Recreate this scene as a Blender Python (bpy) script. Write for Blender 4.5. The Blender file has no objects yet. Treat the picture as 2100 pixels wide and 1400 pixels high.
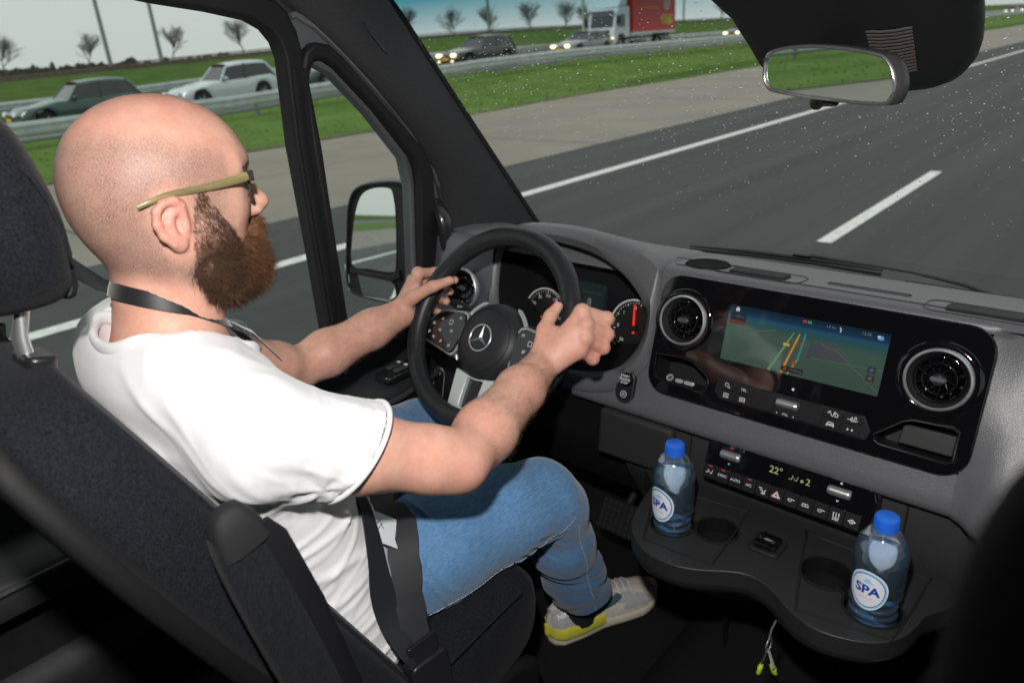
import bpy, bmesh, math, random
import numpy as np
from mathutils import Vector, Matrix, geometry

random.seed(7)
RNG = np.random.default_rng(7)
scene = bpy.context.scene
COL = scene.collection
rad = math.radians

# ------------------------------------------------------------------ camera
CAM = Vector((.366, 0.0, 1.95))
def cam_axes(yaw, pitch, roll):
    cy, sy, cp, sp = math.cos(yaw), math.sin(yaw), math.cos(pitch), math.sin(pitch)
    fwd = Vector((-sy * cp, cy * cp, -sp)); right = Vector((cy, sy, 0)); up = right.cross(fwd)
    r = math.cos(roll) * right + math.sin(roll) * up
    u = -math.sin(roll) * right + math.cos(roll) * up
    return r, u, fwd
CR, CU, CF = cam_axes(rad(43.084), rad(22.542), rad(-3.844))
cd = bpy.data.cameras.new('camera'); cam = bpy.data.objects.new('camera', cd); COL.objects.link(cam)
cd.sensor_fit = 'HORIZONTAL'; cd.sensor_width = 36; cd.lens = 25.305
cd.clip_start = .02; cd.clip_end = 6000
cam.matrix_world = Matrix(((CR.x, CU.x, -CF.x, CAM.x), (CR.y, CU.y, -CF.y, CAM.y), (CR.z, CU.z, -CF.z, CAM.z), (0, 0, 0, 1)))
cd.dof.use_dof = True; cd.dof.focus_distance = 1.05; cd.dof.aperture_fstop = 5.0
scene.camera = cam

# ------------------------------------------------------------------ sky, sun, flash, exposure
SUN_EL, SUN_AZ = 48, 205
world = bpy.data.worlds.new('World'); scene.world = world; world.use_nodes = True
nt = world.node_tree; nt.nodes.clear()
wo = nt.nodes.new('ShaderNodeOutputWorld'); bg = nt.nodes.new('ShaderNodeBackground')
sky = nt.nodes.new('ShaderNodeTexSky'); sky.sky_type = 'NISHITA'; sky.sun_disc = False
sky.sun_elevation = rad(SUN_EL); sky.sun_rotation = rad(SUN_AZ)
sky.air_density = 1.0; sky.dust_density = 4.0; sky.ozone_density = 1.0
cloud = nt.nodes.new('ShaderNodeMixRGB'); cloud.inputs[0].default_value = .90
cloud.inputs[2].default_value = (7.0, 7.25, 7.0, 1)          # closed, even cloud cover
nt.links.new(sky.outputs[0], cloud.inputs[1]); nt.links.new(cloud.outputs[0], bg.inputs[0])
bg.inputs[1].default_value = .10
nt.links.new(bg.outputs[0], wo.inputs[0])
sl = bpy.data.lights.new('sun', 'SUN'); sl.energy = 1.4; sl.angle = rad(14); sl.color = (1, .97, .92)
so = bpy.data.objects.new('sun', sl); COL.objects.link(so)
so.rotation_euler = (rad(90 - SUN_EL), 0, rad(180 - SUN_AZ))
# the photographer's flash gun, on the hot shoe just above the lens
fl = bpy.data.lights.new('camera_flash', 'SPOT'); fl.spot_size = rad(119); fl.spot_blend = .62; fl.shadow_soft_size = .022; fl.energy = 58; fl.color = (1, .97, .94)
fo = bpy.data.objects.new('camera_flash', fl); COL.objects.link(fo)
fpos = CAM + CU * .20 - CF * .02 - CR * .05
fo.matrix_world = Matrix(((CR.x, CU.x, -CF.x, fpos.x), (CR.y, CU.y, -CF.y, fpos.y), (CR.z, CU.z, -CF.z, fpos.z), (0, 0, 0, 1)))
vs = scene.view_settings; vs.view_transform = 'Standard'; vs.look = 'None'; vs.exposure = 0; vs.gamma = 1; vs.use_curve_mapping = False
scene.render.engine = 'CYCLES'
scene.cycles.use_denoising = True
scene.cycles.max_bounces = 8; scene.cycles.transparent_max_bounces = 24; scene.cycles.transmission_bounces = 8; scene.cycles.glossy_bounces = 5
scene.cycles.caustics_reflective = False; scene.cycles.caustics_refractive = False
scene.cycles.sample_clamp_indirect = 6

# ------------------------------------------------------------------ materials
MATS = {}
def nodes_of(m): return m.node_tree.nodes, m.node_tree.links
def M(name, col=(.5, .5, .5), rough=.5, metal=0., spec=.5, bump=0., bscale=300., var=0., vscale=40., coat=0., sheen=0.,
      emit=None, estr=0., sss=0., trans=0., ior=1.45, detail=4., stretch=None, col2=None, coatrough=.05, aniso=None):
    if name in MATS: return MATS[name]
    m = bpy.data.materials.new(name); m.use_nodes = True; MATS[name] = m
    n, l = nodes_of(m); b = n['Principled BSDF']
    b.inputs['Base Color'].default_value = (*col, 1); b.inputs['Roughness'].default_value = rough
    b.inputs['Metallic'].default_value = metal; b.inputs['Specular IOR Level'].default_value = spec
    b.inputs['Coat Weight'].default_value = coat; b.inputs['Coat Roughness'].default_value = coatrough
    b.inputs['Sheen Weight'].default_value = sheen; b.inputs['IOR'].default_value = ior
    b.inputs['Transmission Weight'].default_value = trans
    if sss:
        b.inputs['Subsurface Weight'].default_value = sss; b.inputs['Subsurface Radius'].default_value = (.009, .0035, .002)
        b.inputs['Subsurface Scale'].default_value = 1
    if emit: b.inputs['Emission Color'].default_value = (*emit, 1); b.inputs['Emission Strength'].default_value = estr
    if bump or var:
        tc = n.new('ShaderNodeTexCoord'); src = tc.outputs['Object']
        if stretch:
            mp = n.new('ShaderNodeMapping'); mp.inputs['Scale'].default_value = stretch; l.new(src, mp.inputs[0]); src = mp.outputs[0]
        if var:
            t = n.new('ShaderNodeTexNoise'); t.inputs['Scale'].default_value = vscale; t.inputs['Detail'].default_value = detail; l.new(src, t.inputs[0])
            r = n.new('ShaderNodeMapRange'); r.inputs[1].default_value = .3; r.inputs[2].default_value = .7; l.new(t.outputs[0], r.inputs[0])
            mx = n.new('ShaderNodeMixRGB'); l.new(r.outputs[0], mx.inputs[0])
            c2 = col2 or tuple(c * (1 - var) for c in col); c1 = col if col2 else tuple(min(1, c * (1 + var)) for c in col)
            mx.inputs[1].default_value = (*c1, 1); mx.inputs[2].default_value = (*c2, 1); l.new(mx.outputs[0], b.inputs['Base Color'])
        if bump:
            t2 = n.new('ShaderNodeTexNoise'); t2.inputs['Scale'].default_value = bscale; t2.inputs['Detail'].default_value = 3; l.new(src, t2.inputs[0])
            bp = n.new('ShaderNodeBump'); bp.inputs['Strength'].default_value = bump; bp.inputs['Distance'].default_value = .3 / bscale
            l.new(t2.outputs[0], bp.inputs['Height']); l.new(bp.outputs[0], b.inputs['Normal'])
    return m

def glass_pane(name, tint=(.9, .95, .93), refl=1.0, rough=0.0):
    """thin window pane: straight-through tint plus fresnel reflection"""
    m = bpy.data.materials.new(name); m.use_nodes = True; n, l = nodes_of(m); n.clear(); MATS[name] = m
    o = n.new('ShaderNodeOutputMaterial'); mx = n.new('ShaderNodeMixShader'); t = n.new('ShaderNodeBsdfTransparent'); g = n.new('ShaderNodeBsdfGlossy')
    f = n.new('ShaderNodeFresnel'); f.inputs[0].default_value = 1.35
    t.inputs[0].default_value = (*tint, 1); g.inputs['Roughness'].default_value = rough; g.inputs[0].default_value = (refl, refl, refl, 1)
    l.new(f.outputs[0], mx.inputs[0]); l.new(t.outputs[0], mx.inputs[1]); l.new(g.outputs[0], mx.inputs[2]); l.new(mx.outputs[0], o.inputs[0])
    return m

# ------------------------------------------------------------------ object helpers
def props(o, label=None, cat=None, group=None, kind=None):
    if label: o['label'] = label
    if cat: o['category'] = cat
    if group: o['group'] = group
    if kind: o['kind'] = kind
    return o
def thing(name, loc, label, cat, group=None):
    e = bpy.data.objects.new(name, None); e.empty_display_size = .05; COL.objects.link(e); e.location = loc
    return props(e, label, cat, group)
def attach(o, parent, keep=True):
    if parent is not None:
        o.parent = parent
        if keep:
            L = Vector((0, 0, 0)); q = parent
            while q is not None: L += q.location if q.type == 'EMPTY' else Vector((0, 0, 0)); q = q.parent
            o.matrix_parent_inverse = Matrix.Translation(-L) if parent.type == 'EMPTY' else Matrix.Identity(4)
    return o
def obj(name, verts, faces, mat, parent=None, smooth=35, bevel=0., seg=2, sub=0, keep=True, label=None):
    me = bpy.data.meshes.new(name)
    if isinstance(verts, np.ndarray): verts = verts.astype(float).tolist()
    me.from_pydata([tuple(v) for v in verts], [], [tuple(int(i) for i in f) for f in faces]); me.update()
    return finish(name, me, mat, parent, smooth, bevel, seg, sub, keep, label)
def finish(name, me, mat, parent=None, smooth=35, bevel=0., seg=2, sub=0, keep=True, label=None):
    if mat is not None:
        for mm in (mat if isinstance(mat, (list, tuple)) else [mat]): me.materials.append(mm)
    if smooth:
        me.polygons.foreach_set('use_smooth', [True] * len(me.polygons))
        if smooth < 180: me.set_sharp_from_angle(angle=rad(smooth))
    o = bpy.data.objects.new(name, me); COL.objects.link(o)
    if bevel:
        b = o.modifiers.new('b', 'BEVEL'); b.width = bevel; b.segments = seg; b.limit_method = 'ANGLE'; b.angle_limit = rad(30)
    if sub:
        s = o.modifiers.new('s', 'SUBSURF'); s.levels = sub; s.render_levels = sub
    attach(o, parent, keep)
    if label: o['label'] = label
    return o

class MB:
    """collects shapes in one vertex/face list"""
    def __init__(s): s.v = []; s.f = []
    def add(s, v, f):
        k = len(s.v); s.v += [tuple(p) for p in v]; s.f += [tuple(i + k for i in q) for q in f]; return s
    def build(s, name, mat, parent=None, **kw): return obj(name, s.v, s.f, mat, parent, **kw)

def box(c, size, axes=None):
    c = Vector(c); ax = axes or (Vector((1, 0, 0)), Vector((0, 1, 0)), Vector((0, 0, 1)))
    v = []
    for sz in (-.5, .5):
        for sy in (-.5, .5):
            for sx in (-.5, .5): v.append(c + ax[0] * (sx * size[0]) + ax[1] * (sy * size[1]) + ax[2] * (sz * size[2]))
    return v, [(0, 2, 3, 1), (4, 5, 7, 6), (0, 1, 5, 4), (2, 6, 7, 3), (0, 4, 6, 2), (1, 3, 7, 5)]
def frame_of(d, hint=Vector((0, 0, 1))):
    d = Vector(d).normalized(); h = Vector(hint)
    if abs(d.dot(h)) > .97: h = Vector((1, 0, 0)) if abs(d.x) < .9 else Vector((0, 1, 0))
    a = d.cross(h).normalized(); return a, a.cross(d).normalized()
def tube(pts, r, n=10, cap=True, closed=False, flat=1.0, hint=Vector((0, 0, 1))):
    pts = [Vector(p) for p in pts]; k = len(pts); rs = r if isinstance(r, (list, tuple)) else [r] * k
    v, f = [], []
    for i, p in enumerate(pts):
        d = (pts[(i + 1) % k] - pts[i - 1]) if closed else (pts[min(i + 1, k - 1)] - pts[max(i - 1, 0)])
        a, b = frame_of(d, hint)
        for j in range(n):
            t = 2 * math.pi * j / n; v.append(p + a * (math.cos(t) * rs[i]) + b * (math.sin(t) * rs[i] * flat))
    m = k if closed else k - 1
    for i in range(m):
        for j in range(n):
            i2 = (i + 1) % k; f.append((i * n + j, i * n + (j + 1) % n, i2 * n + (j + 1) % n, i2 * n + j))
    if cap and not closed: f.append(tuple(range(n - 1, -1, -1))); f.append(tuple((k - 1) * n + j for j in range(n)))
    return v, f
def lathe(prof, c, axis=(0, 0, 1), n=32, close=False, hint=Vector((0, 1, 0))):
    """profile [(radius, height)] revolved about axis through c"""
    axis = Vector(axis).normalized(); a, b = frame_of(axis, hint); c = Vector(c); v, f = [], []
    for r, h in prof:
        for j in range(n):
            t = 2 * math.pi * j / n; v.append(c + axis * h + a * (r * math.cos(t)) + b * (r * math.sin(t)))
    for i in range(len(prof) - 1):
        for j in range(n): f.append((i * n + j, i * n + (j + 1) % n, (i + 1) * n + (j + 1) % n, (i + 1) * n + j))
    if close: f.append(tuple(range(n - 1, -1, -1))); f.append(tuple((len(prof) - 1) * n + j for j in range(n)))
    return v, f
def grid(rows, closed_u=False, closed_v=False):
    R, K = len(rows), len(rows[0]); v = [p for r in rows for p in r]; f = []
    for i in range(R if closed_v else R - 1):
        for j in range(K if closed_u else K - 1):
            i2, j2 = (i + 1) % R, (j + 1) % K; f.append((i * K + j, i * K + j2, i2 * K + j2, i2 * K + j))
    return v, f
def rrect(w, h, r, n=6, cx=0, cy=0):
    out = []
    for sx, sy, a0 in ((1, 1, 0), (-1, 1, 90), (-1, -1, 180), (1, -1, 270)):
        for i in range(n + 1):
            a = rad(a0 + 90 * i / n); out.append((cx + sx * (w / 2 - r) + r * math.cos(a), cy + sy * (h / 2 - r) + r * math.sin(a)))
    return out
def circle2(cx, cy, r, n=32): return [(cx + r * math.cos(2 * math.pi * i / n), cy + r * math.sin(2 * math.pi * i / n)) for i in range(n)]
def smooth_poly(pts, n=4, closed=True):
    """Catmull-Rom through the points"""
    k = len(pts); out = []; rng = range(k) if closed else range(k - 1)
    for i in rng:
        p = [np.array(pts[(i + d) % k] if closed else pts[min(max(i + d, 0), k - 1)], float) for d in (-1, 0, 1, 2)]
        for s in range(n):
            t = s / n; out.append(tuple(.5 * (2 * p[1] + (p[2] - p[0]) * t + (2 * p[0] - 5 * p[1] + 4 * p[2] - p[3]) * t * t + (3 * p[1] - p[0] - 3 * p[2] + p[3]) * t ** 3)))
    if not closed: out.append(tuple(map(float, pts[-1])))
    return out
def inside(p, poly):
    x, y = p; c = False; j = len(poly) - 1
    for i in range(len(poly)):
        xi, yi = poly[i]; xj, yj = poly[j]
        if (yi > y) != (yj > y) and x < (xj - xi) * (y - yi) / (yj - yi) + xi: c = not c
        j = i
    return c
def fill(loops):
    """triangulated 2D region: first loop is the outline, the rest are holes"""
    vs, es = [], []
    for lp in loops:
        k = len(vs); vs += [Vector((p[0], p[1])) for p in lp]; es += [(k + i, k + (i + 1) % len(lp)) for i in range(len(lp))]
    v2, e2, f2, *_ = geometry.delaunay_2d_cdt(vs, es, [], 0, 1e-7)
    out = []
    for t in f2:
        c = sum((v2[i] for i in t), Vector((0, 0))) / len(t)
        if inside(c, loops[0]) and not any(inside(c, h) for h in loops[1:]): out.append(tuple(t))
    return [(v.x, v.y) for v in v2], out
def plate(loops, n0, n1, F, skip_back=False):
    """2D region with holes extruded between offsets n0 (back) and n1 (front); F(u, v, n) -> point"""
    v2, tris = fill(loops); k = len(v2)
    v = [F(p[0], p[1], n1) for p in v2]; f = [t for t in tris]
    if not skip_back: v += [F(p[0], p[1], n0) for p in v2]; f += [tuple(i + k for i in reversed(t)) for t in tris]
    for lp in loops:
        b = len(v); m = len(lp)
        v += [F(p[0], p[1], n1) for p in lp] + [F(p[0], p[1], n0) for p in lp]
        for i in range(m): f.append((b + i, b + m + i, b + m + (i + 1) % m, b + (i + 1) % m))
    return v, f
def orient(me):
    bm = bmesh.new(); bm.from_mesh(me); bmesh.ops.remove_doubles(bm, verts=bm.verts, dist=1e-6); bmesh.ops.recalc_face_normals(bm, faces=bm.faces); bm.to_mesh(me); bm.free()
def slab(name, loops, n0, n1, F, mat, parent=None, bevel=0., seg=2, smooth=35, label=None, keep=True):
    v, f = plate(loops, n0, n1, F)
    me = bpy.data.meshes.new(name); me.from_pydata([tuple(p) for p in v], [], f); orient(me)
    if bevel:
        bm = bmesh.new(); bm.from_mesh(me)
        bmesh.ops.dissolve_limit(bm, angle_limit=rad(1), verts=bm.verts, edges=bm.edges); bm.to_mesh(me); bm.free()
    return finish(name, me, mat, parent, smooth, bevel, seg, 0, keep, label)
FONT_CACHE = {}
def text2(s, size, F, name, mat, parent, n=.0006, align='CENTER', rot=0., shear=0., keep=True, bold=0.0):
    """flat lettering laid on a surface: F(u, v, n)"""
    key = (s, align, bold)
    if key not in FONT_CACHE:
        cu = bpy.data.curves.new('t', 'FONT'); cu.body = s; cu.size = 1; cu.align_x = align; cu.align_y = 'CENTER'; cu.resolution_u = 3; cu.offset = bold
        to = bpy.data.objects.new('t', cu); me = bpy.data.meshes.new_from_object(to)
        FONT_CACHE[key] = ([tuple(v.co) for v in me.vertices], [tuple(p.vertices) for p in me.polygons])
        bpy.data.meshes.remove(me); bpy.data.objects.remove(to); bpy.data.curves.remove(cu)
    v, f = FONT_CACHE[key]; c, sn = math.cos(rot), math.sin(rot)
    vv = [F(size * (p[0] * c - p[1] * sn + shear * p[1]), size * (p[0] * sn + p[1] * c), n) for p in v]
    return obj(name, vv, f, mat, parent, smooth=0, keep=keep)
def sheet(name, poly, F, mat, parent, n=.0006, keep=True):
    v2, t = fill([poly]); return obj(name, [F(p[0], p[1], n) for p in v2], t, mat, parent, smooth=0, keep=keep)
def copy_tree(o, parent=None):
    c = o.copy(); inv = o.matrix_parent_inverse.copy(); COL.objects.link(c); c.parent = parent; c.matrix_parent_inverse = inv
    for ch in o.children: copy_tree(ch, c)
    return c
def plane_frame(P0, ux, uy, un): 
    P0, ux, uy, un = Vector(P0), Vector(ux), Vector(uy), Vector(un)
    return lambda u, v, n=0.: P0 + ux * u + uy * v + un * n
def sst(a, b, x):
    t = np.clip((np.asarray(x, float) - a) / (b - a), 0, 1); return t * t * (3 - 2 * t)

# ------------------------------------------------------------------ implicit surfaces (organic shapes)
class Field:
    def __init__(s, lo, hi, h):
        s.lo = np.array(lo, float); s.h = h; s.n = np.ceil((np.array(hi) - s.lo) / h).astype(int) + 1
        s.F = np.full(s.n, 1.0, np.float32); s.ax = [s.lo[i] + h * np.arange(s.n[i]) for i in range(3)]
    def sub(s, lo, hi):
        a = np.clip(np.floor((np.array(lo) - s.lo) / s.h).astype(int), 0, s.n); b = np.clip(np.ceil((np.array(hi) - s.lo) / s.h).astype(int) + 1, 0, s.n)
        sl = tuple(slice(a[i], b[i]) for i in range(3))
        X, Y, Z = np.meshgrid(*[s.ax[i][a[i]:b[i]].astype(np.float32) for i in range(3)], indexing='ij', sparse=True)
        return sl, X, Y, Z
    def put(s, fn, lo, hi, k=.01, op='u'):
        pad = k + 3 * s.h
        sl, X, Y, Z = s.sub(np.array(lo) - pad, np.array(hi) + pad)
        if 0 in s.F[sl].shape: return
        d = fn(X, Y, Z).astype(np.float32); a = s.F[sl]
        if op == 'u':
            h = np.clip(.5 + .5 * (a - d) / k, 0, 1); s.F[sl] = a * (1 - h) + d * h - k * h * (1 - h)
        else:                                   # carve
            d = -d; h = np.clip(.5 - .5 * (a - d) / k, 0, 1); s.F[sl] = a * (1 - h) + d * h + k * h * (1 - h)
    def cap(s, a, b, r1, r2=None, k=.01, op='u', flat=None):
        a, b = np.array(a, float), np.array(b, float); r2 = r1 if r2 is None else r2; ba = b - a; L2 = float(ba @ ba) + 1e-12; R = max(r1, r2)
        def fn(X, Y, Z):
            px, py, pz = X - a[0], Y - a[1], Z - a[2]
            t = np.clip((px * ba[0] + py * ba[1] + pz * ba[2]) / L2, 0, 1)
            qx, qy, qz = px - t * ba[0], py - t * ba[1], pz - t * ba[2]
            q = np.sqrt(qx * qx + qy * qy + qz * qz)
            if flat is not None:
                fd, fs = flat; dn = qx * fd[0] + qy * fd[1] + qz * fd[2]
                q = np.sqrt(np.maximum(q * q + dn * dn * (1 / fs ** 2 - 1), 0))
            return q - (r1 + (r2 - r1) * t)
        s.put(fn, np.minimum(a, b) - R * 1.2, np.maximum(a, b) + R * 1.2, k, op)
    def chain(s, pts, rs, k=.008, op='u', flat=None):
        for i in range(len(pts) - 1): s.cap(pts[i], pts[i + 1], rs[i], rs[i + 1], k, op, flat)
    def ell(s, c, r, k=.01, op='u', rot=None):
        c, r = np.array(c, float), np.array(r, float); R = float(r.max()); m = np.array(rot) if rot is not None else np.eye(3)
        def fn(X, Y, Z):
            p = [X - c[0], Y - c[1], Z - c[2]]
            q = [p[0] * m[i][0] + p[1] * m[i][1] + p[2] * m[i][2] for i in range(3)]
            k0 = np.sqrt(sum((q[i] / r[i]) ** 2 for i in range(3))); k1 = np.sqrt(sum((q[i] / r[i] ** 2) ** 2 for i in range(3))) + 1e-9
            return k0 * (k0 - 1) / k1
        s.put(fn, c - R, c + R, k, op)
    def mesh(s, smooth=1):
        F, h = s.F, s.h; ins = F < 0
        cnt = np.zeros(s.n - 1, np.int8); nx, ny, nz = s.n
        for dx in (0, 1):
            for dy in (0, 1):
                for dz in (0, 1): cnt += ins[dx:nx - 1 + dx, dy:ny - 1 + dy, dz:nz - 1 + dz]
        act = np.argwhere((cnt > 0) & (cnt < 8)); idx = np.full(s.n - 1, -1, np.int32); idx[tuple(act.T)] = np.arange(len(act))
        cs = [(i, j, k) for i in (0, 1) for j in (0, 1) for k in (0, 1)]
        val = np.stack([F[act[:, 0] + c[0], act[:, 1] + c[1], act[:, 2] + c[2]] for c in cs], 1)
        acc = np.zeros((len(act), 3)); num = np.zeros(len(act))
        for a in range(8):
            for b in range(a + 1, 8):
                if sum(abs(cs[a][i] - cs[b][i]) for i in range(3)) != 1: continue
                va, vb = val[:, a], val[:, b]; m = (va < 0) != (vb < 0); t = np.where(m, va / np.where(m, va - vb, 1), 0)
                pt = np.array(cs[a]) + t[:, None] * (np.array(cs[b]) - np.array(cs[a])); acc += np.where(m[:, None], pt, 0); num += m
        V = s.lo + h * (act + acc / num[:, None]); Q = []
        for axn in range(3):
            sl0 = [slice(None)] * 3; sl1 = [slice(None)] * 3; sl0[axn] = slice(0, -1); sl1[axn] = slice(1, None)
            A, B = ins[tuple(sl0)], ins[tuple(sl1)]; e = np.argwhere(A != B); u, w = [(1, 2), (2, 0), (0, 1)][axn]
            ok = (e[:, u] > 0) & (e[:, w] > 0) & (e[:, u] < s.n[u] - 1) & (e[:, w] < s.n[w] - 1); e = e[ok]; fl = A[tuple(e.T)]
            def cell(du, dw):
                c = e.copy(); c[:, u] += du; c[:, w] += dw; return idx[tuple(c.T)]
            q = np.stack([cell(-1, -1), cell(0, -1), cell(0, 0), cell(-1, 0)], 1); q[~fl] = q[~fl][:, ::-1]; Q.append(q)
        Q = np.concatenate(Q); V = lap(V, Q, smooth)
        return V, Q
def lap(V, Q, it):
    for _ in range(it):
        S = np.zeros_like(V); N = np.zeros(len(V))
        for a, b in ((0, 1), (1, 2), (2, 3), (3, 0)):
            np.add.at(S, Q[:, a], V[Q[:, b]]); np.add.at(S, Q[:, b], V[Q[:, a]]); np.add.at(N, Q[:, a], 1); np.add.at(N, Q[:, b], 1)
        V = V * .4 + .6 * S / N[:, None]
    return V
def vnormals(V, Q):
    n = np.cross(V[Q[:, 2]] - V[Q[:, 0]], V[Q[:, 3]] - V[Q[:, 1]]); N = np.zeros_like(V)
    for i in range(4): np.add.at(N, Q[:, i], n)
    return N / (np.linalg.norm(N, axis=1)[:, None] + 1e-12)
def npmesh(name, V, Q):
    me = bpy.data.meshes.new(name); me.vertices.add(len(V)); me.vertices.foreach_set('co', V.astype(np.float32).ravel())
    me.loops.add(Q.size); me.loops.foreach_set('vertex_index', Q.astype(np.int32).ravel()); me.polygons.add(len(Q))
    k = Q.shape[1]; me.polygons.foreach_set('loop_start', np.arange(0, Q.size, k, dtype=np.int32)); me.update(calc_edges=True); me.validate(); return me
def fattr(me, name, vals):
    a = me.attributes.new(name, 'FLOAT', 'POINT'); a.data.foreach_set('value', np.asarray(vals, np.float32))
class Waves:
    """smooth pseudo-noise from summed sines, for cloth and terrain"""
    def __init__(s, seed, n=14, f0=1., f1=4.):
        r = np.random.default_rng(seed); d = r.normal(size=(n, 3)); d /= np.linalg.norm(d, axis=1)[:, None]
        s.k = d * r.uniform(f0, f1, n)[:, None] * 2 * math.pi; s.p = r.uniform(0, 6.28, n); s.n = n
    def __call__(s, P): return np.sin(P @ s.k.T + s.p).sum(1) / math.sqrt(s.n / 2)

# =================================================================== the motorway outside
asphalt = M('asphalt', (.056, .060, .061), .85, spec=.3, var=.20, vscale=1.6, bump=.5, bscale=60, detail=10, stretch=(1, .03, 1))
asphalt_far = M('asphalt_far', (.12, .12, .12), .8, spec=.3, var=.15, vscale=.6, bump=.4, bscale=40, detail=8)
apron_m = M('apron_concrete', (.275, .250, .215), .9, spec=.2, var=.16, vscale=.5, bump=.4, bscale=50, detail=9, col2=(.225, .206, .178))
paint_m = M('road_paint', (.66, .68, .66), .6, var=.22, vscale=14, detail=9, bump=.3, bscale=60)
grass_m = M('grass', (.130, .200, .045), .9, spec=.1, var=.3, vscale=.55, bump=1, bscale=7, detail=10, col2=(.070, .140, .024))
bank_m = M('bank_grass', (.075, .135, .022), .9, spec=.1, var=.3, vscale=.7, bump=1, bscale=5, detail=10, col2=(.045, .085, .016))
ballast_m = M('ballast', (.085, .066, .052), .95, spec=.1, var=.3, vscale=4, bump=1, bscale=12)
zinc = M('galvanised_steel', (.58, .62, .64), .45, metal=.45, var=.12, vscale=3)
zinc_d = M('galvanised_post', (.28, .30, .31), .5, metal=.6)

def zr(y): return .1 + .75 * sst(6, 30, y)
def crest(y): return 1.0 + 1.9 * sst(-15, 70, y)
def gz(x, y):
    x = np.asarray(x, float); y = np.asarray(y, float)
    a = zr(y) * sst(-15.8, -24.5, x)
    a = a - .15 * np.exp(-((x + 38.5) / 1.4) ** 2)
    b = crest(y)
    a = a + (b - a) * sst(-40, -57, x)
    return a + (1.35 - b) * sst(-66, -150, x)
YS = sorted(set(list(range(-320, -20, 30)) + list(range(-20, 90, 3)) + list(range(90, 420, 25)) + [500, 700, 1000, 1500, 2500]))
def strip(name, xs, mat, dz=0., wob=0., seed=1, ys=YS, label=None, cat=None, kind='structure'):
    w = Waves(seed, 10, .03, .25); rows = []
    for y in ys:
        r = []
        for j, x in enumerate(xs):
            e = wob * float(w(np.array([[y * 1., j * 9., 0]]))[0]) if j in (0, len(xs) - 1) else 0
            if -23 < x < -15: e -= 2.6 * float(sst(8, 45, y)) * (x + 23) / 7.5
            r.append((x + e, y, float(gz(x, y)) + dz))
        rows.append(r)
    v, f = grid(rows); o = obj(name, v, f, mat, None, smooth=180); return props(o, label, cat, kind=kind)
field = strip('terrain', [2500, 900, 300, 60, 20, 9, 0, -8, -15, -18, -21, -24.5, -26, -30, -34, -36, -37.5, -38.5, -40, -43, -47, -52, -57, -60, -66, -90, -150, -400, -1200, -2600], bank_m, -.05)
props(field, 'flat green farmland and bank beside the motorway', 'terrain')
road = strip('road', [9.0, -3, -8.1], asphalt, 0., label='dark asphalt carriageway the van is driving on', cat='road')
apron = strip('paved_shoulder', [-8.05, -12, -15.65], apron_m, -.006, .05, 3, label='wide beige paved strip between road and grass', cat='shoulder')
med = strip('median_grass', [-15.55, -17, -19, -21, -23, -25.2], grass_m, .012, .10, 5, label='bright green grass median below the guard rail', cat='grass')
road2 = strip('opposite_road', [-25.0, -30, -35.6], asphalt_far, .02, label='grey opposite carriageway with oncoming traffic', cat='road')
vg = strip('far_verge', [-35.4, -36.5, -37.5, -38.5, -40, -43, -47, -52, -57.2], grass_m if False else bank_m, .03, .08, 8, label='green bank rising to the railway', cat='verge')
# grass tufts: uneven edge and texture of the median
tv, tf = [], []
for i in range(5000):
    x = -15.5 - 8.5 * random.random() ** 1.4; y = random.uniform(-12, 75); x = x - 2.6 * float(sst(8, 45, y)) * (x + 23) / 7.5 if x > -23 else x; z = float(gz(x, y)); h = random.uniform(.02, .07)
    for b in range(3):
        a = random.uniform(0, 6.28); dx, dy = math.cos(a), math.sin(a); s = random.uniform(.01, .025); k = len(tv); ln = random.uniform(.02, .08)
        tv += [(x - dy * s, y + dx * s, z), (x + dy * s, y - dx * s, z), (x + dx * ln, y + dy * ln, z + h)]; tf.append((k, k + 1, k + 2))
props(obj('grass_tufts', tv, tf, grass_m, None, smooth=0), 'tufts of grass on the median', 'grass', kind='stuff')
dirt_m = M('verge_soil', (.13, .105, .07), .95, var=.4, vscale=1.2, bump=1, bscale=9, detail=9, col2=(.10, .13, .04))
strip('soil_edge', [-15.48, -15.62, -15.82], dirt_m, .016, .09, 12, label='thin brown soil edge between the paved strip and the grass', cat='verge')
# markings
def marking(name, x0, x1, y0, y1, z, parent, n=1):
    ys = np.linspace(y0, y1, n + 1); v, f = grid([[(x0, y, z + float(gz(x0, y)) * (x0 < -15)), (x1, y, z + float(gz(x1, y)) * (x0 < -15))] for y in ys]); return obj(name, v, f, paint_m, parent, smooth=0)
marking('edge_line', -6.30, -6.10, -320, 1500, .004, road, 40)
for i, y0 in enumerate((-17.1, -5.1, 6.92, 18.92, 30.92, 42.92, 54.92, 66.92)): marking('lane_dash', -2.02, -1.88, y0, y0 + 4.07, .004, road)
marking('edge_line', -26.2, -26.05, -60, 400, .028, road2, 150)
for y0 in range(-32, 160, 12): marking('lane_dash', -30.1, -29.97, y0, y0 + 3, .028, road2, 3)
for y in (-6, 3, 12, 21, 30, 42):      # expansion joints across the paved strip
    obj('joint', *grid([[(-8.1, y, -.002), (-15.6, y, -.002)], [(-8.1, y + .03, -.002), (-15.6, y + .03, -.002)]]), ballast_m, apron, smooth=0)
obj('joint', *grid([[(-11.75, y, -.002), (-11.69, y, -.002)] for y in range(-60, 300, 6)]), M('joint_sealer', (.27, .25, .22), .9), apron, smooth=0)

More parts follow.
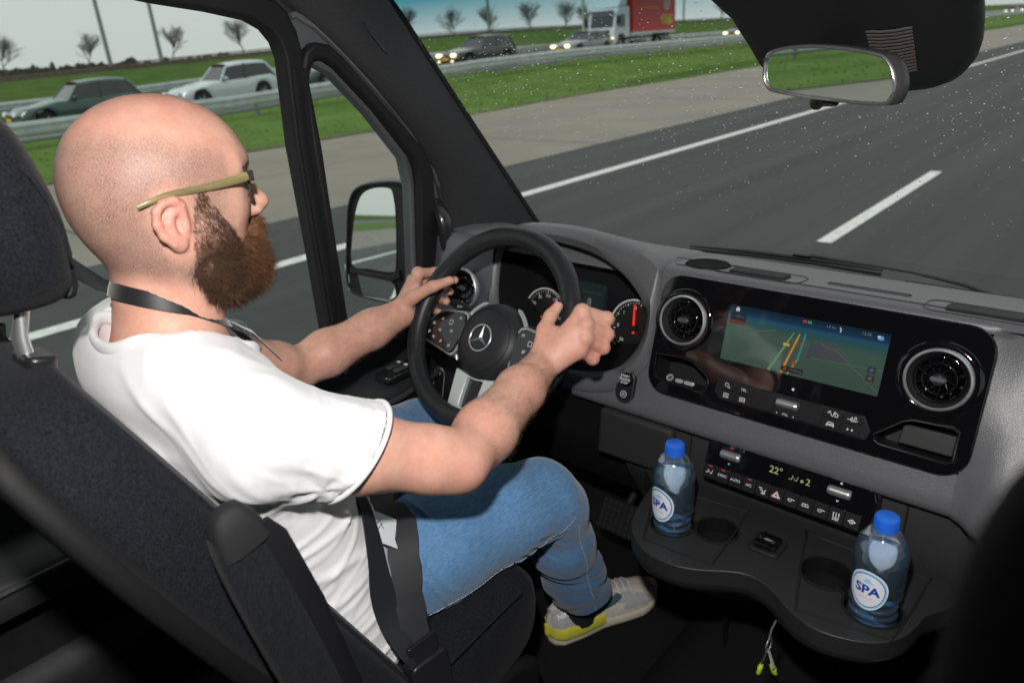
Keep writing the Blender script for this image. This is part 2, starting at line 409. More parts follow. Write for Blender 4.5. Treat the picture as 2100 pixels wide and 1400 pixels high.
# guard rails: W-beam on posts
def guard_rail(name, x, y0, y1, h0, label, step=4.0, double=False):
    t = thing(name, (x, y0, 0), label, 'guard rail')
    prof = [(.0, -.185), (.035, -.17), (.06, -.11), (.06, -.07), (.0, -.02), (0, .02), (.06, .07), (.06, .11), (.035, .17), (0, .185)]
    ys = list(np.arange(y0, y1, 6.0))
    rows = [[(x + p[0], y, float(gz(x, y)) + h0 + p[1]) for p in prof] for y in ys]
    obj('beam', *grid(rows), zinc, t, smooth=40)
    if double: obj('beam', *grid([[(x - .02 - p[0], y, float(gz(x, y)) + h0 + p[1]) for p in prof] for y in ys]), zinc, t, smooth=40)
    obj('lower_rail', *tube([(x + .01, y, float(gz(x, y)) + h0 - .30) for y in ys], .05, 8), zinc_d, t)
    pv, pf = box((0, 0, 0), (.07, .12, .75)); pm = bpy.data.meshes.new('post'); pm.from_pydata(pv, [], pf); pm.materials.append(zinc_d)
    for y in np.arange(y0 + 1, min(y1, 170), step):
        p = bpy.data.objects.new('post', pm); COL.objects.link(p); p.location = (x - .05, y, float(gz(x, y)) + h0 - .28); attach(p, t)
guard_rail('guard_rail', -22.6, -60, 400, .52, 'galvanised double guard rail along the grass median', double=True)
guard_rail('guard_rail', -37.2, -60, 400, .62, 'thinner grey guard rail behind the oncoming cars')

# railway on the bank
ys = [y for y in YS if -200 < y < 500]
tr = thing('railway_track', (-60, 0, 0), 'dark brown railway ballast bed along the top of the bank', 'railway')
obj('ballast_bed', *grid([[(-57.0, y, float(crest(y)) - .15), (-57.6, y, float(crest(y)) + .32), (-63, y, float(crest(y)) + .32), (-63.8, y, float(crest(y)) - .3)] for y in ys]), ballast_m, tr)
for x in (-58.6, -60.1): obj('rail', *tube([(x, y, float(crest(y)) + .45) for y in ys], .045, 6), M('rusty_rail', (.09, .055, .04), .7, metal=.4), tr)
mast_m = M('mast_steel', (.30, .32, .31), .6, metal=.3)
masts = []
for y, lab in ((6, 'lattice'), (22.2, 'grey catenary mast with cross arm, left of the bare tree in the side window'), (25.9, 'grey catenary mast touching the third bare tree in the side window'), (62, 'far grey catenary mast behind the windscreen pillar'), (104, 'grey catenary mast beyond the lorry')):
    if lab == 'lattice': continue
    z = float(crest(y)); t = thing('catenary_mast', (-57.9, y, z), lab, 'mast', 'catenary masts along the railway')
    obj('pole', *tube([(-57.9, y, z - .2), (-57.9, y, z + 9.2)], [.16, .12], 10), mast_m, t)
    obj('arm', *tube([(-57.9, y, z + 6.7), (-60.8, y, z + 7.1)], .05, 6), mast_m, t); obj('arm', *tube([(-57.9, y, z + 6.0), (-60.5, y, z + 5.9)], .04, 6), mast_m, t)
    obj('cross_arm', *tube([(-57.9, y - .9, z + 6.15), (-57.9, y + 1.2, z + 6.15)], .05, 6), mast_m, t)
    obj('base', *box((-57.9, y, z + .1), (.5, .5, .5)), ballast_m, t)
wt = thing('overhead_wires', (-60, 0, 0), 'thin overhead railway wires at the top of the side window', 'wires')
for z in (5.9, 6.9): obj('wire', *tube([(-59.6, y, float(crest(y)) + z) for y in ys], .012, 4), mast_m, wt)
# lamp post by the lorry
lp = thing('lamp_post', (-37.9, 52, 0), 'pale grey lamp post in front of the lorry cab', 'lamp post')
gzl = float(gz(-37.9, 52)); obj('pole', *tube([(-37.9, 52, gzl), (-37.9, 52, gzl + 9)], [.13, .07], 10), M('lamp_post_grey', (.5, .52, .52), .5, metal=.2), lp); obj('lamp_arm', *tube([(-37.9, 52, gzl + 9), (-36.2, 52, gzl + 9.3)], .05, 6), zinc, lp)

# bare trees
bark = M('bark', (.14, .125, .11), .9, var=.2, vscale=3)
def bare_tree(seed, H):
    r = random.Random(seed); tr_, cr_ = MB(), MB()
    def seg(m, a, b, r1, r2, n):
        v, f = tube([a, b], [r1, r2], n, cap=False); m.add(v, f)
    def grow(p, d, L, R, depth):
        n = 3 if depth < 2 else 2; q = p
        for i in range(n):
            d = (d + Vector((r.gauss(0, .13), r.gauss(0, .13), r.gauss(.05, .07)))).normalized(); e = q + d * (L / n)
            seg(tr_ if depth == 0 else cr_, q, e, R * (1 - .22 * i), R * (1 - .22 * (i + 1)), 6 if depth < 2 else 3)
            q = e
            if depth < 4:
                for _ in range(2 if depth else 1):
                    if depth == 0 and i == 0: continue
                    ax_ = Vector((r.gauss(0, 1), r.gauss(0, 1), r.gauss(0, .3))).normalized(); nd = (d * r.uniform(.6, 1.0) + ax_ * r.uniform(.5, .9)).normalized()
                    nd.z = abs(nd.z) * .8 + .12
                    grow(q, nd.normalized(), L * r.uniform(.55, .78), R * .48, depth + 1)
        if depth and depth < 4: grow(q, d, L * .6, R * .5, depth + 1)
        elif depth == 0:
            for _ in range(4):
                a = r.uniform(0, 6.28); grow(q, Vector((math.cos(a) * .55, math.sin(a) * .55, 1)).normalized(), L * .66, R * .6, 1)
    grow(Vector((0, 0, 0)), Vector((0, 0, 1)), H * .34, H * .022, 0)
    return tr_, cr_
tv_ = []
for s in (11, 23, 37, 51, 68):
    a, b = bare_tree(s, 1.0)
    ms = []
    for nm, mb in (('trunk', a), ('crown', b)):
        me = bpy.data.meshes.new(nm); me.from_pydata([tuple(p) for p in mb.v], [], mb.f); me.materials.append(bark); ms.append(me)
    zt = max(p[2] for p in b.v); tv_.append((ms, zt))
def place_tree(i, x, y, top, lab, wide=1.0):
    ms, zt = tv_[i % 5]; z0 = float(gz(x, y)) - .1; s = (top - z0) / zt
    t = thing('bare_tree', (x, y, z0), lab, 'tree', 'bare trees beyond the railway'); t.scale = (s * wide, s * wide, s); t.rotation_euler = (0, 0, i * 1.7)
    for nm, me in zip(('trunk', 'crown'), ms):
        c = bpy.data.objects.new(nm, me); COL.objects.link(c); c.parent = t
TREES = [(-110, 29.5, 7.2, 'bare tree cut by the left edge of the picture', 1.1), (-110, 39.0, 6.9, 'bare tree just left of the first catenary mast', 1.0), (-110, 50.8, 7.3, 'bare tree beside the second catenary mast', 1.0),
         (-110, 61.8, 8.2, 'bare tree standing alone at the front of the side window', 1.0), (-110, 95.6, 9.8, 'bare tree next to the windscreen pillar, under the blue tint', .9), (-110, 107.5, 9.6, 'second bare tree from the windscreen pillar', .9),
         (-110, 118.7, 9.8, 'third bare tree from the windscreen pillar', .9), (-110, 131.1, 10.2, 'fourth bare tree from the windscreen pillar', .9), (-112, 145, 10.4, 'bare tree close left of the lamp post', .9),
         (-112, 153, 10.0, 'bare tree between lamp post and lorry', 1.0), (-108, 215, 12.0, 'bare tree just right of the lorry', .9), (-108, 228, 11.5, 'second bare tree right of the lorry', .9), (-108, 246, 11.5, 'bare tree beside the overhead console', .9)]
for i, (x, y, tp, lab, wd) in enumerate(TREES): place_tree(i, x, y, tp, lab, wd)
# distant tree line on the horizon: one mass
tv, tf = [], []
tl = M('distant_trees', (.075, .09, .075), .95, var=.3, vscale=.05)
rr = random.Random(5)
for i in range(1500):
    t = i / 1500; y = -420 + 2600 * t; x = -760 - 240 * rr.random(); h = rr.uniform(2.5, 8.5) * (1.5 if rr.random() < .12 else 1) + max(0, y - 300) * .004; w = rr.uniform(2.5, 7)
    k = len(tv); m = 7
    for j in range(m):
        a = math.pi * j / (m - 1); tv.append((x, y - math.cos(a) * w, 1.0 + math.sin(a) ** .7 * h * rr.uniform(.75, 1.1)))
    for j in range(m): tv.append((x - 3 - rr.random() * 3, tv[k + j][1] * 1, tv[k + j][2] * .9))
    for j in range(m - 1): tf.append((k + j, k + j + 1, k + m + j + 1, k + m + j))
    tf.append(tuple(range(k, k + m)))
props(obj('distant_treeline', tv, tf, tl, None, smooth=0), 'low hazy line of trees on the far horizon', 'treeline', kind='stuff')

# =================================================================== oncoming vehicles
tyre_m = M('tyre', (.02, .02, .02), .85, bump=.3, bscale=90); rim_m = M('alloy_rim', (.45, .46, .47), .35, metal=.9)
cglass = M('car_glass', (.025, .03, .032), .06, spec=.6, coat=.5); black_trim = M('black_trim', (.02, .02, .021), .55, bump=.2, bscale=200)
lamp_on = M('headlight_lit', (.9, .85, .7), .2, emit=(1, .80, .45), estr=2.2); lamp_off = M('headlight_glass', (.62, .64, .66), .12, spec=.8, coat=1)
tail_m = M('tail_light', (.35, .02, .015), .2, coat=1); plate_m = M('number_plate', (.75, .48, .04), .5)
def wheel(parent, x, y, R, w=.21, keep=False):
    s = 1 if x > 0 else -1
    t = obj('wheel', *lathe([(R * .62, -w / 2), (R * .96, -w / 2), (R, -w / 2 + .03), (R, w / 2 - .03), (R * .96, w / 2), (R * .62, w / 2)], (x, y, R), (1, 0, 0), 28), tyre_m, parent, smooth=50, keep=keep)
    m = MB(); m.add(*lathe([(R * .63, .0), (R * .58, s * .05), (R * .60, s * .095), (R * .63, s * .10)], (x, y, R), (1, 0, 0), 28))
    for k in range(5):
        a = 2 * math.pi * k / 5; d = Vector((0, math.cos(a), math.sin(a))); e = Vector((0, -math.sin(a), math.cos(a)))
        m.add(*box(Vector((x + s * .075, y, R)) + d * R * .3, (.03, R * .60, R * .17), (Vector((1, 0, 0)), d, e)))
    m.build('rim', rim_m, t, keep=keep)
def car(name, label, paint, L=4.4, W=1.8, H=1.45, kind='sedan', lit=True, y=0, x=-28.5, group='oncoming cars on the opposite carriageway', has_plate=True):
    root = thing(name, (0, 0, 0), label, 'car', group)
    hw = W / 2; zb = .22; belt = .92 if H < 1.6 else 1.02; hood = .82 if H < 1.6 else .95
    # stations: front at -L/2
    st = np.linspace(-L / 2, L / 2, 41); fw, rw = -L / 2 + .86, L / 2 - .82; R = .32
    def top(y):
        t = (y + L / 2) / L
        a = hood - .26 * (1 - sst(0, .10, t)) - .05 * (1 - sst(.05, .25, t)) + (belt - hood) * sst(.18, .34, t)
        if kind == 'sedan': a += .05 * sst(.6, .8, t) - .16 * sst(.93, 1.0, t)
        else: a += .03 * sst(.6, .8, t) - .10 * sst(.95, 1.0, t)
        return float(a)
    def half(y):
        t = (y + L / 2) / L; return float(hw * (.80 + .20 * sst(0, .13, t)) * (.90 + .10 * (1 - sst(.88, 1, t))))
    rows = []
    for yy in st:
        w, z1 = half(yy), top(yy); b = zb + .10 * (1 - sst(0, .06, (yy + L / 2) / L))
        for wy in (fw, rw):
            d = abs(yy - wy)
            if d < R + .06: b = max(b, R + math.sqrt(max((R + .06) ** 2 - d * d, 0)))
        b = min(b, z1 - .12); m = b + (z1 - b) * .55
        half_r = [(w * .0, b), (w * .80, b), (w * .97, b + .03), (w, m), (w * .985, z1 - .10), (w * .93, z1 - .03), (w * .80, z1), (w * .4, z1 + .025), (0, z1 + .03)]
        ring = [Vector((p[0], yy, p[1])) for p in half_r] + [Vector((-p[0], yy, p[1])) for p in half_r[-2:0:-1]]
        rows.append(ring)
    v, f = grid(rows, closed_u=True); n = len(rows[0]); f += [tuple(range(n))[::-1], tuple(len(v) - n + i for i in range(n))]
    bm_ = obj('body', v, f, paint, root, smooth=50, keep=False)
    # wheel wells and underside
    obj('underbody', *box((0, 0, .30), (W * .86, L * .86, .22)), black_trim, root, smooth=0, keep=False)
    # greenhouse
    if kind == 'sedan': gy = [(-.20, 0), (.035, 1), (.62, 1), (.86, 0)]
    elif kind == 'wagon': gy = [(-.18, 0), (.06, 1), (.86, .96), (.985, 0)]
    elif kind == 'van': gy = [(-.36, 0), (-.14, 1), (.93, 1), (.99, 0)]
    else: gy = [(-.20, 0), (.05, 1), (.80, .93), (.97, 0)]
    y0, y1, y2, y3 = [g[0] * L / 2 for g in gy]; tH = H - .012
    def gpt(fy, hz, sx):                      # fy 0..1 along, hz 0..1 up
        ya = y0 + (y1 - y0) * hz; yb = y3 + (y2 - y3) * hz; yy = ya + (yb - ya) * fy
        zb_ = top(y0) * (1 - fy) + top(y3) * fy - .02; zt = tH - .05 * (2 * fy - 1) ** 2
        w = (half(0) * .93) * (1 - .22 * hz - .05 * hz ** 3) * (1 - .10 * (2 * fy - 1) ** 4 * hz)
        return Vector((sx * w, yy, zb_ + (zt - zb_) * hz))
    fs = np.linspace(0, 1, 13); hs = (0, .5, .86)
    rows = []
    for fy in fs:
        ring = [gpt(fy, h, 1) for h in hs] + [gpt(fy, h, -1) for h in hs[::-1]]
        rows.append(ring)
    v, f = grid(rows); k = len(rows[0]); f += [tuple(range(k)), tuple(len(v) - k + i for i in range(k))[::-1]]
    obj('windows', v, f, cglass, root, smooth=40, keep=False)
    rr_ = []
    for fy in fs:
        ring = [gpt(fy, .84, 1) * 1.0, gpt(fy, .93, 1), gpt(fy, 1.0, 1) * 1.0]
        c = gpt(fy, 1.0, 0); c.z += .03; l = [Vector((p.x * (1.012 if i < 2 else .93), p.y, p.z)) for i, p in enumerate(ring)]
        q = Vector((l[2].x * .5, l[2].y, c.z - .007)); rr_.append(l + [q, c, Vector((-q.x, q.y, q.z))] + [Vector((-p.x, p.y, p.z)) for p in l[::-1]])
    obj('roof', *grid(rr_), paint, root, smooth=60, keep=False)
    for s in (1, -1):                          # pillars
        for fy, wd in ((0.005, .035), (.42, .03), (.985, .06 if kind == 'sedan' else .05)):
            a, b = gpt(fy, 0, s), gpt(fy, .9, s); obj('pillar', *tube([a * 1.0, b], wd, 6, flat=1), paint if fy != .42 else black_trim, root, keep=False)
        mx = gpt(.06, .12, s); obj('mirror', *lathe([(.0, -.09), (.055, -.08), (.07, 0), (.055, .08), (0, .09)], (s * (abs(mx.x) + .12), mx.y, mx.z + .02), (1, 0, 0), 10), paint, root, smooth=60, keep=False)
        fx = half(-L / 2 + .08)
        obj('headlight', *plate([rrect(.36, .15, .05, 4)], -.09, .015, plane_frame((s * (fx - .20), -L / 2 + .045, .645 if H < 1.6 else .78), (1, 0, 0), (0, .35, .94), (s * .38, -.9, .3))), lamp_on if lit else lamp_off, root, keep=False)
        obj('fog_light', *plate([rrect(.20, .07, .03, 3)], -.05, .012, plane_frame((s * (fx - .25), -L / 2 + .005, .36), (1, 0, 0), (0, 0, 1), (s * .2, -1, 0))), lamp_on if lit else black_trim, root, keep=False)
        bx_ = half(L / 2); obj('tail_light', *plate([rrect(.25, .18, .05, 3)], -.06, .012, plane_frame((s * (bx_ - .10), L / 2 - .02, .76), (1, 0, 0), (0, 0, 1), (0, 1, 0))), tail_m, root, keep=False)
        wheel(root, s * (hw - .10), fw, R); wheel(root, s * (hw - .10), rw, R)
        obj('door_sill', *box((s * (hw * .985), 0, .29), (.03, rw - fw - .8, .08)), black_trim, root, bevel=.01, keep=False)
    obj('grille', *plate([rrect(.72, .14, .05, 3)], -.05, .012, plane_frame((0, -L / 2 + .012, .56), (1, 0, 0), (0, .25, .97), (0, -1, .2))), black_trim, root, keep=False)
    obj('bumper', *plate([rrect(W * .66, .16, .06, 3)], -.08, .02, plane_frame((0, -L / 2 + .02, .36), (1, 0, 0), (0, 0, 1), (0, -1, 0))), black_trim, root, keep=False)
    if has_plate: obj('number_plate', *plate_fn(root, L), plate_m, root, keep=False)
    root.location = (x, y, float(gz(x, y)) + .02)
    root.rotation_euler = (math.atan((float(gz(x, y + 2)) - float(gz(x, y - 2))) / 4), 0, 0)
    return root
def plate_fn(root, L): return plate([rrect(.50, .11, .015, 2)], -.02, .03, plane_frame((0, -L / 2 - .0, .46), (1, 0, 0), (0, 0, 1), (0, -1, 0)))
def paint(n, c, r=.28): return M('paint_' + n, c, r, spec=.5, coat=.8, metal=.15)
car('hatchback_car', 'dark green car nearest, just above the bald head', paint('green', (.035, .085, .07)), 4.2, 1.75, 1.48, 'hatch', False, y=9.5)
car('hatchback_car', 'white car passing in the side window', paint('white', (.62, .68, .70)), 4.3, 1.8, 1.52, 'hatch', False, y=15.0)
car('hatchback_car', 'dark grey car at the top of the small quarter window', paint('grey', (.05, .055, .062)), 4.2, 1.78, 1.47, 'sedan', False, y=20.6)
car('estate_car', 'black estate car with lit headlights, alone left of the other oncoming cars', paint('black', (.028, .032, .036)), 4.6, 1.82, 1.50, 'wagon', True, y=29.6)
car('sedan_car', 'silver grey saloon with lit headlights in front of the lorry', paint('silver', (.20, .22, .23)), 4.5, 1.8, 1.45, 'sedan', True, y=39.0)
car('sedan_car', 'dark saloon with bright headlights beside the overhead console', paint('dark', (.05, .055, .065)), 4.5, 1.8, 1.46, 'sedan', True, y=61.5)
for i, (y, c, kd, lab) in enumerate(((176, (.1, .11, .12), 'sedan', 'first of the far queued cars at the right edge'), (186, (.3, .31, .32), 'hatch', 'second of the far queued cars at the right edge'), (197, (.05, .05, .06), 'wagon', 'third of the far queued cars at the right edge'),
        (208, (.25, .05, .04), 'hatch', 'fourth of the far queued cars at the right edge'), (221, (.4, .41, .42), 'sedan', 'fifth of the far queued cars at the right edge'), (236, (.08, .1, .14), 'wagon', 'last of the far queued cars at the right edge'))):
    car('queued_car', lab, paint('q%d' % i, c), 4.4, 1.8, 1.5, kd, True, y=y, has_plate=False)

# lorry
def lorry(x, y):
    root = thing('lorry', (0, 0, 0), 'white lorry cab with a red box body in the far traffic', 'lorry')
    white = M('lorry_white', (.60, .66, .67), .4, coat=.3); red = M('lorry_red', (.52, .035, .03), .45, coat=.2, var=.06, vscale=2); 
    F = plane_frame((0, -2.6, 0), (0, 1, 0), (0, 0, 1), (1, 0, 0))
    prof = smooth_poly([(.0, .45), (-.02, 1.2), (.08, 1.55), (.42, 2.75), (.75, 3.0), (1.95, 3.05), (2.0, 1.5), (2.0, .55)], 3)
    slab('cab', [[(.02, .5), (0, 1.2), (.05, 1.5), (.30, 2.55), (.55, 2.85), (1.95, 2.95), (2.0, 1.4), (2.0, .85), (1.35, .85), (1.2, 1.1), (.6, 1.1), (.45, .8), (.4, .5)]], -1.18, 1.18, F, white, root, bevel=.06, seg=3, keep=False)
    slab('windscreen', [rrect(1.95, .85, .08)], -.05, .02, plane_frame((0, -2.46, 2.02), (1, 0, 0), (0, .235, .97), (0, -.97, .235)), cglass, root, bevel=.02, keep=False)
    for s in (1, -1):
        Fs = plane_frame((s * 1.18, -2.6, 0), (0, 1, 0), (0, 0, 1), (s, 0, 0))
        slab('side_window', [[(.38, 1.65), (.48, 2.3), (.65, 2.42), (1.35, 2.42), (1.38, 1.6), (.9, 1.55)]], -.05, .012, Fs, cglass, root, bevel=.01, keep=False)
        slab('door_handle', [rrect(.16, .04, .015, 3, 1.25, 1.45)], -.02, .03, Fs, black_trim, root, keep=False)
        slab('headlight', [rrect(.42, .2, .06, 4)], -.05, .03, plane_frame((s * .90, -2.62, .80), (1, 0, 0), (0, 0, 1), (0, -1, 0)), lamp_on, root, bevel=.01, keep=False)
        slab('mirror', [rrect(.22, .55, .06, 4)], -.1, .1, plane_frame((s * 1.42, -2.45, 2.05), (1, 0, 0), (0, 0, 1), (0, -1, 0)), black_trim, root, bevel=.03, keep=False)
        obj('mirror_arm', *tube([(s * 1.15, -2.35, 2.35), (s * 1.42, -2.42, 2.3)], .025, 6), black_trim, root, keep=False)
        slab('side_guard', [rrect(3.1, .10, .03, 3, 3.55, .95)], -.03, .03, plane_frame((s * 1.16, -2.6, 0), (0, 1, 0), (0, 0, 1), (s, 0, 0)), zinc, root, keep=False)
        slab('side_guard', [rrect(3.1, .10, .03, 3, 3.55, .68)], -.03, .03, plane_frame((s * 1.16, -2.6, 0), (0, 1, 0), (0, 0, 1), (s, 0, 0)), zinc, root, keep=False)
        for wy in (-1.72, 3.35): wheel(root, s * 1.02, wy, .49, .30)
    slab('bumper', [rrect(2.36, .42, .1, 4)], -.1, .08, plane_frame((0, -2.58, .60), (1, 0, 0), (0, 0, 1), (0, -1, 0)), white, root, bevel=.04, keep=False)
    slab('grille', [rrect(1.5, .45, .08, 4)], -.05, .03, plane_frame((0, -2.59, 1.2), (1, 0, 0), (0, 0, 1), (0, -1, 0)), black_trim, root, bevel=.02, keep=False)
    slab('sun_visor', [rrect(2.1, .2, .06, 4)], -.02, .03, plane_frame((0, -2.48, 2.62), (1, 0, 0), (0, .7, .7), (0, -.7, .7)), M('visor_dark', (.06, .03, .07), .4), root, keep=False)
    slab('wind_deflector', [[(.7, 2.9), (1.9, 3.0), (1.95, 3.85), (1.5, 3.7), (1.0, 3.25)]], -1.0, 1.0, F, white, root, bevel=.08, seg=3, keep=False)
    obj('box_body', *box((0, 2.75, 2.55), (2.5, 6.1, 2.75)), red, root, bevel=.03, keep=False)
    obj('lower_edge', *box((0, 2.75, 1.10), (2.54, 6.14, .15)), white, root, bevel=.02, keep=False)
    for s in (1, -1):
        Fb = plane_frame((s * 1.256, 2.75, 2.55), (0, s, 0), (0, 0, 1), (s, 0, 0))
        sheet('stripe', rrect(3.4, .34, .1, 4, -.6 * s, .95), Fb, M('lorry_orange', (.62, .16, .03), .5), root, .006, keep=False)
        sheet('stripe', rrect(2.6, .16, .05, 4, -.8 * s, .25), Fb, M('lorry_orange', (.62, .16, .03), .5), root, .006, keep=False)
        rr2 = random.Random(3)
        for k in range(9):
            cx, cy, r = rr2.uniform(.9, 2.5) * s, rr2.uniform(-1.0, -.35), rr2.uniform(.18, .42)
            sheet('produce_print', smooth_poly([(cx + r * math.cos(a) * rr2.uniform(.8, 1.2), cy + r * .75 * math.sin(a)) for a in np.linspace(0, 5.6, 8)], 3), Fb, [M('print_yellow', (.6, .42, .05), .5), M('print_green', (.35, .45, .07), .5), M('print_orange', (.62, .2, .04), .5)][k % 3], root, .008 + .002 * k, keep=False)
        sheet('figure_print', smooth_poly([(1.5 * s, 1.1), (1.95 * s, 1.2), (2.15 * s, .7), (2.0 * s, .2), (1.4 * s, 0), (1.1 * s, .5)], 4), Fb, M('print_pale', (.55, .28, .24), .5), root, .03, keep=False)
        sheet('figure_print', smooth_poly([(1.75 * s, 1.25), (2.2 * s, 1.3), (2.35 * s, .95), (1.9 * s, .8)], 4), Fb, M('print_dark', (.2, .22, .17), .5), root, .033, keep=False)
    obj('chassis', *box((0, 2.2, .85), (.9, 8.0, .28)), black_trim, root, smooth=0, keep=False)
    obj('fuel_tank', *box((.8, 1.4, .75), (.55, 1.0, .5)), black_trim, root, bevel=.08, keep=False)
    obj('rear_underrun', *box((0, 5.65, .6), (2.2, .12, .14)), zinc, root, keep=False)
    root.location = (x, y, float(gz(x, y)) + .02)
lorry(-32.6, 49.5)

# =================================================================== the van's cab
trim_black = M('trim_black', (.020, .021, .023), .55, spec=.4, bump=.35, bscale=900, var=.1, vscale=60)
trim_dark = M('trim_dark_grey', (.032, .033, .036), .6, spec=.35, bump=.35, bscale=900, var=.08, vscale=50)
trim_pillar = M('pillar_fabric', (.036, .037, .040), .85, spec=.2, bump=.6, bscale=1500, var=.15, vscale=300)
rubber = M('rubber_seal', (.012, .012, .013), .6, spec=.35)
frame_paint = M('door_frame_paint', (.135, .14, .15), .38, metal=.35, coat=.3, var=.05, vscale=30)
carpet_m = M('floor_carpet', (.010, .010, .011), .95, spec=.1, bump=1, bscale=700, var=.3, vscale=500)
lining_m = M('roof_lining', (.03, .031, .033), .9, bump=.4, bscale=900)
van = thing('van_cab', (0, .4, .78), 'dark interior shell of the van with pillar, windscreen and floor', 'van')

def ws(x, z, off=0.):
    y = 1.42 - .77 * (z - 1.5) + .05 * (1 - (x / .85) ** 2)
    n = Vector((0, -.792, -.61)); return Vector((x, y, z)) + n * off
# windscreen with blue shade band fading out downwards
wsm = glass_pane('windscreen_glass', (.93, .965, .95)); n_, l_ = nodes_of(wsm)
tc = n_.new('ShaderNodeTexCoord'); sp = n_.new('ShaderNodeSeparateXYZ'); l_.new(tc.outputs['Object'], sp.inputs[0])
mr = n_.new('ShaderNodeMapRange'); mr.inputs[1].default_value = 1.945; mr.inputs[2].default_value = 2.04; l_.new(sp.outputs[2], mr.inputs[0])
mxr = n_.new('ShaderNodeMixRGB'); mxr.inputs[1].default_value = (.93, .965, .95, 1); mxr.inputs[2].default_value = (.05, .34, .44, 1); l_.new(mr.outputs[0], mxr.inputs[0])
tb = [q for q in n_ if q.type == 'BSDF_TRANSPARENT'][0]; l_.new(mxr.outputs[0], tb.inputs[0])
wrows = [[ws(x, z) for x in np.linspace(-.865, .865, 25)] for z in np.linspace(1.455, 2.075, 16)]
wsh = obj('windscreen', *grid(wrows), wsm, van, smooth=180, label='windscreen glass with blue shade band along its top')
# ceramic black border, left edge and bottom
obj('glass_border', *grid([[ws(x, z, .002) for x in (-.866, -.848, -.838)] for z in np.linspace(1.455, 2.075, 16)]), rubber, wsh, smooth=180)
obj('glass_border', *grid([[ws(x, z, .002) for z in (1.45, 1.475)] for x in np.linspace(-.84, .865, 25)]), rubber, wsh, smooth=180)
# pillar trim: from the glass edge round to the door seal
Dl = [(1.150, 1.30), (1.145, 1.45), (1.135, 1.596), (1.124, 1.656), (1.093, 1.727), (.995, 1.841), (.883, 1.95), (.824, 1.998), (.76, 2.045)]
Gz = [1.40, 1.47, 1.56, 1.62, 1.69, 1.80, 1.92, 1.985, 2.07]
rows = []
for (dy, dz), gz_ in zip(Dl, Gz):
    d = Vector((-.93 + .12 * (dz - 1.3) + .004, dy, dz)); g = ws(-.842, gz_, .004); n = Vector((.75, -.6, -.2))
    rows.append([d + Vector((-.03, .0, 0)), d, d.lerp(g, .12) + n * .018, d.lerp(g, .35) + n * .030, d.lerp(g, .62) + n * .030, d.lerp(g, .85) + n * .016, g, g + Vector((0, .02, .0))])
v, f = grid(rows); pil = obj('pillar_trim', v, f, trim_pillar, van, smooth=180, sub=1, label='dark fabric covered windscreen pillar')
# matching pillar on the passenger's side
obj('pillar_trim', [(-p[0], p[1], p[2]) for p in v], [tuple(reversed(q)) for q in f], trim_pillar, van, smooth=180, sub=1)
# airbag tag high on the pillar
Ft = plane_frame((-.845, .985, 2.005), (.35, .55, -.72), (.75, -.66, -.1), (.62, -.72, -.3))
slab('pillar_tag', [[(-.034, -.004), (-.02, .008), (.03, .008), (.036, 0), (.022, -.010), (-.02, -.012)]], -.004, .006, plane_frame(pil.data.vertices[0].co * 0 + Vector((-.812, .935, 1.975)), (.1, .62, -.78), (.7, -.55, -.3), (.7, -.55, -.4)), M('tag_blue', (.03, .06, .085), .4), pil, bevel=.001)
# roof, header, floor, bulkhead, passenger side
obj('header_trim', *grid([[Vector((x, .62, 2.17)), Vector((x, .86, 2.14)), Vector((x, .965, 2.095)), ws(x, 2.052, .012), ws(x, 2.050, -.01)] for x in np.linspace(-.86, .86, 12)]), trim_black, van, smooth=60)
obj('roof_lining', *grid([[(-.99, -.75, 2.12), (-.70, -.75, 2.22), (.70, -.75, 2.22), (.99, -.75, 2.12)], [(-.99, .70, 2.12), (-.70, .70, 2.20), (.70, .70, 2.20), (.99, .70, 2.12)], [(-.99, .96, 2.06), (-.70, .97, 2.13), (.70, .97, 2.13), (.99, .96, 2.06)]]), lining_m, van, smooth=0)
obj('bulkhead', *box((0, -.78, 1.5), (2.0, .03, 1.5)), trim_dark, van)
obj('side_wall', *box((.985, .3, 1.06), (.03, 2.2, .64)), trim_dark, van)
obj('side_wall', *box((.985, -.55, 1.75), (.03, .5, .76)), trim_dark, van)
obj('side_wall', *box((-1.0, .3, 1.0), (.03, 2.2, .5)), trim_dark, van); obj('side_wall', *box((-.99, -.58, 1.68), (.03, .44, .9)), trim_dark, van)
obj('passenger_window', *grid([[(.97, -.3, 1.37), (.90, -.3, 2.12)], [(.97, 1.15, 1.37), (.90, .9, 2.12)]]), glass_pane('side_glass_dimmed', (.55, .60, .58)), van, smooth=0)  # out of view; tint darkened to cut daylight inside the cab
flo = obj('floor', *grid([[(x, -.78, .78), (x, .62, .78), (x, 1.22, .785), (x, 1.42, .90), (x, 1.52, 1.10), (x, 1.52, 1.46)] for x in np.linspace(-1.0, 1.0, 9)]), carpet_m, van, smooth=40)
obj('engine_tunnel', *grid([[(x, y, z) for x, z in ((-.20, .78), (-.16, .84), (-.10, .862), (.30, .862), (.36, .84), (.40, .78))] for y in (.82, .95, 1.1, 1.45)]), carpet_m, flo, smooth=50)
# rubber floor mat with raised edge
mt = thing('floor_mat', (-.3, .9, .786), 'black rubber mat on the driver floor under the shoe', 'floor mat')
slab('mat', [rrect(.52, .50, .06, 5)], 0, .008, plane_frame((-.42, .97, .7855), (1, 0, 0), (0, 1, 0), (0, 0, 1)), carpet_m, mt, bevel=.003)
obj('raised_edge', *tube([Vector((p[0] - .42, p[1] + .97, .796)) for p in rrect(.50, .48, .055, 6)], .006, 6, closed=True), rubber, mt)
# cowl below the windscreen, outside
obj('cowl', *grid([[(x, 1.475, 1.440), (x, 1.52, 1.452), (x, 1.60, 1.40), (x, 1.80, 1.26)] for x in np.linspace(-.9, .9, 9)]), trim_black, van, smooth=60)

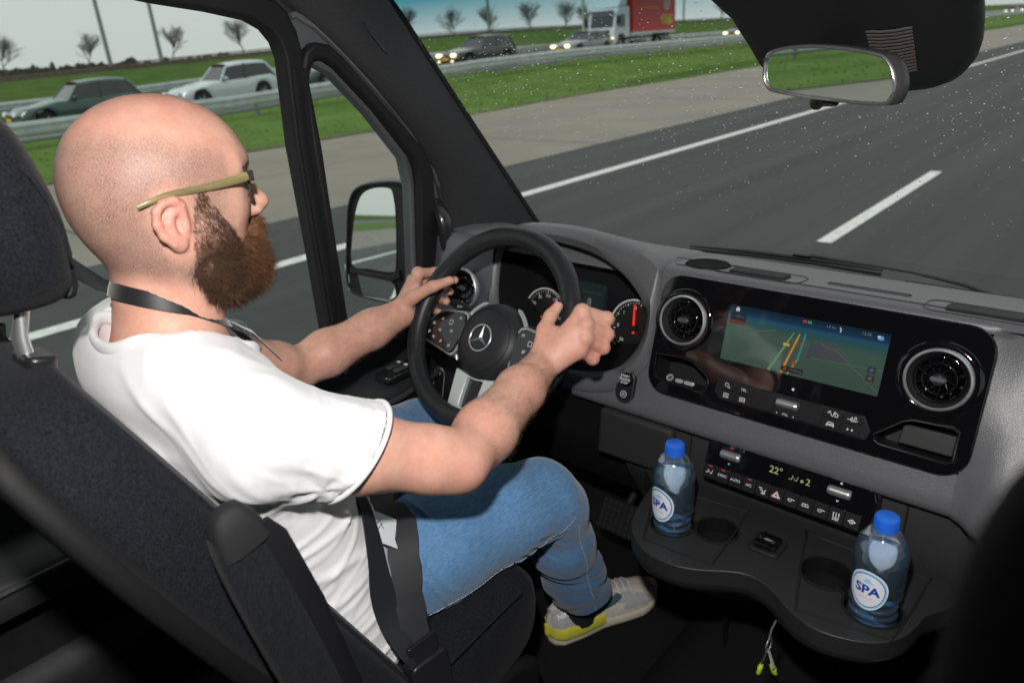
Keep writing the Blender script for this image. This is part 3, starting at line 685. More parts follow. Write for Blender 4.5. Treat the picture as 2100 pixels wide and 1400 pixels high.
# =================================================================== driver's door
door = thing('driver_door', (-.93, .4, .8), 'dark driver door with window, quarter light and grab handle', 'door')
FD = lambda y, z, n=0.: Vector((-.93 + .12 * (z - 1.3) + n, y, z))
main_hole = [(-.30, 1.37), (.79, 1.37), (.775, 1.579), (.757, 1.795), (.755, 1.948), (.747, 1.975), (.73, 1.996), (.70, 2.012), (.633, 2.026), (.549, 2.039), (.351, 2.078), (-.1, 2.10), (-.3, 2.09)]
q_hole = [(.837, 1.37), (.823, 1.588), (.81, 1.788), (.796, 1.905), (.799, 1.928), (.812, 1.942), (.832, 1.941), (.859, 1.925), (.945, 1.841), (1.036, 1.735), (1.049, 1.705), (1.054, 1.668), (1.052, 1.37)]
outer = [(-.40, 1.30), (.848, 1.30), (.835, 1.394), (.823, 1.588), (.81, 1.788), (.796, 1.93), (.784, 1.99), (.768, 2.022), (.748, 2.040), (.70, 2.056), (.6, 2.075), (.4, 2.11), (-.1, 2.15), (-.40, 2.14)]
slab('window_frame', [outer, main_hole], -.03, .014, FD, rubber, door, bevel=.006, seg=3)
rr_t = [(-.78, -.97, 2.10), (-.40, *FD(-.4, 2.135, -.02).xz), (-.10, *FD(-.1, 2.145, -.02).xz), (.40, *FD(.4, 2.105, -.02).xz), (.60, *FD(.6, 2.07, -.02).xz), (.70, *FD(.7, 2.05, -.02).xz), (.748, *FD(.748, 2.035, -.02).xz), (.79, *FD(.79, 2.005, -.02).xz), (.84, -.86, 2.00), (.90, -.855, 2.01), (.97, -.85, 2.045), (1.02, -.85, 2.06)]
obj('roof_rail', *grid([[(x, y, z), (x + .03, y, z + .035), (-.80, y, min(2.16, z + .09)), (-.68, y, 2.19 if y < .6 else 2.15)] for y, x, z in rr_t]), lining_m, van, smooth=60)
# two raised ribs of the divider bar
for o_ in (.012, .030): obj('divider_rib', *tube([FD(y + o_, z, .016) for y, z in ((.79, 1.37), (.775, 1.579), (.757, 1.795), (.756, 1.93))], .005, 6), rubber, door)
q_out = [(1.112, 1.37), (1.107, 1.445), (1.104, 1.602), (1.094, 1.700), (1.065, 1.752), (.97, 1.848), (.873, 1.944), (.846, 1.966), (.815, 1.972), (.793, 1.957), (.780, 1.92), (.79, 1.80), (.806, 1.588), (.815, 1.37)]
slab('quarter_seal', [q_out, q_hole], -.03, .020, FD, rubber, door, bevel=.007, seg=3)
s_out = [(1.148, 1.30), (1.143, 1.45), (1.135, 1.596), (1.124, 1.656), (1.093, 1.727), (.995, 1.841), (.883, 1.95), (.824, 1.998), (.785, 2.018), (.775, 2.015), (.776, 1.93), (.805, 1.6), (.82, 1.30)]
slab('frame_panel', [s_out, [(.848, 1.36), (.83, 1.588), (.818, 1.788), (.806, 1.90), (.82, 1.935), (.86, 1.915), (.945, 1.831), (1.03, 1.73), (1.046, 1.66), (1.044, 1.36)]], -.035, -.002, FD, frame_paint, door, bevel=.004, seg=3)
obj('seal_lip', *tube([FD(y + .004, z, .002) for y, z in s_out[0:10]], .006, 8), M('chrome_edge', (.30, .31, .32), .35, metal=.7), door)
sg = glass_pane('side_glass', (.86, .925, .90))
v2, t2 = fill([[(y * 1.0, z) for y, z in main_hole]]); obj('window_glass', [FD(p[0] + (0.01 if p[0] > .5 else 0), p[1], -.012) for p in v2], t2, sg, door, smooth=0)
v2, t2 = fill([q_hole]); obj('quarter_glass', [FD(p[0], p[1], -.012) for p in v2], t2, sg, door, smooth=0)
# inner door panel swept along the door
prof = [(-.945, 1.37), (-.930, 1.392), (-.905, 1.395), (-.885, 1.375), (-.882, 1.31), (-.875, 1.285), (-.835, 1.272), (-.792, 1.262), (-.778, 1.245), (-.780, 1.205), (-.80, 1.19), (-.85, 1.175), (-.868, 1.15), (-.868, 1.05), (-.84, 1.03), (-.83, .98), (-.86, .90), (-.87, .80)]
pr = []
for y in (-.38, 0, .3, .6, .8, .95, 1.05, 1.11, 1.14):
    t = float(sst(.85, 1.12, y)); pr.append([(x + (-.905 - x) * t * .75 if x > -.905 else x, y, z) for x, z in prof])
obj('door_panel', *grid(pr), trim_black, door, smooth=50)
obj('panel_trim_line', *tube([(-.776, y, 1.252) for y in (0, .4, .7, .86)] + [(-.80, .98, 1.252), (-.845, 1.08, 1.25)], .006, 6), trim_dark, door)
obj('armrest_pad', *box((-.835, .46, 1.283), (.085, .46, .02)), trim_dark, door, bevel=.008)
# switch pod
sw = slab('switch_pod', [rrect(.055, .11, .014, 4)], -.005, .010, plane_frame((-.833, .905, 1.280), (1, 0, 0), (0, 1, 0), (.2, 0, 1)), M('pod_black', (.012, .012, .014), .25, coat=.4), door, bevel=.003)
ico = M('icon_white', (.65, .66, .66), .5, emit=(.8, .85, .9), estr=.12)
for dx in (-.012, .013):
    for a, b in ((-.007, .007),): slab('window_switch', [rrect(.018, .05, .006, 3)], 0, .006, plane_frame((-.833 + dx, .905, 1.291), (1, 0, 0), (0, 1, 0), (.2, 0, 1)), trim_dark, sw, bevel=.002)
    sheet('switch_icon', rrect(.010, .007, .002, 2), plane_frame((-.833 + dx, .915, 1.2975), (1, 0, 0), (0, 1, 0), (.2, 0, 1)), ico, sw, .001)
# grab handle on the pillar side
obj('grab_handle', *tube(smooth_poly([(-.895, 1.115, 1.612), (-.862, 1.108, 1.585), (-.856, 1.112, 1.52), (-.858, 1.118, 1.46), (-.870, 1.122, 1.405), (-.905, 1.128, 1.375)], 4, False), [.022] * 3 + [.020] * 6 + [.018] * 8 + [.021] * 4, 12, flat=.8, hint=Vector((1, 0, 0))), M('handle_gloss', (.016, .016, .018), .32, coat=.3), door, smooth=60)
slab('handle_base', [[(1.075, 1.60), (1.14, 1.585), (1.152, 1.48), (1.16, 1.37), (1.085, 1.37), (1.08, 1.48)]], -.01, .016, FD, trim_black, door, bevel=.006)
obj('speaker_grille', *lathe([(0, 0), (.07, .002), (.08, -.004)], (-.866, .86, 1.08), (1, 0, 0), 28), trim_dark, door)

# =================================================================== outside mirror
sm = thing('side_mirror', (-1.25, 1.26, 1.25), 'tall black door mirror with split glass outside the quarter light', 'mirror')
mn = Vector((.347, -.93, .12)).normalized(); mx_ = Vector((0, 0, 1)).cross(mn).normalized(); my = mn.cross(mx_)
FM = plane_frame((-1.32, 1.25, 1.43), mx_, my, mn)
hs = [(-.109, -.092), (-.094, .04), (-.080, .120), (-.050, .163), (.012, .180), (.092, .181), (.125, .164), (.136, .102), (.120, -.138), (.093, -.183), (.034, -.178), (-.075, -.160), (-.103, -.137)]
hs = smooth_poly(hs, 3); cxh = .012
def inset(p, k, c=(.012, 0)): return [(c[0] + (q[0] - c[0]) * k, c[1] + (q[1] - c[1]) * k) for q in p]
rings = [(inset(hs, .93), .002), (inset(hs, .955), .010), (inset(hs, .985), .010), (hs, .0), (inset(hs, 1.02), -.03), (inset(hs, .97), -.08), (inset(hs, .80), -.115), (inset(hs, .5), -.13)]
v, f = grid([[FM(p[0], p[1], n) for p in r] for r, n in rings], closed_u=True); k = len(hs); f.append(tuple(len(v) - k + i for i in range(k)))
obj('housing', v, f, M('mirror_housing', (.016, .018, .020), .38, coat=.25), sm, smooth=60)
slab('glass_surround', [inset(hs, .95)], -.012, .001, FM, rubber, sm)
mir = M('mirror_silver', (.80, .84, .83), .01, metal=1.0)
g1 = smooth_poly([(-.087, -.069), (-.077, .026), (-.056, .105), (-.031, .147), (.011, .164), (.059, .164), (.071, .148), (.076, .087), (.067, -.061), (.049, -.084), (-.025, -.078)], 3)
slab('mirror_glass', [inset(g1, .97, (0, .04))], -.002, .005, FM, mir, sm, smooth=0)
g2 = [(-.063, -.092), (.048, -.107), (.060, -.118), (.058, -.152), (.034, -.166), (-.058, -.150)]
FM2 = plane_frame(FM(0, -.13, .003), mx_, (my + mn * .14).normalized(), (mn - my * .14 + mx_ * -.1).normalized())
slab('wide_angle_glass', [[(p[0], p[1] + .13) for p in g2]], -.002, .004, FM2, mir, sm, smooth=0)
slab('glass_divider', [[(-.095, -.075), (-.02, -.085), (.05, -.092), (.075, -.07), (.08, -.095), (.05, -.108), (-.03, -.099), (-.095, -.088)]], -.002, .010, FM, rubber, sm, bevel=.002)
slab('indicator_lens', [[(-.113, -.065), (-.104, -.065), (-.096, -.15), (-.106, -.142)]], -.03, .006, FM, M('indicator_lens', (.55, .55, .5), .2, coat=1), sm, bevel=.002)
obj('arm', *tube([FM(.12, -.08, -.05), Vector((-1.10, 1.22, 1.36)), Vector((-.95, 1.14, 1.36))], [.05, .045, .05], 12, flat=.7), trim_black, sm, smooth=60)

# =================================================================== inside mirror and overhead housing
KC = 1.03; FC_ = plane_frame(CAM + (Vector((0, 1.10, 1.93)) - CAM) * KC, (1, 0, 0), (0, -.792, .611), (0, -.611, -.792))
FC = lambda u, v, n=0.: FC_(u * KC, v * KC, n * .72)
oc = thing('overhead_console', (0, 1.10, 1.93), 'black sensor housing on the windscreen behind the inside mirror', 'sensor housing')
co = smooth_poly([(-.139, .17), (-.139, .09), (-.133, .014), (-.127, -.045), (-.090, -.084), (-.02, -.095), (.055, -.100), (.105, -.094), (.134, -.076), (.154, -.041), (.161, .007), (.163, .06), (.163, .17)], 3)
gl = M('housing_black', (.010, .010, .011), .45, bump=.2, bscale=700)
rings = [(co, -.004), (co, .012), (inset(co, .97, (.01, .03)), .030), (inset(co, .90, (.01, .03)), .044), (inset(co, .78, (.01, .03)), .050)]
v, f = grid([[FC(p[0], p[1], n) for p in r] for r, n in rings], closed_u=True); k = len(co); f.append(tuple(len(v) - k + i for i in range(k)))
obj('housing', v, f, gl, oc, smooth=50)
lv = M('louvre_brown', (.055, .048, .046), .6)
def lerp2(a, b, t): return (a[0] + (b[0] - a[0]) * t, a[1] + (b[1] - a[1]) * t)
def louvres(tl_, tr__, br, bl, n, off, r):
    for i in range(n):
        t = (i + .5) / n; a, b = lerp2(tl_, bl, t), lerp2(tr__, br, t)
        pts = [FC(*lerp2(a, b, s), off + .004 * math.sin(math.pi * s)) for s in (0, .33, .66, 1)]; obj('louvre', *tube(pts, r, 6), lv, oc, smooth=60)
louvres((.043, .055), (.097, .058), (.092, -.034), (.041, -.041), 14, .050, .0021)
louvres((-.107, .003), (-.057, .008), (-.056, -.016), (-.105, -.018), 6, .050, .0016)
louvres((.135, .040), (.149, .046), (.146, .006), (.135, -.002), 9, .034, .0014)
# the mirror's ball mount
rvm = thing('rear_view_mirror', (-.015, 1.08, 1.88), 'black framed inside mirror hanging below the sensor housing', 'mirror')
obj('mount_collar', *lathe([(.018, .0), (.026, .004), (.027, .030), (.023, .046), (.016, .047), (.014, .040)], FC(-.016, -.002, .046), FC(0, -.3, 1) - FC(0, 0, 0), 24), trim_black, rvm, smooth=50)
obj('stem', *tube([FC(-.016, -.01, .070), FC(-.018, -.02, .130), Vector((.038, .945, 1.895))], [.011, .010, .012], 10), M('stem_brown', (.05, .035, .03), .5), rvm, smooth=60)
rn = Vector((-.346, -.938, -.02)).normalized(); rx = Vector((0, 0, 1)).cross(rn).normalized(); ry = rn.cross(rx)
KR = .86; FR_ = plane_frame(CAM + (Vector((-.015, 1.08, 1.88)) - CAM) * KR, rx, ry, rn); FR = lambda u, v, n=0.: FR_(u * KR, v * KR, n)
fr = smooth_poly([(-.117, .003), (-.114, .026), (-.100, .036), (-.051, .041), (.015, .038), (.082, .028), (.100, .019), (.111, .004), (.115, -.014), (.110, -.030), (.094, -.036), (.007, -.033), (-.091, -.024), (-.111, -.014)], 3)
rings = [(inset(fr, .90, (0, .002)), .001), (inset(fr, .935, (0, .002)), .004), (inset(fr, .97, (0, .002)), .004), (fr, -.002), (inset(fr, 1.0, (0, .002)), -.012), (inset(fr, .9, (0, .002)), -.024), (inset(fr, .6, (0, .002)), -.032)]
v, f = grid([[FR(p[0], p[1], n) for p in r] for r, n in rings], closed_u=True); k = len(fr); f.append(tuple(len(v) - k + i for i in range(k)))
obj('frame', v, f, M('mirror_frame', (.035, .034, .037), .42, coat=.1), rvm, smooth=60)
obj('bright_edge', *tube([FR(p[0], p[1], .0035) for p in inset(fr, .935, (0, .002))], .0022, 6, closed=True), M('satin_silver', (.5, .5, .5), .3, metal=.9), rvm, smooth=60)
slab('mirror_glass', [inset(fr, .915, (0, .002))], -.004, .0025, FR, mir, rvm, smooth=0)
slab('dimming_lever', [rrect(.022, .012, .004, 3, .0, -.036)], -.014, -.006, FR, rubber, rvm, bevel=.002)

# =================================================================== wipers and rain
def wiper(name, lab, blade, arm):
    t = thing(name, ws(*blade[0]), lab, 'wiper', 'windscreen wipers')
    obj('blade', *tube([ws(x, z, -.012) for x, z in blade], .0035, 6), rubber, t); obj('blade_spine', *tube([ws(x, z, -.022) for x, z in blade], [.002] + [.0045] * (len(blade) - 2) + [.002], 6), trim_black, t)
    obj('arm', *tube([ws(x, z, o) for x, z, o in arm], [.009, .007, .005, .006], 8, flat=.5), trim_black, t)
    c = arm[-1]; obj('clip', *box(ws(c[0], c[1], -.025), (.04, .010, .009)), M('clip_grey', (.06, .07, .07), .5), t, bevel=.004)
wiper('wiper', 'wiper arm parked along the bottom of the windscreen behind the air vents', [(-.44, 1.466), (-.30, 1.472), (-.15, 1.473), (-.02, 1.468)], [(.24, 1.425, -.02), (.12, 1.447, -.035), (.03, 1.459, -.036), (-.18, 1.478, -.028)])
wiper('wiper', 'second wiper lying low on the glass toward the right edge', [(.02, 1.448), (.2, 1.444), (.4, 1.44), (.6, 1.438)], [(.72, 1.42, -.02), (.60, 1.44, -.035), (.50, 1.446, -.036), (.32, 1.454, -.028)])
drop_m = bpy.data.materials.new('raindrop'); drop_m.use_nodes = True; n_, l_ = nodes_of(drop_m); b_ = n_['Principled BSDF']
b_.inputs['Base Color'].default_value = (.95, .97, .97, 1); b_.inputs['Roughness'].default_value = .0; b_.inputs['Transmission Weight'].default_value = 1.0; b_.inputs['IOR'].default_value = 1.33
dv, df = [], []; rr = random.Random(9)
for i in range(3400):
    x = rr.uniform(-.84, .5); z = rr.triangular(1.53, 2.04, 1.92)
    if rr.random() < .35 and z < 1.75: continue
    r = rr.choice((.0004, .0005, .0006, .0007, .0008, .0013)) * rr.uniform(.8, 1.1); k = len(dv); n = 6; sx = rr.uniform(.8, 1.7)
    c = ws(x, z, -.001); ux, uy, un = Vector((1, 0, .3 * rr.uniform(-1, 1))), Vector((0, -.61, .792)), Vector((0, .792, .61))
    for rk, hk in ((1, 0), (.75, .62)):
        for j in range(n): a = 6.283 * j / n; dv.append(c + ux * (r * sx * rk * math.cos(a)) + uy * (r * rk * math.sin(a)) + un * (r * hk))
    dv.append(c + un * r * .9)
    for j in range(n): df.append((k + j, k + (j + 1) % n, k + n + (j + 1) % n, k + n + j)); df.append((k + n + j, k + n + (j + 1) % n, k + 2 * n))
props(obj('raindrops', dv, df, drop_m, None, smooth=180), 'small raindrops scattered over the windscreen', 'raindrops', kind='stuff')

# =================================================================== dashboard
dash_g = M('dash_grey', (.094, .095, .103), .38, spec=.7, bump=.8, bscale=620, var=.12, vscale=420)
dash_top_g = M('dash_top_grey', (.14, .144, .154), .62, spec=.35, bump=.5, bscale=1000, var=.06, vscale=400)
dash_d = M('dash_dark', (.026, .026, .027), .62, spec=.35, bump=.8, bscale=700, var=.1, vscale=300)
piano = M('piano_black', (.004, .004, .005), .055, spec=.55, coat=.6, coatrough=.02)
satin_b = M('satin_black', (.012, .012, .014), .34, spec=.45, bump=.08, bscale=900)
deep = M('pocket_black', (.010, .010, .011), .5, spec=.4)
silver = M('satin_chrome', (.74, .75, .77), .38, metal=.8)
chrome = M('chrome', (.78, .79, .80), .30, metal=.9)
white_ic = M('print_white', (.52, .54, .54), .5, emit=(.8, .82, .84), estr=.05)
red_ic = M('print_red', (.5, .02, .02), .5, emit=(1, .05, .04), estr=.12)
blue_ic = M('print_blue', (.1, .35, .7), .5, emit=(.2, .5, 1), estr=.15)
lcd = M('display_amber', (.25, .25, .10), .5, emit=(.62, .62, .28), estr=.13)
ts = rad(17.72); SU = Vector((0, math.sin(ts), math.cos(ts))); SN = Vector((0, -math.cos(ts), math.sin(ts)))
S0 = Vector((0, 1.041, 1.489)); FS = plane_frame(S0, (1, 0, 0), SU, SN)
dash = thing('dashboard', (0, 1.05, 1.2), 'grey van dashboard with glossy black centre panel and instrument hood', 'dashboard')
def sec(x):
    b = .38 * max(0, x - .30) ** 2
    top = [(1.455, 1.462), (1.36, 1.512), (1.28, 1.540), (1.20, 1.557), (1.13, 1.5665), (1.09, 1.570), (1.074, 1.5685), (1.0665, 1.562)]
    pts = [Vector((x, y + b * (y < 1.3), z)) for y, z in top]
    ins = abs(x) < .2385; dpn = -.062 if ins else -.0045
    for v, n in ((.070, -.0045), (.062, dpn), (.0, dpn), (-.06, dpn), (-.118, dpn), (-.126, -.0045), (-.16, -.004), (-.176, -.003), (-.185, -.007), (-.190, -.016), (-.189, -.034)):
        p = FS(x, v, n); p.y += b + (v + .03) * .26 * float(sst(.238, .290, x)); pts.append(p)
    return pts
xs = [-.258, -.2395, -.2375] + list(np.linspace(-.21, .21, 15)) + [.2375, .2395, .255, .27, .285, .30, .315, .33] + list(np.linspace(.35, .95, 10))
o = obj('upper_shell', *grid([sec(x) for x in xs]), [dash_g], dash, smooth=60)
# face below the instruments, round the start button
def side_face(x):
    tv = float(np.interp(x, [-.41, -.33, -.285, -.258], [-.165, -.138, -.098, .0]))
    return [FS(x, tv + (-.165 - tv) * k, -.0047) for k in (0, .33, .66, 1)] + [FS(x, v, n) for v, n in ((-.176, -.003), (-.185, -.007), (-.190, -.016), (-.189, -.034))]
obj('side_face', *grid([side_face(x) for x in np.linspace(-.41, -.2565, 12)]), dash_g, dash, smooth=60)
# top pad on the driver's side, behind the instrument hood
obj('top_pad', *grid([[(x, y, z) for y, z in ((1.455, 1.462), (1.36, 1.512), (1.28, 1.540), (1.20, 1.552), (1.15, 1.548), (1.12, 1.53))] for x in np.linspace(-.92, -.258, 14)]), dash_top_g, dash, smooth=60)
# lower dash (dark, grained)
low = [(1.018, 1.312), (1.012, 1.29), (1.008, 1.25), (1.006, 1.20), (1.02, 1.165), (1.06, 1.10), (1.12, 1.00), (1.22, .92)]
lo = obj('lower_shell', *grid([[(x, y + .38 * max(0, x - .30) ** 2, z) for y, z in low] for x in np.linspace(-.30, .95, 26)]), dash_d, dash, smooth=60)
obj('knee_panel', *grid([[(x, y, z) for y, z in ((.995, 1.325), (1.01, 1.30), (1.02, 1.22), (1.06, 1.10), (1.16, 1.00), (1.32, .95))] for x in np.linspace(-.92, -.30, 12)]), deep, dash, smooth=60)
for x, z0, z1 in ((-.162, 1.305, 1.21), (.187, 1.305, 1.19)):
    obj('seam', *tube([(x, 1.0105, z0), (x, 1.006, (z0 + z1) / 2), (x, 1.0045, z1)], .0016, 6), rubber, lo)
# bulge panel left of the centre stack on the lower dash
slab('knee_pad', [[(-.355, 1.20), (-.345, 1.300), (-.19, 1.300), (-.19, 1.205)]], 0, .02, lambda u, v, n=0: Vector((u, 1.010 - n, v)), dash_d, lo, bevel=.008, seg=3)

# --- instrument hood
inn = [(-.646, 1.120, 1.568), (-.511, 1.100, 1.574), (-.418, 1.085, 1.568), (-.352, 1.070, 1.549), (-.309, 1.060, 1.521), (-.278, 1.045, 1.489), (-.276, 1.030, 1.448), (-.295, 1.015, 1.406), (-.331, 1.005, 1.376), (-.40, 1.0, 1.358), (-.50, 1.0, 1.352), (-.60, 1.02, 1.365), (-.665, 1.065, 1.42), (-.688, 1.10, 1.49), (-.680, 1.118, 1.545)]
outr = [(-.654, 1.130, 1.585), (-.552, 1.120, 1.597), (-.451, 1.100, 1.601), (-.372, 1.085, 1.595), (-.300, 1.072, 1.583), (-.262, 1.060, 1.556), (-.248, 1.035, 1.46), (-.262, 1.012, 1.395), (-.315, .994, 1.345), (-.40, .986, 1.325), (-.50, .986, 1.32), (-.62, .998, 1.33), (-.695, 1.06, 1.41), (-.712, 1.105, 1.49), (-.70, 1.125, 1.56)]
I, U = smooth_poly(inn, 4), smooth_poly(outr, 4)
dp_ = [(-.485 + (p[0] + .485) * .93, 1.175, 1.465 + (p[2] - 1.465) * .90) for p in I]
back = [(p[0] * 1.0, 1.26 if p[2] > 1.5 else 1.2, min(1.548, p[2] - .03) if p[2] > 1.5 else p[2] - .0) for p in U]
mid = [tuple(.5 * (a + b) for a, b in zip(p, q)) for p, q in zip(I, U)]; mid = [(p[0], p[1] - .010, p[2] + .002) for p in mid]
obj('instrument_hood', *grid([back, [(p[0], p[1] + .03, p[2] + .000) for p in U], U, mid, I, [(p[0], p[1] + .006, p[2]) for p in I]], closed_u=True), dash_g, dash, smooth=60, label='grey hood arching over the instruments')
obj('hood_lining', *grid([[(p[0], p[1] + .005, p[2]) for p in I], dp_], closed_u=True), M('hood_lining', (.007, .007, .008), .75, spec=.2), dash, smooth=60)
ic = obj('instrument_face', *(lambda t: ([Vector((p[0], 1.176, p[1])) for p in t[0]], [tuple(reversed(q)) for q in t[1]]))(fill([[(p[0], p[2]) for p in dp_]])), satin_b, dash, smooth=0)
tk = rad(14)
def gauge(cx, cz, R, needle, nums, a0, a1, ticks, small):
    F = plane_frame((cx, 1.150, cz), (1, 0, 0), (0, math.sin(tk), math.cos(tk)), (0, -math.cos(tk), math.sin(tk)))
    g = obj('gauge', *lathe([(0, .0), (R * .93, .0), (R * .96, .004), (R, .004), (R, -.02)], F(0, 0), F(0, 0, 1) - F(0, 0, 0), 48), M('gauge_black', (.013, .012, .012), .4), ic, smooth=40)
    obj('gauge_ring', *tube([F(R * .98 * math.cos(a), R * .98 * math.sin(a), .005) for a in np.linspace(0, 2 * math.pi, 49)[:-1]], .0022, 8, closed=True), M('gauge_ring_bright', (.75, .75, .74), .4, metal=.25), g, smooth=60)
    tv, tf = [], []
    for i in range(ticks):
        a = rad(a0 + (a1 - a0) * i / (ticks - 1)); L = .10 if i % small == 0 else .05; d = Vector((math.cos(a), math.sin(a))); e = Vector((-d.y, d.x)); k = len(tv); w = .0007 if L < .1 else .001
        for s, r in ((-1, .90), (1, .90), (1, .90 - L), (-1, .90 - L)): q = d * (R * r) + e * (w * s); tv.append(F(q.x, q.y, .0012))
        tf.append((k, k + 1, k + 2, k + 3))
    obj('scale', tv, tf, white_ic, g, smooth=0)
    for i, s in enumerate(nums):
        a = rad(a0 + (a1 - a0) * i / (len(nums) - 1)); text2(s, R * .17, lambda u, v, n=0, a=a: F(R * .70 * math.cos(a) + u, R * .70 * math.sin(a) + v, n), 'numeral', white_ic, g, .0012, bold=.01)
    a = rad(needle); d = Vector((math.cos(a), math.sin(a))); e = Vector((-d.y, d.x))
    nm = M('needle_red', (.7, .02, .01), .4, emit=(1, .03, .02), estr=.55)
    slab('needle', [[tuple(d * -R * .18 + e * .0022), tuple(d * R * .83 + e * .0010), tuple(d * R * .83 - e * .0010), tuple(d * -R * .18 - e * .0022)]], .006, .009, F, nm, g)
    obj('needle_hub', *lathe([(.0, .011), (.006, .010), (.008, .0)], F(0, 0), F(0, 0, 1) - F(0, 0, 0), 20), satin_b, g)
gauge(-.600, 1.388, .058, 48, ['20', '40', '60', '80', '100', '120', '140', '160', '180'], 215, -35, 33, 4)
gauge(-.368, 1.404, .058, 95, ['50', '0', '1', '2', '3', '4'], 225, 10, 31, 5)
Fd = plane_frame((-.487, 1.158, 1.415), (1, 0, 0), (0, math.sin(tk), math.cos(tk)), (0, -math.cos(tk), math.sin(tk)))
cdp = slab('cluster_display', [rrect(.070, .12, .004, 3)], -.01, .004, Fd, M('cluster_screen', (.012, .016, .018), .15, emit=(.05, .10, .11), estr=.07), ic, bevel=.001)
text2('120', .016, lambda u, v, n=0: Fd(u, v - .005, n), 'speed_readout', M('readout', (.4, .42, .42), .5, emit=(.8, .9, .9), estr=.22), cdp, .0046)
sheet('status_bar', rrect(.05, .006, .001, 2, .004, .040), Fd, M('status_green', (.012, .03, .02), .5, emit=(.1, .4, .25), estr=.02), cdp, .0046)
sheet('glow', smooth_poly([(.0, -.05), (.03, -.055), (.03, -.03), (.01, -.035)], 3), Fd, M('glow_teal', (.01, .06, .07), .5, emit=(.05, .45, .5), estr=.15), cdp, .0046)
sheet('car_symbol', [(-.005, .020), (-.004, .028), (.004, .028), (.005, .020), (.005, .012), (-.005, .012)], Fd, M('symbol_grey', (.12, .14, .13), .5, emit=(.4, .5, .45), estr=.04), cdp, .0046)
# engine start button
es = slab('start_button', [rrect(.034, .058, .015, 6)], -.01, .003, lambda u, v, n=0: FS(u - .290, v - .136, n + .003), satin_b, dash, bevel=.002)
obj('start_ring', *tube([FS(p[0] - .290, p[1] - .136, .006) for p in rrect(.035, .059, .0155, 6)], .0012, 6, closed=True), trim_dark, es)
obj('start_disc', *lathe([(0, .010), (.013, .0095), (.0145, .007), (.0145, 0)], FS(-.290, -.124, 0), SN, 28), piano, es, smooth=40)
for i, s in enumerate(('START', 'ENGINE', 'STOP')): text2(s, .0062, lambda u, v, n=0, i=i: FS(u - .290, v - .118 - .0062 * i, n), 'button_text', white_ic, es, .0104, bold=.02)
text2('A', .010, lambda u, v, n=0: FS(u - .290, v - .152, n), 'button_text', white_ic, es, .0068); obj('icon_ring', *tube([FS(-.290 + .006 * math.cos(a), -.152 + .006 * math.sin(a), .0066) for a in np.linspace(0, 6.28, 20)[:-1]], .0006, 4, closed=True), white_ic, es)
# left end of the dash with its round vent
le = obj('end_panel', *grid([[Vector((x, 1.085 + .10 * (x + .70) ** 2 * 4 + oy, z)) for z, oy in ((1.545, .06), (1.552, .02), (1.535, .004), (1.44, -.012), (1.35, -.030), (1.325, -.02))] for x in np.linspace(-.925, -.69, 8)]), M('dash_side_grey', (.10, .105, .12), .45, bump=.3, bscale=900), dash, smooth=60)

# --- round turbine vents
def vent(c, un, uy, R, parent, dark=False):
    ux = Vector(uy).cross(Vector(un)).normalized(); F = plane_frame(c, ux, uy, un); A = Vector(un)
    t = obj('air_vent', *lathe([(R * 1.02, -.004), (R * 1.08, .002), (R * 1.05, .009), (R * .99, .011), (R * .95, .008)], c, A, 48), silver, parent, smooth=60, label='round air vent with bright ring')
    obj('vent_cone', *lathe([(R * .935, .008), (R * .84, -.010), (R * .80, -.012)], c, A, 48), M('vent_dark_cone', (.045, .045, .05), .4, metal=.4), t, smooth=60)
    obj('vent_bowl', *lathe([(R * .84, -.006), (R * .80, -.014), (R * .75, -.045), (0, -.05)], c, A, 32), deep, t, smooth=60)
    obj('vane_ring', *tube([F(R * .52 * math.cos(a), R * .52 * math.sin(a), -.006) for a in np.linspace(0, 2 * math.pi, 37)[:-1]], .0022, 8, closed=True), piano, t, smooth=60)
    obj('vane_ring', *tube([F(R * .78 * math.cos(a), R * .78 * math.sin(a), -.012) for a in np.linspace(0, 2 * math.pi, 37)[:-1]], .0025, 8, closed=True), piano, t, smooth=60)
    for i in range(10):
        a = 2 * math.pi * i / 10 + .2; d = F(math.cos(a), math.sin(a)) - F(0, 0); e = F(-math.sin(a), math.cos(a)) - F(0, 0)
        nrm = (A * .8 + e * .6).normalized(); sp_ = e.cross(d).normalized()
        obj('vane', *box(F(0, 0, -.014) + d * R * .5, (R * .60, .0022, .016), (d, (e * .8 - A * .6).normalized(), (A * .8 + e * .6).normalized())), piano, t, bevel=.0006)
    obj('vent_knob', *lathe([(.0, .006), (.006, .0055), (.009, .003), (.0098, -.004), (.0095, -.012)], F(0, 0, 0), A, 20), satin_b, t, smooth=50)
    for p in (1,): slab('knob_grip', [rrect(R * .52, R * .20, R * .095, 4)], .0, .007, F, M('knob_grey', (.055, .055, .06), .4), t, bevel=.002)
panel_pockets_L = [(-.238, -.064), (-.190, -.060), (-.168, -.062), (-.140, -.080), (-.134, -.088), (-.136, -.104), (-.142, -.110), (-.226, -.106), (-.236, -.100)]
panel_pockets_R = [(.128, -.100), (.160, -.072), (.172, -.066), (.222, -.063), (.230, -.068), (.231, -.108), (.224, -.114), (.138, -.112), (.130, -.108)]
out_p = rrect(.500, .210, .038, 8, 0, -.0265)
RV = .0405
gp = slab('centre_panel', [out_p, circle2(-.199, .003, RV, 40), circle2(.191, -.003, RV, 40), panel_pockets_L, panel_pockets_R], -.004, .006, FS, piano, dash, bevel=.0028, seg=3, label='glossy black panel with screen between two round vents')
vent(FS(-.199, .003, .004), SN, SU, RV, gp); vent(FS(.191, -.003, .004), SN, SU, RV, gp)
vent(Vector((-.761, 1.055, 1.448)), Vector((.12, -.97, .2)).normalized(), Vector((.02, .2, .98)).normalized(), .044, dash)
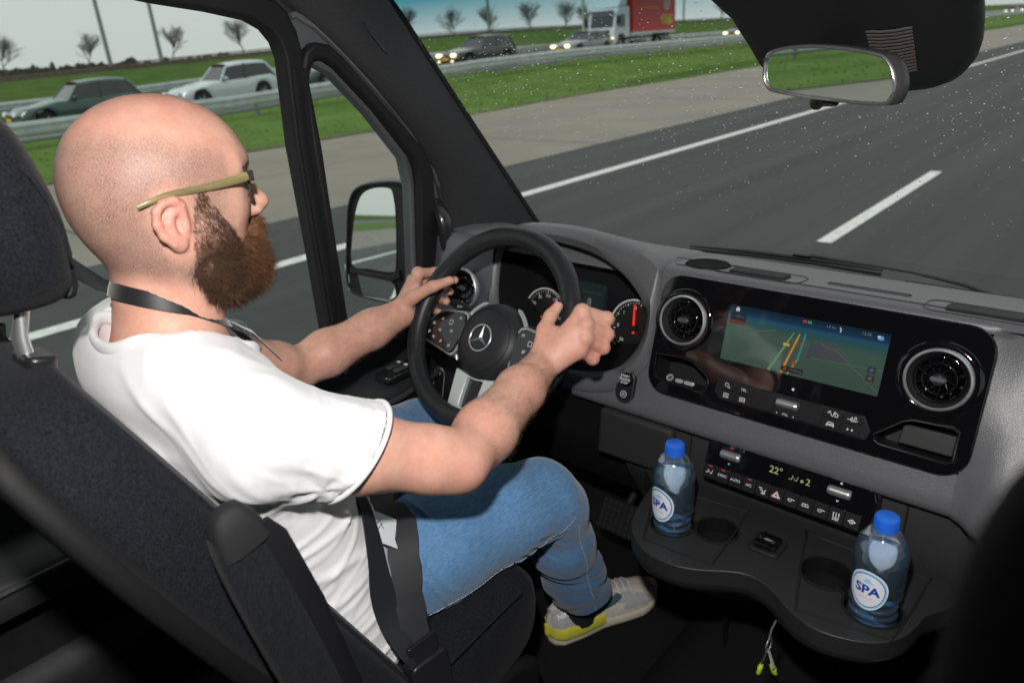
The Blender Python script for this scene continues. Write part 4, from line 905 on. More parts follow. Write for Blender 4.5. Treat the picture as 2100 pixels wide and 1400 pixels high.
# raised halo round the vents
for cx, cy in ((-.199, .003), (.191, -.003)):
    obj('vent_halo', *lathe([(RV * 1.34, .0055), (RV * 1.28, .0085), (RV * 1.10, .0105), (RV * 1.03, .008)], FS(cx, cy, 0), SN, 48), piano, gp, smooth=70)
# pockets
for nm, pk, bk in (('pocket', panel_pockets_L, .05), ('pocket', panel_pockets_R, .045)):
    v, f = grid([[FS(p[0], p[1], n) for p in pk] for n in (.005, -bk)], closed_u=True); k = len(pk); f.append(tuple(k + i for i in range(k)))
    pt = obj(nm, v, f, deep, gp, smooth=0)
    obj('pocket_rim', *tube([FS(p[0], p[1], .0062) for p in pk], .0018, 6, closed=True), satin_b, pt, smooth=60)
slab('pocket_step', [[(.155, -.108), (.158, -.078), (.226, -.078), (.226, -.108)]], -.044, -.020, FS, M('pocket_grey', (.018, .018, .019), .5), gp, bevel=.002)
so_ = silver
obj('power_socket', *lathe([(.0035, .0), (.0065, .0), (.0065, .004), (.0035, .004)], FS(-.206, -.1015, .001), (SN + SU * .7).normalized(), 20), so_, gp)
for cx, w in ((-.188, .014), (-.169, .019)): slab('usb_socket', [rrect(w, .007, .0025, 3)], -.002, .005, lambda u, v, n=0, cx=cx: FS(u + cx, v - .1015, n), so_, gp, bevel=.001)
# --- the map screen
def FSc(u, v, n=0.): return FS(u, v, n + .0062)
scm = bpy.data.materials.new('map_screen'); scm.use_nodes = True; n_, l_ = nodes_of(scm); b_ = n_['Principled BSDF']; MATS['map_screen'] = scm
b_.inputs['Base Color'].default_value = (.004, .006, .005, 1); b_.inputs['Roughness'].default_value = .07; b_.inputs['Specular IOR Level'].default_value = .6
tc = n_.new('ShaderNodeTexCoord'); sp = n_.new('ShaderNodeSeparateXYZ'); l_.new(tc.outputs['Object'], sp.inputs[0])
mr = n_.new('ShaderNodeMapRange'); mr.inputs[1].default_value = 1.445; mr.inputs[2].default_value = 1.533; l_.new(sp.outputs[2], mr.inputs[0])
cr = n_.new('ShaderNodeValToRGB'); l_.new(mr.outputs[0], cr.inputs[0]); e = cr.color_ramp.elements
e[0].position = 0; e[0].color = (.042, .074, .058, 1); e[1].position = .62; e[1].color = (.050, .088, .070, 1)
for p, c in ((.74, (.025, .075, .075, 1)), (.84, (.015, .075, .135, 1)), (.875, (.008, .035, .075, 1)), (1.0, (.004, .014, .034, 1))): q = e.new(p); q.color = c
l_.new(cr.outputs[0], b_.inputs['Emission Color']); b_.inputs['Emission Strength'].default_value = .78
scr = slab('screen', [rrect(.2432, .0912, .002, 3)], -.001, .0008, FSc, scm, gp, label='lit navigation screen showing a green map')
def em(n, c, s=.30): return M('lit_' + n, tuple(x * .3 for x in c), .4, emit=c, estr=s)
def ribbon(name, pts, w, mat, n):
    v, f = [], []
    for i, p in enumerate(pts):
        a, b = Vector(pts[max(i - 1, 0)]), Vector(pts[min(i + 1, len(pts) - 1)]); d = (b - a).normalized(); ww = w[i] if isinstance(w, (list, tuple)) else w
        v += [FSc(p[0] - d.y * ww, p[1] + d.x * ww, n), FSc(p[0] + d.y * ww, p[1] - d.x * ww, n)]
    for i in range(len(pts) - 1): f.append((2 * i, 2 * i + 1, 2 * i + 3, 2 * i + 2))
    return obj(name, v, f, mat, scr, smooth=0)
ribbon('map_road', [(-.040, -.045), (-.018, .006), (-.012, .020)], [.0028, .0014, .0008], em('pale_green', (.16, .32, .17)), .0011)
ribbon('map_route', [(-.020, -.045), (-.006, .008), (-.003, .020)], [.0018, .0014, .0010], em('orange', (.75, .30, .02)), .0012)
ribbon('map_traffic', [(-.010, -.045), (.001, -.020)], .0013, em('yellowgreen', (.30, .36, .03)), .0012)
ribbon('map_traffic', [(.001, -.020), (.0045, .008), (.0055, .022)], .0013, em('cyan', (.02, .30, .30)), .0012)
ribbon('map_lane', [(.12, -.040), (.055, .006), (.03, .012)], .0005, em('faint', (.10, .14, .10)), .0011)
ribbon('map_lane', [(-.12, -.002), (-.10, .006), (-.07, .010), (-.04, .018)], .0009, em('faint', (.10, .14, .10)), .0011)
ribbon('map_lane', [(.02, -.012), (.12, -.008)], .0005, em('faint', (.10, .14, .10)), .0011)
sheet('map_district', [(.012, -.014), (.016, .012), (.048, .016), (.075, -.008)], FSc, em('violet', (.030, .034, .044), .8), scr, .0010)
sheet('road_number', rrect(.010, .0045, .001, 2, -.020, .0), FSc, em('yellow', (.65, .48, .03)), scr, .0015)
sheet('position_marker', circle2(-.003, -.026, .0028, 14), FSc, em('red', (.6, .03, .02)), scr, .0016)
sheet('traffic_sign', rrect(.004, .003, .0006, 2, .003, .004), FSc, em('red', (.6, .03, .02)), scr, .0016)
sheet('street_name_box', rrect(.034, .008, .001, 2, -.004, -.037), FSc, em('black', (.008, .010, .012)), scr, .0014)
sheet('street_sign', rrect(.0045, .004, .0006, 2, -.015, -.037), FSc, em('red', (.6, .03, .02)), scr, .0017); text2('Hoofdweg', .0048, lambda u, v, n=0: FSc(u + .001, v - .037, n), 'street_name', em('dim', (.18, .18, .17)), scr, .0017)
sheet('info_box', rrect(.026, .017, .001, 2, -.104, .0245), FSc, em('navy', (.012, .022, .030)), scr, .0013); sheet('info_bar', rrect(.026, .005, .001, 2, -.104, .019), FSc, em('rust', (.22, .04, .02)), scr, .0015)
text2('200 m', .0055, lambda u, v, n=0: FSc(u - .101, v + .028, n), 'info_text', em('dim', (.30, .30, .29)), scr, .0016)
sheet('home_icon', [(-.110, .036), (-.110, .040), (-.1115, .040), (-.107, .0435), (-.1025, .040), (-.104, .040), (-.104, .036)], FSc, em('white', (.75, .78, .78)), scr, .0015)
for u, c in ((.0005, 'red'), (.008, 'green')): sheet('status_icon', rrect(.006, .004, .0008, 2, u, .0405), FSc, em(c, (.5, .04, .04) if c == 'red' else (.05, .35, .12)), scr, .0015)
text2('12:26', .0062, lambda u, v, n=0: FSc(u + .090, v + .0395, n), 'clock', em('dim2', (.22, .24, .26)), scr, .0015); text2('1,8 km', .0055, lambda u, v, n=0: FSc(u + .040, v + .0395, n), 'distance', em('dim2', (.22, .24, .26)), scr, .0015)
ribbon('turn_arrow', [(.054, .0345), (.0545, .039), (.052, .0415)], .0008, em('white', (.75, .78, .78)), .0015)
sheet('menu_icon', rrect(.0085, .006, .002, 3, .1095, .0375), FSc, em('skyblue', (.10, .35, .8)), scr, .0015); sheet('menu_icon', rrect(.004, .003, .001, 3, .1070, .039), FSc, em('white', (.75, .78, .78)), scr, .0017)
for v, c in ((-.010, (.05, .10, .32)), (-.0225, (.12, .11, .10))):
    sheet('touch_button', rrect(.0115, .0095, .001, 2, .107, v), FSc, em('button', (.008, .012, .018)), scr, .0013); sheet('touch_icon', circle2(.107, v, .0028, 14), FSc, em('ic%d' % int(v * -1e4), c), scr, .0016)
# --- button strip below the screen
stp = slab('button_strip', [[(-.118, -.0775), (.112, -.0775), (.124, -.098), (.120, -.113), (-.110, -.113), (-.122, -.100)]], .0, .0075, FS, satin_b, gp, bevel=.002)
def btn(u, v, w, h, nm='button', F=FS, n0=.004, n1=.0095, par=None, r=.003): return slab(nm, [rrect(w, h, r, 3, u, v)], n0, n1, F, satin_b, par or stp, bevel=.0012)
for i, u in enumerate((-.0985, -.0705)):
    for j, v in enumerate((-.0865, -.1025)): btn(u, v, .027, .0145)
for i, u in enumerate((.0685, .0965)):
    for j, v in enumerate((-.0865, -.1025)): btn(u, v, .027, .0145)
for u in (-.037, .037): btn(u, -.0945, .034, .031)
IC = .0101
def icon_lines(F, u, v, segs, w, n, par, mat=None):
    vv, ff = [], []
    for a, b in segs:
        a, b = Vector(a), Vector(b); d = (b - a).normalized() * w; e = Vector((-d.y, d.x)); k = len(vv)
        for q in (a - d + e, b + d + e, b + d - e, a - d - e): vv.append(F(u + q.x, v + q.y, n))
        ff.append((k, k + 1, k + 2, k + 3))
    return obj('icon', vv, ff, mat or white_ic, par, smooth=0)
s_ = .0042
icon_lines(FS, -.0985, -.0865, [((-s_, 0), (-s_, s_)), ((-s_, s_), (0, s_)), ((0, s_), (s_, -s_ * .4)), ((-s_, 0), (0, -.001)), ((0, -.002), (s_, -.003))], .0004, IC, stp)
icon_lines(FS, -.0985, -.1025, [((-s_, .003), (s_, .003)), ((-s_, 0), (s_, 0)), ((-s_, -.003), (s_, -.003))], .0006, IC, stp)
text2('TEL', .0062, lambda u, v, n=0: FS(u - .0705, v - .0865, n), 'icon', white_ic, stp, IC)
icon_lines(FS, -.0705, -.1025, [((-s_, .003), (s_, .003)), ((-s_, -.003), (s_, -.003)), ((-s_, -.003), (-s_, .003)), ((s_, -.003), (s_, .003)), ((0, -.003), (0, .003)), ((-s_, 0), (s_, 0))], .0005, IC, stp)
icon_lines(FS, .0685, -.0865, [((-.007, .001), (-.003, .004)), ((-.007, .001), (-.002, .001)), ((-.002, .001), (-.001, -.003)), ((.0008, -.004), (.0028, .004)), ((.004, -.003), (.004, .003)), ((.004, .003), (.008, .001)), ((.004, -.003), (.008, -.003)), ((.008, -.003), (.008, .001))], .0005, IC, stp)
icon_lines(FS, .0685, -.1025, [((-.005, -.003), (-.005, .0)), ((-.005, 0), (.005, 0)), ((.005, 0), (.005, -.003)), ((-.0035, .003), (.0035, .003)), ((-.0035, .003), (-.005, 0)), ((.0035, .003), (.005, 0)), ((-.004, -.0015), (.004, -.0015))], .0006, IC, stp)
icon_lines(FS, .0965, -.0865, [((-.006, -.001), (-.003, -.001)), ((-.003, -.001), (0, .003)), ((0, -.003), (-.003, -.001)), ((0, -.003), (0, .003)), ((.0018, -.004), (.0038, .004)), ((.0055, 0), (.0055, .004)), ((.0055, -.003), (.008, -.001)), ((.0055, -.003), (.003, -.001))], .0005, IC, stp)
for sx in (-1, 1): sheet('icon', [(.0965 + sx * .001, -.1025), (.0965 + sx * .004, -.1002), (.0965 + sx * .004, -.1048)], FS, white_ic, stp, IC)
vr = slab('volume_roller', [rrect(.040, .017, .007, 5, .0, -.091)], .002, .0085, FS, trim_dark, stp, bevel=.002)
obj('roller', *lathe([(.0, -.0165), (.0048, -.016), (.0058, -.013)] + [(.0058 + (.0004 if i % 2 else 0), -.012 + i * .00104) for i in range(24)] + [(.0058, .013), (.0048, .016), (0, .0165)], FS(0, -.091, .0075), (1, 0, 0), 24), chrome, vr, smooth=50)
text2('VOL', .0052, lambda u, v, n=0: FS(u, v - .1075, n), 'icon', white_ic, stp, .0080); [sheet('icon', [(s * .013 - .0012, -.1083), (s * .013 + .0012, -.1083), (s * .013, -.1062)], FS, white_ic, stp, .0080) for s in (-1, 1)]
sheet('status_dot', circle2(.004, -.066, .0022, 10), FS, white_ic, gp, .0068)

# --- climate control unit
FK0 = Vector((.006, .990, 1.277)); tkl = rad(22); KU = Vector((0, math.sin(tkl), math.cos(tkl))); KN = Vector((0, -math.cos(tkl), math.sin(tkl)))
FK = plane_frame(FK0, (1, 0, 0), KU, KN)
ck = slab('climate_unit', [[(-.126, .034), (-.120, .038), (.128, .038), (.140, .030), (.146, .016), (.138, -.030), (.130, -.036), (-.118, -.036), (-.125, -.030)]], -.040, .010, FK, piano, dash, bevel=.004, seg=3, label='black climate control unit with two chrome rollers')
obj('unit_side', *box(FK(.137, .0, -.012), (.018, .066, .03), (Vector((1, 0, 0)), KU, KN)), satin_b, ck, bevel=.006)
for i in range(11): btn(-.1115 + i * .0230, -.0215, .0222, .0235, 'climate_button', FK, .006, .0122, ck, .0022)
for cx, a_, b_2 in ((-.083, red_ic, blue_ic), (.092, white_ic, white_ic)):
    rl = obj('roller', *lathe([(0, -.0175), (.006, -.017), (.0075, -.0145)] + [(.0075 + (.0004 if i % 2 else 0), -.0135 + i * .00117) for i in range(24)] + [(.0075, .0145), (.006, .017), (0, .0175)], FK(cx, .014, .010), (1, 0, 0), 24), chrome, ck, smooth=50)
    sheet('arrow', [(cx - .0025, .0265), (cx + .0025, .0265), (cx, .0305)], FK, a_, ck, .0106); sheet('arrow', [(cx - .0022, .0015), (cx + .0022, .0015), (cx, -.002)], FK, b_2, ck, .0106)
text2('22°', .0155, lambda u, v, n=0: FK(u - .006, v + .0145, n), 'temperature_readout', lcd, ck, .0106, bold=.012)
text2('2', .0145, lambda u, v, n=0: FK(u + .045, v + .0125, n), 'fan_readout', lcd, ck, .0106, bold=.012)
icon_lines(FK, .022, .0125, [((-.006, -.003), (-.002, -.003)), ((-.002, -.003), (-.001, .003)), ((.003, -.003), (.006, -.003)), ((.006, -.003), (.007, .003)), ((.001, 0), (.002, 0))], .0006, .0106, ck, lcd)
sheet('fan_symbol', circle2(.036, .0115, .0026, 12), FK, M('lcd_dim', (.2, .2, .08), .5, emit=(.5, .5, .25), estr=.2), ck, .0106)
KI = .0128
def kx(i): return -.1115 + i * .0230
icon_lines(FK, kx(0), -.022, [((-.006, -.002), (-.003, -.002)), ((-.003, -.002), (-.002, .003)), ((.001, -.002), (.004, -.002)), ((.004, -.002), (.005, .003)), ((-.001, 0), (0, 0))], .0006, KI, ck)
for i, s in ((1, 'SYNC'), (2, 'AUTO'), (3, 'A/C')): text2(s, .0062, lambda u, v, n=0, i=i: FK(u + kx(i), v - .022, n), 'icon', white_ic, ck, KI, bold=.012)
for i in (0, 1, 3): sheet('status_bar', rrect(.007, .0018, .0006, 2, kx(i), -.0125), FK, red_ic, ck, KI)
icon_lines(FK, kx(4), -.022, [((-.005, .003), (-.001, .003)), ((-.003, .0), (.001, -.001)), ((0, -.005), (.005, -.005)), ((.004, -.004), (.005, .001)), ((.001, -.002), (.002, -.004))], .0008, KI, ck)
hz = 6.5e-3
for k in (1, .55): icon_lines(FK, kx(5), -.0225, [((-hz * k, -hz * .55 * k), (hz * k, -hz * .55 * k)), ((hz * k, -hz * .55 * k), (0, hz * .95 * k)), ((0, hz * .95 * k), (-hz * k, -hz * .55 * k))], .0005, KI, ck, M('hazard_pink', (.72, .5, .52), .5, emit=(1, .7, .7), estr=.15))
for i in (6, 8): icon_lines(FK, kx(i), -.022, [((-.004, .001), (0, .002)), ((0, .002), (.006, .001)), ((-.003, -.002), (.001, -.002)), ((-.004, .001), (-.003, -.002)), ((.001, -.002), (.002, .001))], .0006, KI, ck)
icon_lines(FK, kx(7), -.022, [((-.004, -.002), (.005, -.002)), ((-.004, .002), (.004, .002)), ((-.005, -.002), (-.004, .002)), ((.005, -.002), (.004, .002)), ((0, -.002), (0, .002))], .0006, KI, ck)
icon_lines(FK, kx(9), -.022, [((-.004, .005), (-.004, -.001)), ((0, .005), (0, -.001)), ((.004, .005), (.004, -.001)), ((-.004, -.003), (.004, -.003)), ((-.004, -.0055), (.004, -.0055))], .0007, KI, ck)
icon_lines(FK, kx(10), -.022, [((-.005, 0), (0, .003)), ((0, .003), (.005, 0)), ((-.005, 0), (0, -.003)), ((0, -.003), (.005, 0)), ((-.001, 0), (.001, 0))], .0007, KI, ck)

# --- dash top: speaker dish, defroster grilles, lid seams
FT = lambda u, v, n=0.: Vector((u, v, 1.5705 - max(0, v - 1.09) * .10 - .6 * max(0, v - 1.17) ** 2 + n))
obj('sensor_dish', *lathe([(.040, .0), (.037, .0028), (.035, .0020), (.030, .0012), (0, .0010)], FT(-.206, 1.130, 0), (0, .08, 1), 36), M('dish_shade', (.006, .006, .006), .85, spec=.15), dash, smooth=60)  # flat disc coloured black to read as a shaded recess
for cx, cy in ((-.108, 1.122), (.222, 1.105)):
    gr = slab('defroster_grille', [rrect(.098, .036, .008, 4)], -.004, .0015, lambda u, v, n=0, cx=cx, cy=cy: FT(u + cx, v + cy, n), rubber, dash)
    for k in range(5): obj('grille_slat', *box(FT(cx, cy - .013 + k * .0065, .002), (.092, .0024, .004)), trim_dark, gr)
    obj('seam', *tube([FT(p[0] + cx, p[1] + cy, .0005) for p in rrect(.150, .062, .018, 5)], .0006, 4, closed=True), rubber, gr)
obj('seam', *tube([FT(x, 1.150, .0003) for x in (-.30, -.20, -.10)] + [FT(-.07, 1.156, .0003)], .0006, 4), rubber, dash)
obj('seam', *tube([FT(p[0] + .06, p[1] + 1.135, .0003) for p in rrect(.12, .012, .004, 3)], .0008, 4, closed=True), trim_dark, dash)
obj('seam', *tube([FT(x, 1.095, .0006) for x in np.linspace(-.25, .34, 8)], .0008, 4), trim_dark, dash)

# --- cup-holder tray
tray_z = 1.205
FZ = plane_frame((0, 0, tray_z), (1, 0, 0), (0, 1, 0), (0, 0, 1))
tro = smooth_poly([(-.212, 1.0), (-.206, .955), (-.186, .865), (-.163, .820), (-.120, .790), (-.075, .787), (-.035, .800), (.018, .832), (.060, .830), (.105, .802), (.150, .790), (.205, .808), (.236, .845), (.248, .90), (.252, 1.0)], 3)
cups = [(-.118, .880, .037), (-.060, .893, .037), (.118, .902, .037), (.190, .878, .038)]
def cup_loop(a, b):
    """two round cups joined by a narrow bridge"""
    (x1, y1, r1), (x2, y2, r2) = a, b; d = math.atan2(y2 - y1, x2 - x1); out = []
    w = math.asin(.012 / r1)
    for i in range(25): t = d + w + (2 * math.pi - 2 * w) * i / 24; out.append((x1 + r1 * math.cos(t), y1 + r1 * math.sin(t)))
    for i in range(25): t = d + math.pi + w + (2 * math.pi - 2 * w) * i / 24; out.append((x2 + r2 * math.cos(t), y2 + r2 * math.sin(t)))
    return out
cl_ = cup_loop((-.120, .876, .036), (-.055, .902, .034)); cr_l = cup_loop((.116, .906, .036), (.190, .874, .038))
tray = thing('cup_holder_tray', (0, .9, 1.14), 'black plastic tray with cup holders below the climate unit', 'tray')
slab('tray_top', [tro, cl_, cr_l], -.030, .0, FZ, M('tray_plastic', (.020, .020, .021), .42, spec=.45, bump=.5, bscale=900), tray, bevel=.006, seg=3)
v, f = grid([[FZ(p[0] * s + .02 * (1 - s), 1.0 + (p[1] - 1.0) * s, n) for p in tro] for n, s in ((-.026, .985), (-.032, 1.0), (-.042, .98), (-.056, .88), (-.10, .62))], closed_u=True)
f.append(tuple(len(v) - len(tro) + i for i in range(len(tro)))); obj('tray_body', v, f, satin_b, tray, smooth=60)
for lp in (cl_, cr_l):
    v, f = grid([[FZ(p[0], p[1], n) for p in lp] for n in (-.001, -.055)], closed_u=True); k = len(lp)
    v2, t2 = fill([lp]); b0 = len(v); v = list(v) + [FZ(p[0], p[1], -.055) for p in v2]; f += [tuple(i + b0 for i in t) for t in t2]
    cpn = obj('cup_well', v, f, deep, tray, smooth=40)
    obj('cup_rim', *tube([FZ(p[0], p[1], .0008) for p in lp], .0018, 6, closed=True), satin_b, cpn, smooth=60)
for cx, cy, w, h in ((-.108, .893, .165, .145), (.150, .897, .165, .150)):
    pts = [(-.190, .945), (-.178, .955), (-.050, .975), (-.036, .968), (-.024, .84), (-.034, .822), (-.125, .815), (-.142, .826)] if cx < 0 else [(.062, .972), (.072, .980), (.222, .980), (.234, .970), (.228, .845), (.214, .828), (.120, .812), (.106, .822)]
    obj('tray_groove', *tube([FZ(p[0], p[1], .0002) for p in smooth_poly(pts, 4)], .0018, 6, closed=True), rubber, tray, smooth=60)
sb = slab('tray_switch', [rrect(.050, .050, .010, 5, .024, .914)], -.002, .005, FZ, rubber, tray, bevel=.002)
slab('switch_cap', [rrect(.036, .036, .007, 4, .024, .914)], .0, .011, FZ, piano, sb, bevel=.003, seg=3)
sheet('switch_icon', smooth_poly([(.017, .914), (.024, .917), (.031, .914), (.024, .911)], 3), FZ, M('icon_grey', (.2, .2, .2), .5), sb, .0115)
obj('tray_pillar', *grid([[(x, y, z) for x, z in ((-.12, 1.13), (-.08, .95), (-.07, .80))] + [(x, y, z) for x, z in ((.10, .80), (.12, .95), (.16, 1.13))] for y in (1.02, 1.0)]), deep, tray, smooth=0)

# =================================================================== steering wheel
tw = rad(35.9); WU = Vector((0, math.sin(tw), math.cos(tw))); WN = Vector((0, -math.cos(tw), math.sin(tw))); W0 = Vector((-.494, .86, 1.478))
FW = plane_frame(W0, (1, 0, 0), WU, WN)
leather = M('wheel_leather', (.017, .018, .020), .40, spec=.45, bump=.35, bscale=650, var=.1, vscale=80)
soft = M('airbag_cover', (.020, .021, .024), .48, spec=.4, bump=.3, bscale=1200)
sw_ = thing('steering_wheel', W0, 'black leather steering wheel with silver spokes held in both hands', 'steering wheel')
RR, RT = .1745, .0182
rim_ = [FW(RR * math.cos(a), RR * math.sin(a)) for a in np.linspace(0, 2 * math.pi, 97)[:-1]]
obj('rim', *tube(rim_, RT, 20, closed=True, hint=WN), leather, sw_, smooth=180)
for a in (25, 155, 205, 335):   # leather seams
    d = Vector((math.cos(rad(a)), math.sin(rad(a)))); c = FW(RR * d.x, RR * d.y); dd = FW(d.x, d.y) - FW(0, 0)
    obj('rim_seam', *tube([c + dd * (RT * 1.01 * math.cos(t)) + WN * (RT * 1.01 * math.sin(t)) for t in np.linspace(0, 6.283, 25)[:-1]], .0007, 4, closed=True), rubber, sw_)
st_ = MB()                      # stitching along the inner side of the rim
for i in range(150):
    a = 2 * math.pi * i / 150; b = a + .022; r = RR - RT * .93
    st_.add(*tube([FW(r * math.cos(a), r * math.sin(a), RT * .42), FW(r * math.cos(b), r * math.sin(b), RT * .42)], .0006, 4))
st_.build('rim_stitching', M('stitch_grey', (.05, .05, .055), .7), sw_)
HC = (0, -.025)
hub = obj('airbag_hub', *lathe([(.0, .010), (.020, .0095), (.045, .006), (.062, -.002), (.071, -.012), (.076, -.026), (.074, -.045), (.06, -.06)], FW(*HC, 0), WN, 64), soft, sw_, smooth=70)
obj('hub_ridge', *lathe([(.0575, .0015), (.0585, .0023), (.0600, .0006)], FW(*HC, 0), WN, 64), soft, hub, smooth=70)
# star emblem in a ring
em_ = obj('emblem_ring', *tube([FW(HC[0] + .0245 * math.cos(a), HC[1] + .0245 * math.sin(a), .0105) for a in np.linspace(0, 2 * math.pi, 49)[:-1]], .0017, 8, closed=True, hint=WN), chrome, hub, smooth=180)
sv, sf = [], []
ctr = FW(*HC, .0145)
for k in range(3):
    a = rad(90 + 120 * k); t = FW(HC[0] + .0235 * math.cos(a), HC[1] + .0235 * math.sin(a), .0112)
    l = FW(HC[0] + .0042 * math.cos(a + rad(60)), HC[1] + .0042 * math.sin(a + rad(60)), .0106); r_ = FW(HC[0] + .0042 * math.cos(a - rad(60)), HC[1] + .0042 * math.sin(a - rad(60)), .0106)
    k0 = len(sv); sv += [ctr, t, l, r_]; sf += [(k0, k0 + 1, k0 + 2), (k0, k0 + 3, k0 + 1)]
obj('emblem_star', sv, sf, chrome, em_, smooth=0)
obj('emblem_disc', *lathe([(0, .0098), (.0235, .0088)], FW(*HC, 0), WN, 40), piano, em_)
sp_l = [(-.168, -.040), (-.163, -.022), (-.148, -.004), (-.128, .010), (-.100, .014), (-.066, .014), (-.060, -.020), (-.066, -.058), (-.076, -.070), (-.100, -.066), (-.150, -.056), (-.163, -.052)]
sil_w = M('spoke_silver', (.52, .54, .55), .28, metal=.9)
for s in (-1, 1):
    po = [(-s * p[0] if s > 0 else p[0], p[1]) for p in sp_l]
    po = smooth_poly(po, 3); cx = s * .110
    pad = slab('spoke_frame', [inset(po, 1.05, (cx, -.028))], -.032, -.010, FW, sil_w, sw_, bevel=.003, seg=3)
    slab('spoke_pad', [inset(po, .93, (cx, -.028))], -.02, -.0072, FW, piano, pad, bevel=.002)
    rr = random.Random(4)
    for (bu, bv) in ((-.140, -.020), (-.122, -.008), (-.098, -.002), (-.078, .002), (-.145, -.038), (-.120, -.030), (-.090, -.026), (-.130, -.046), (-.108, -.050), (-.084, -.054)):
        u = -bu * s if s > 0 else bu
        if abs(bu + .098) < .001: icon_lines(FW, u, bv - .008, [((-.004, -.004), (.004, -.004)), ((.004, -.004), (.004, .004)), ((.004, .004), (-.004, .004)), ((-.004, .004), (-.004, -.004))], .0006, -.0066, pad)
        else: icon_lines(FW, u, bv, [((-.003, -.001), (.003, -.001)), ((-.002, .0015), (.002, .0015)), ((rr.uniform(-.003, .003), -.003), (rr.uniform(-.003, .003), .003))][:rr.randint(2, 3)], .0006, -.0066, pad)
    obj('hub_trim', *tube([FW(HC[0] + .080 * math.cos(rad(a)), HC[1] + .080 * math.sin(rad(a)), -.020) for a in (np.linspace(118, 218, 20) if s < 0 else np.linspace(62, -38, 20))], [.002] + [.0045] * 18 + [.002], 8, hint=WN), silver, sw_, smooth=60)
lower = [(-.052, -.088), (-.050, -.110), (-.044, -.158), (-.040, -.164), (.040, -.164), (.044, -.158), (.050, -.110), (.052, -.088), (.030, -.092), (.0, -.096), (-.030, -.092)]
hole = [(-.020, -.098), (-.018, -.150), (-.014, -.154), (.014, -.154), (.018, -.150), (.020, -.098), (0, -.100)]
ls = slab('lower_spoke', [lower, hole], -.040, -.014, FW, M('spoke_light_silver', (.58, .64, .64), .38, metal=.35), sw_, bevel=.004, seg=3)
slab('spoke_infill', [hole], -.045, -.024, FW, satin_b, ls)
# column, stalks
col_ = thing('steering_column', W0 + Vector((0, .1, -.06)), 'black steering column shroud with control stalks behind the wheel', 'steering column')
ax1, ax2 = FW(0, -.02, -.05), FW(0, -.035, -.26)
obj('shroud', *tube([ax1, ax1.lerp(ax2, .35), ax2], [.058, .066, .075], 20, flat=.85), satin_b, col_, smooth=60)
obj('left_stalk', *tube([FW(-.04, .02, -.055), FW(-.085, .022, -.05), FW(-.125, .030, -.046), FW(-.150, .034, -.044)], [.010, .009, .011, .009], 12, flat=.75), satin_b, col_, smooth=60)
text2('OFF', .008, lambda u, v, n=0: FW(-.118 + u, .026 + v, -.036 + n), 'stalk_text', white_ic, col_, .002)
obj('right_stalk', *tube([FW(.04, .02, -.055), FW(.09, .024, -.05), FW(.135, .030, -.048)], [.009, .008, .009], 12, flat=.75), satin_b, col_, smooth=60)
# left switch panel below the dash
lp_ = thing('light_switch_panel', (-.76, 1.0, 1.15), 'black light switch panel low on the dash behind the wheel', 'switch panel')
FL = plane_frame((-.76, 1.000, 1.235), (1, 0, 0), (0, .25, .97), (0, -.97, .25))
slab('panel', [rrect(.30, .13, .02, 4)], -.02, .004, FL, satin_b, lp_, bevel=.003)
obj('knob', *lathe([(.0, .020), (.014, .019), (.017, .010), (.019, 0)], FL(.03, -.005, .003), (0, -.97, .25), 24), trim_dark, lp_, smooth=50)
obj('lever_outline', *tube([FL(p[0] - .045, p[1] - .02, .006) for p in rrect(.034, .09, .016, 5)], .0010, 4, closed=True), M('thin_silver', (.4, .4, .4), .4, metal=.8), lp_)
for u, v in ((-.095, .0), (-.085, -.03), (-.045, .012), (.10, .02)): sheet('icon', circle2(u, v, .0035, 10), FL, white_ic, lp_, .0055)

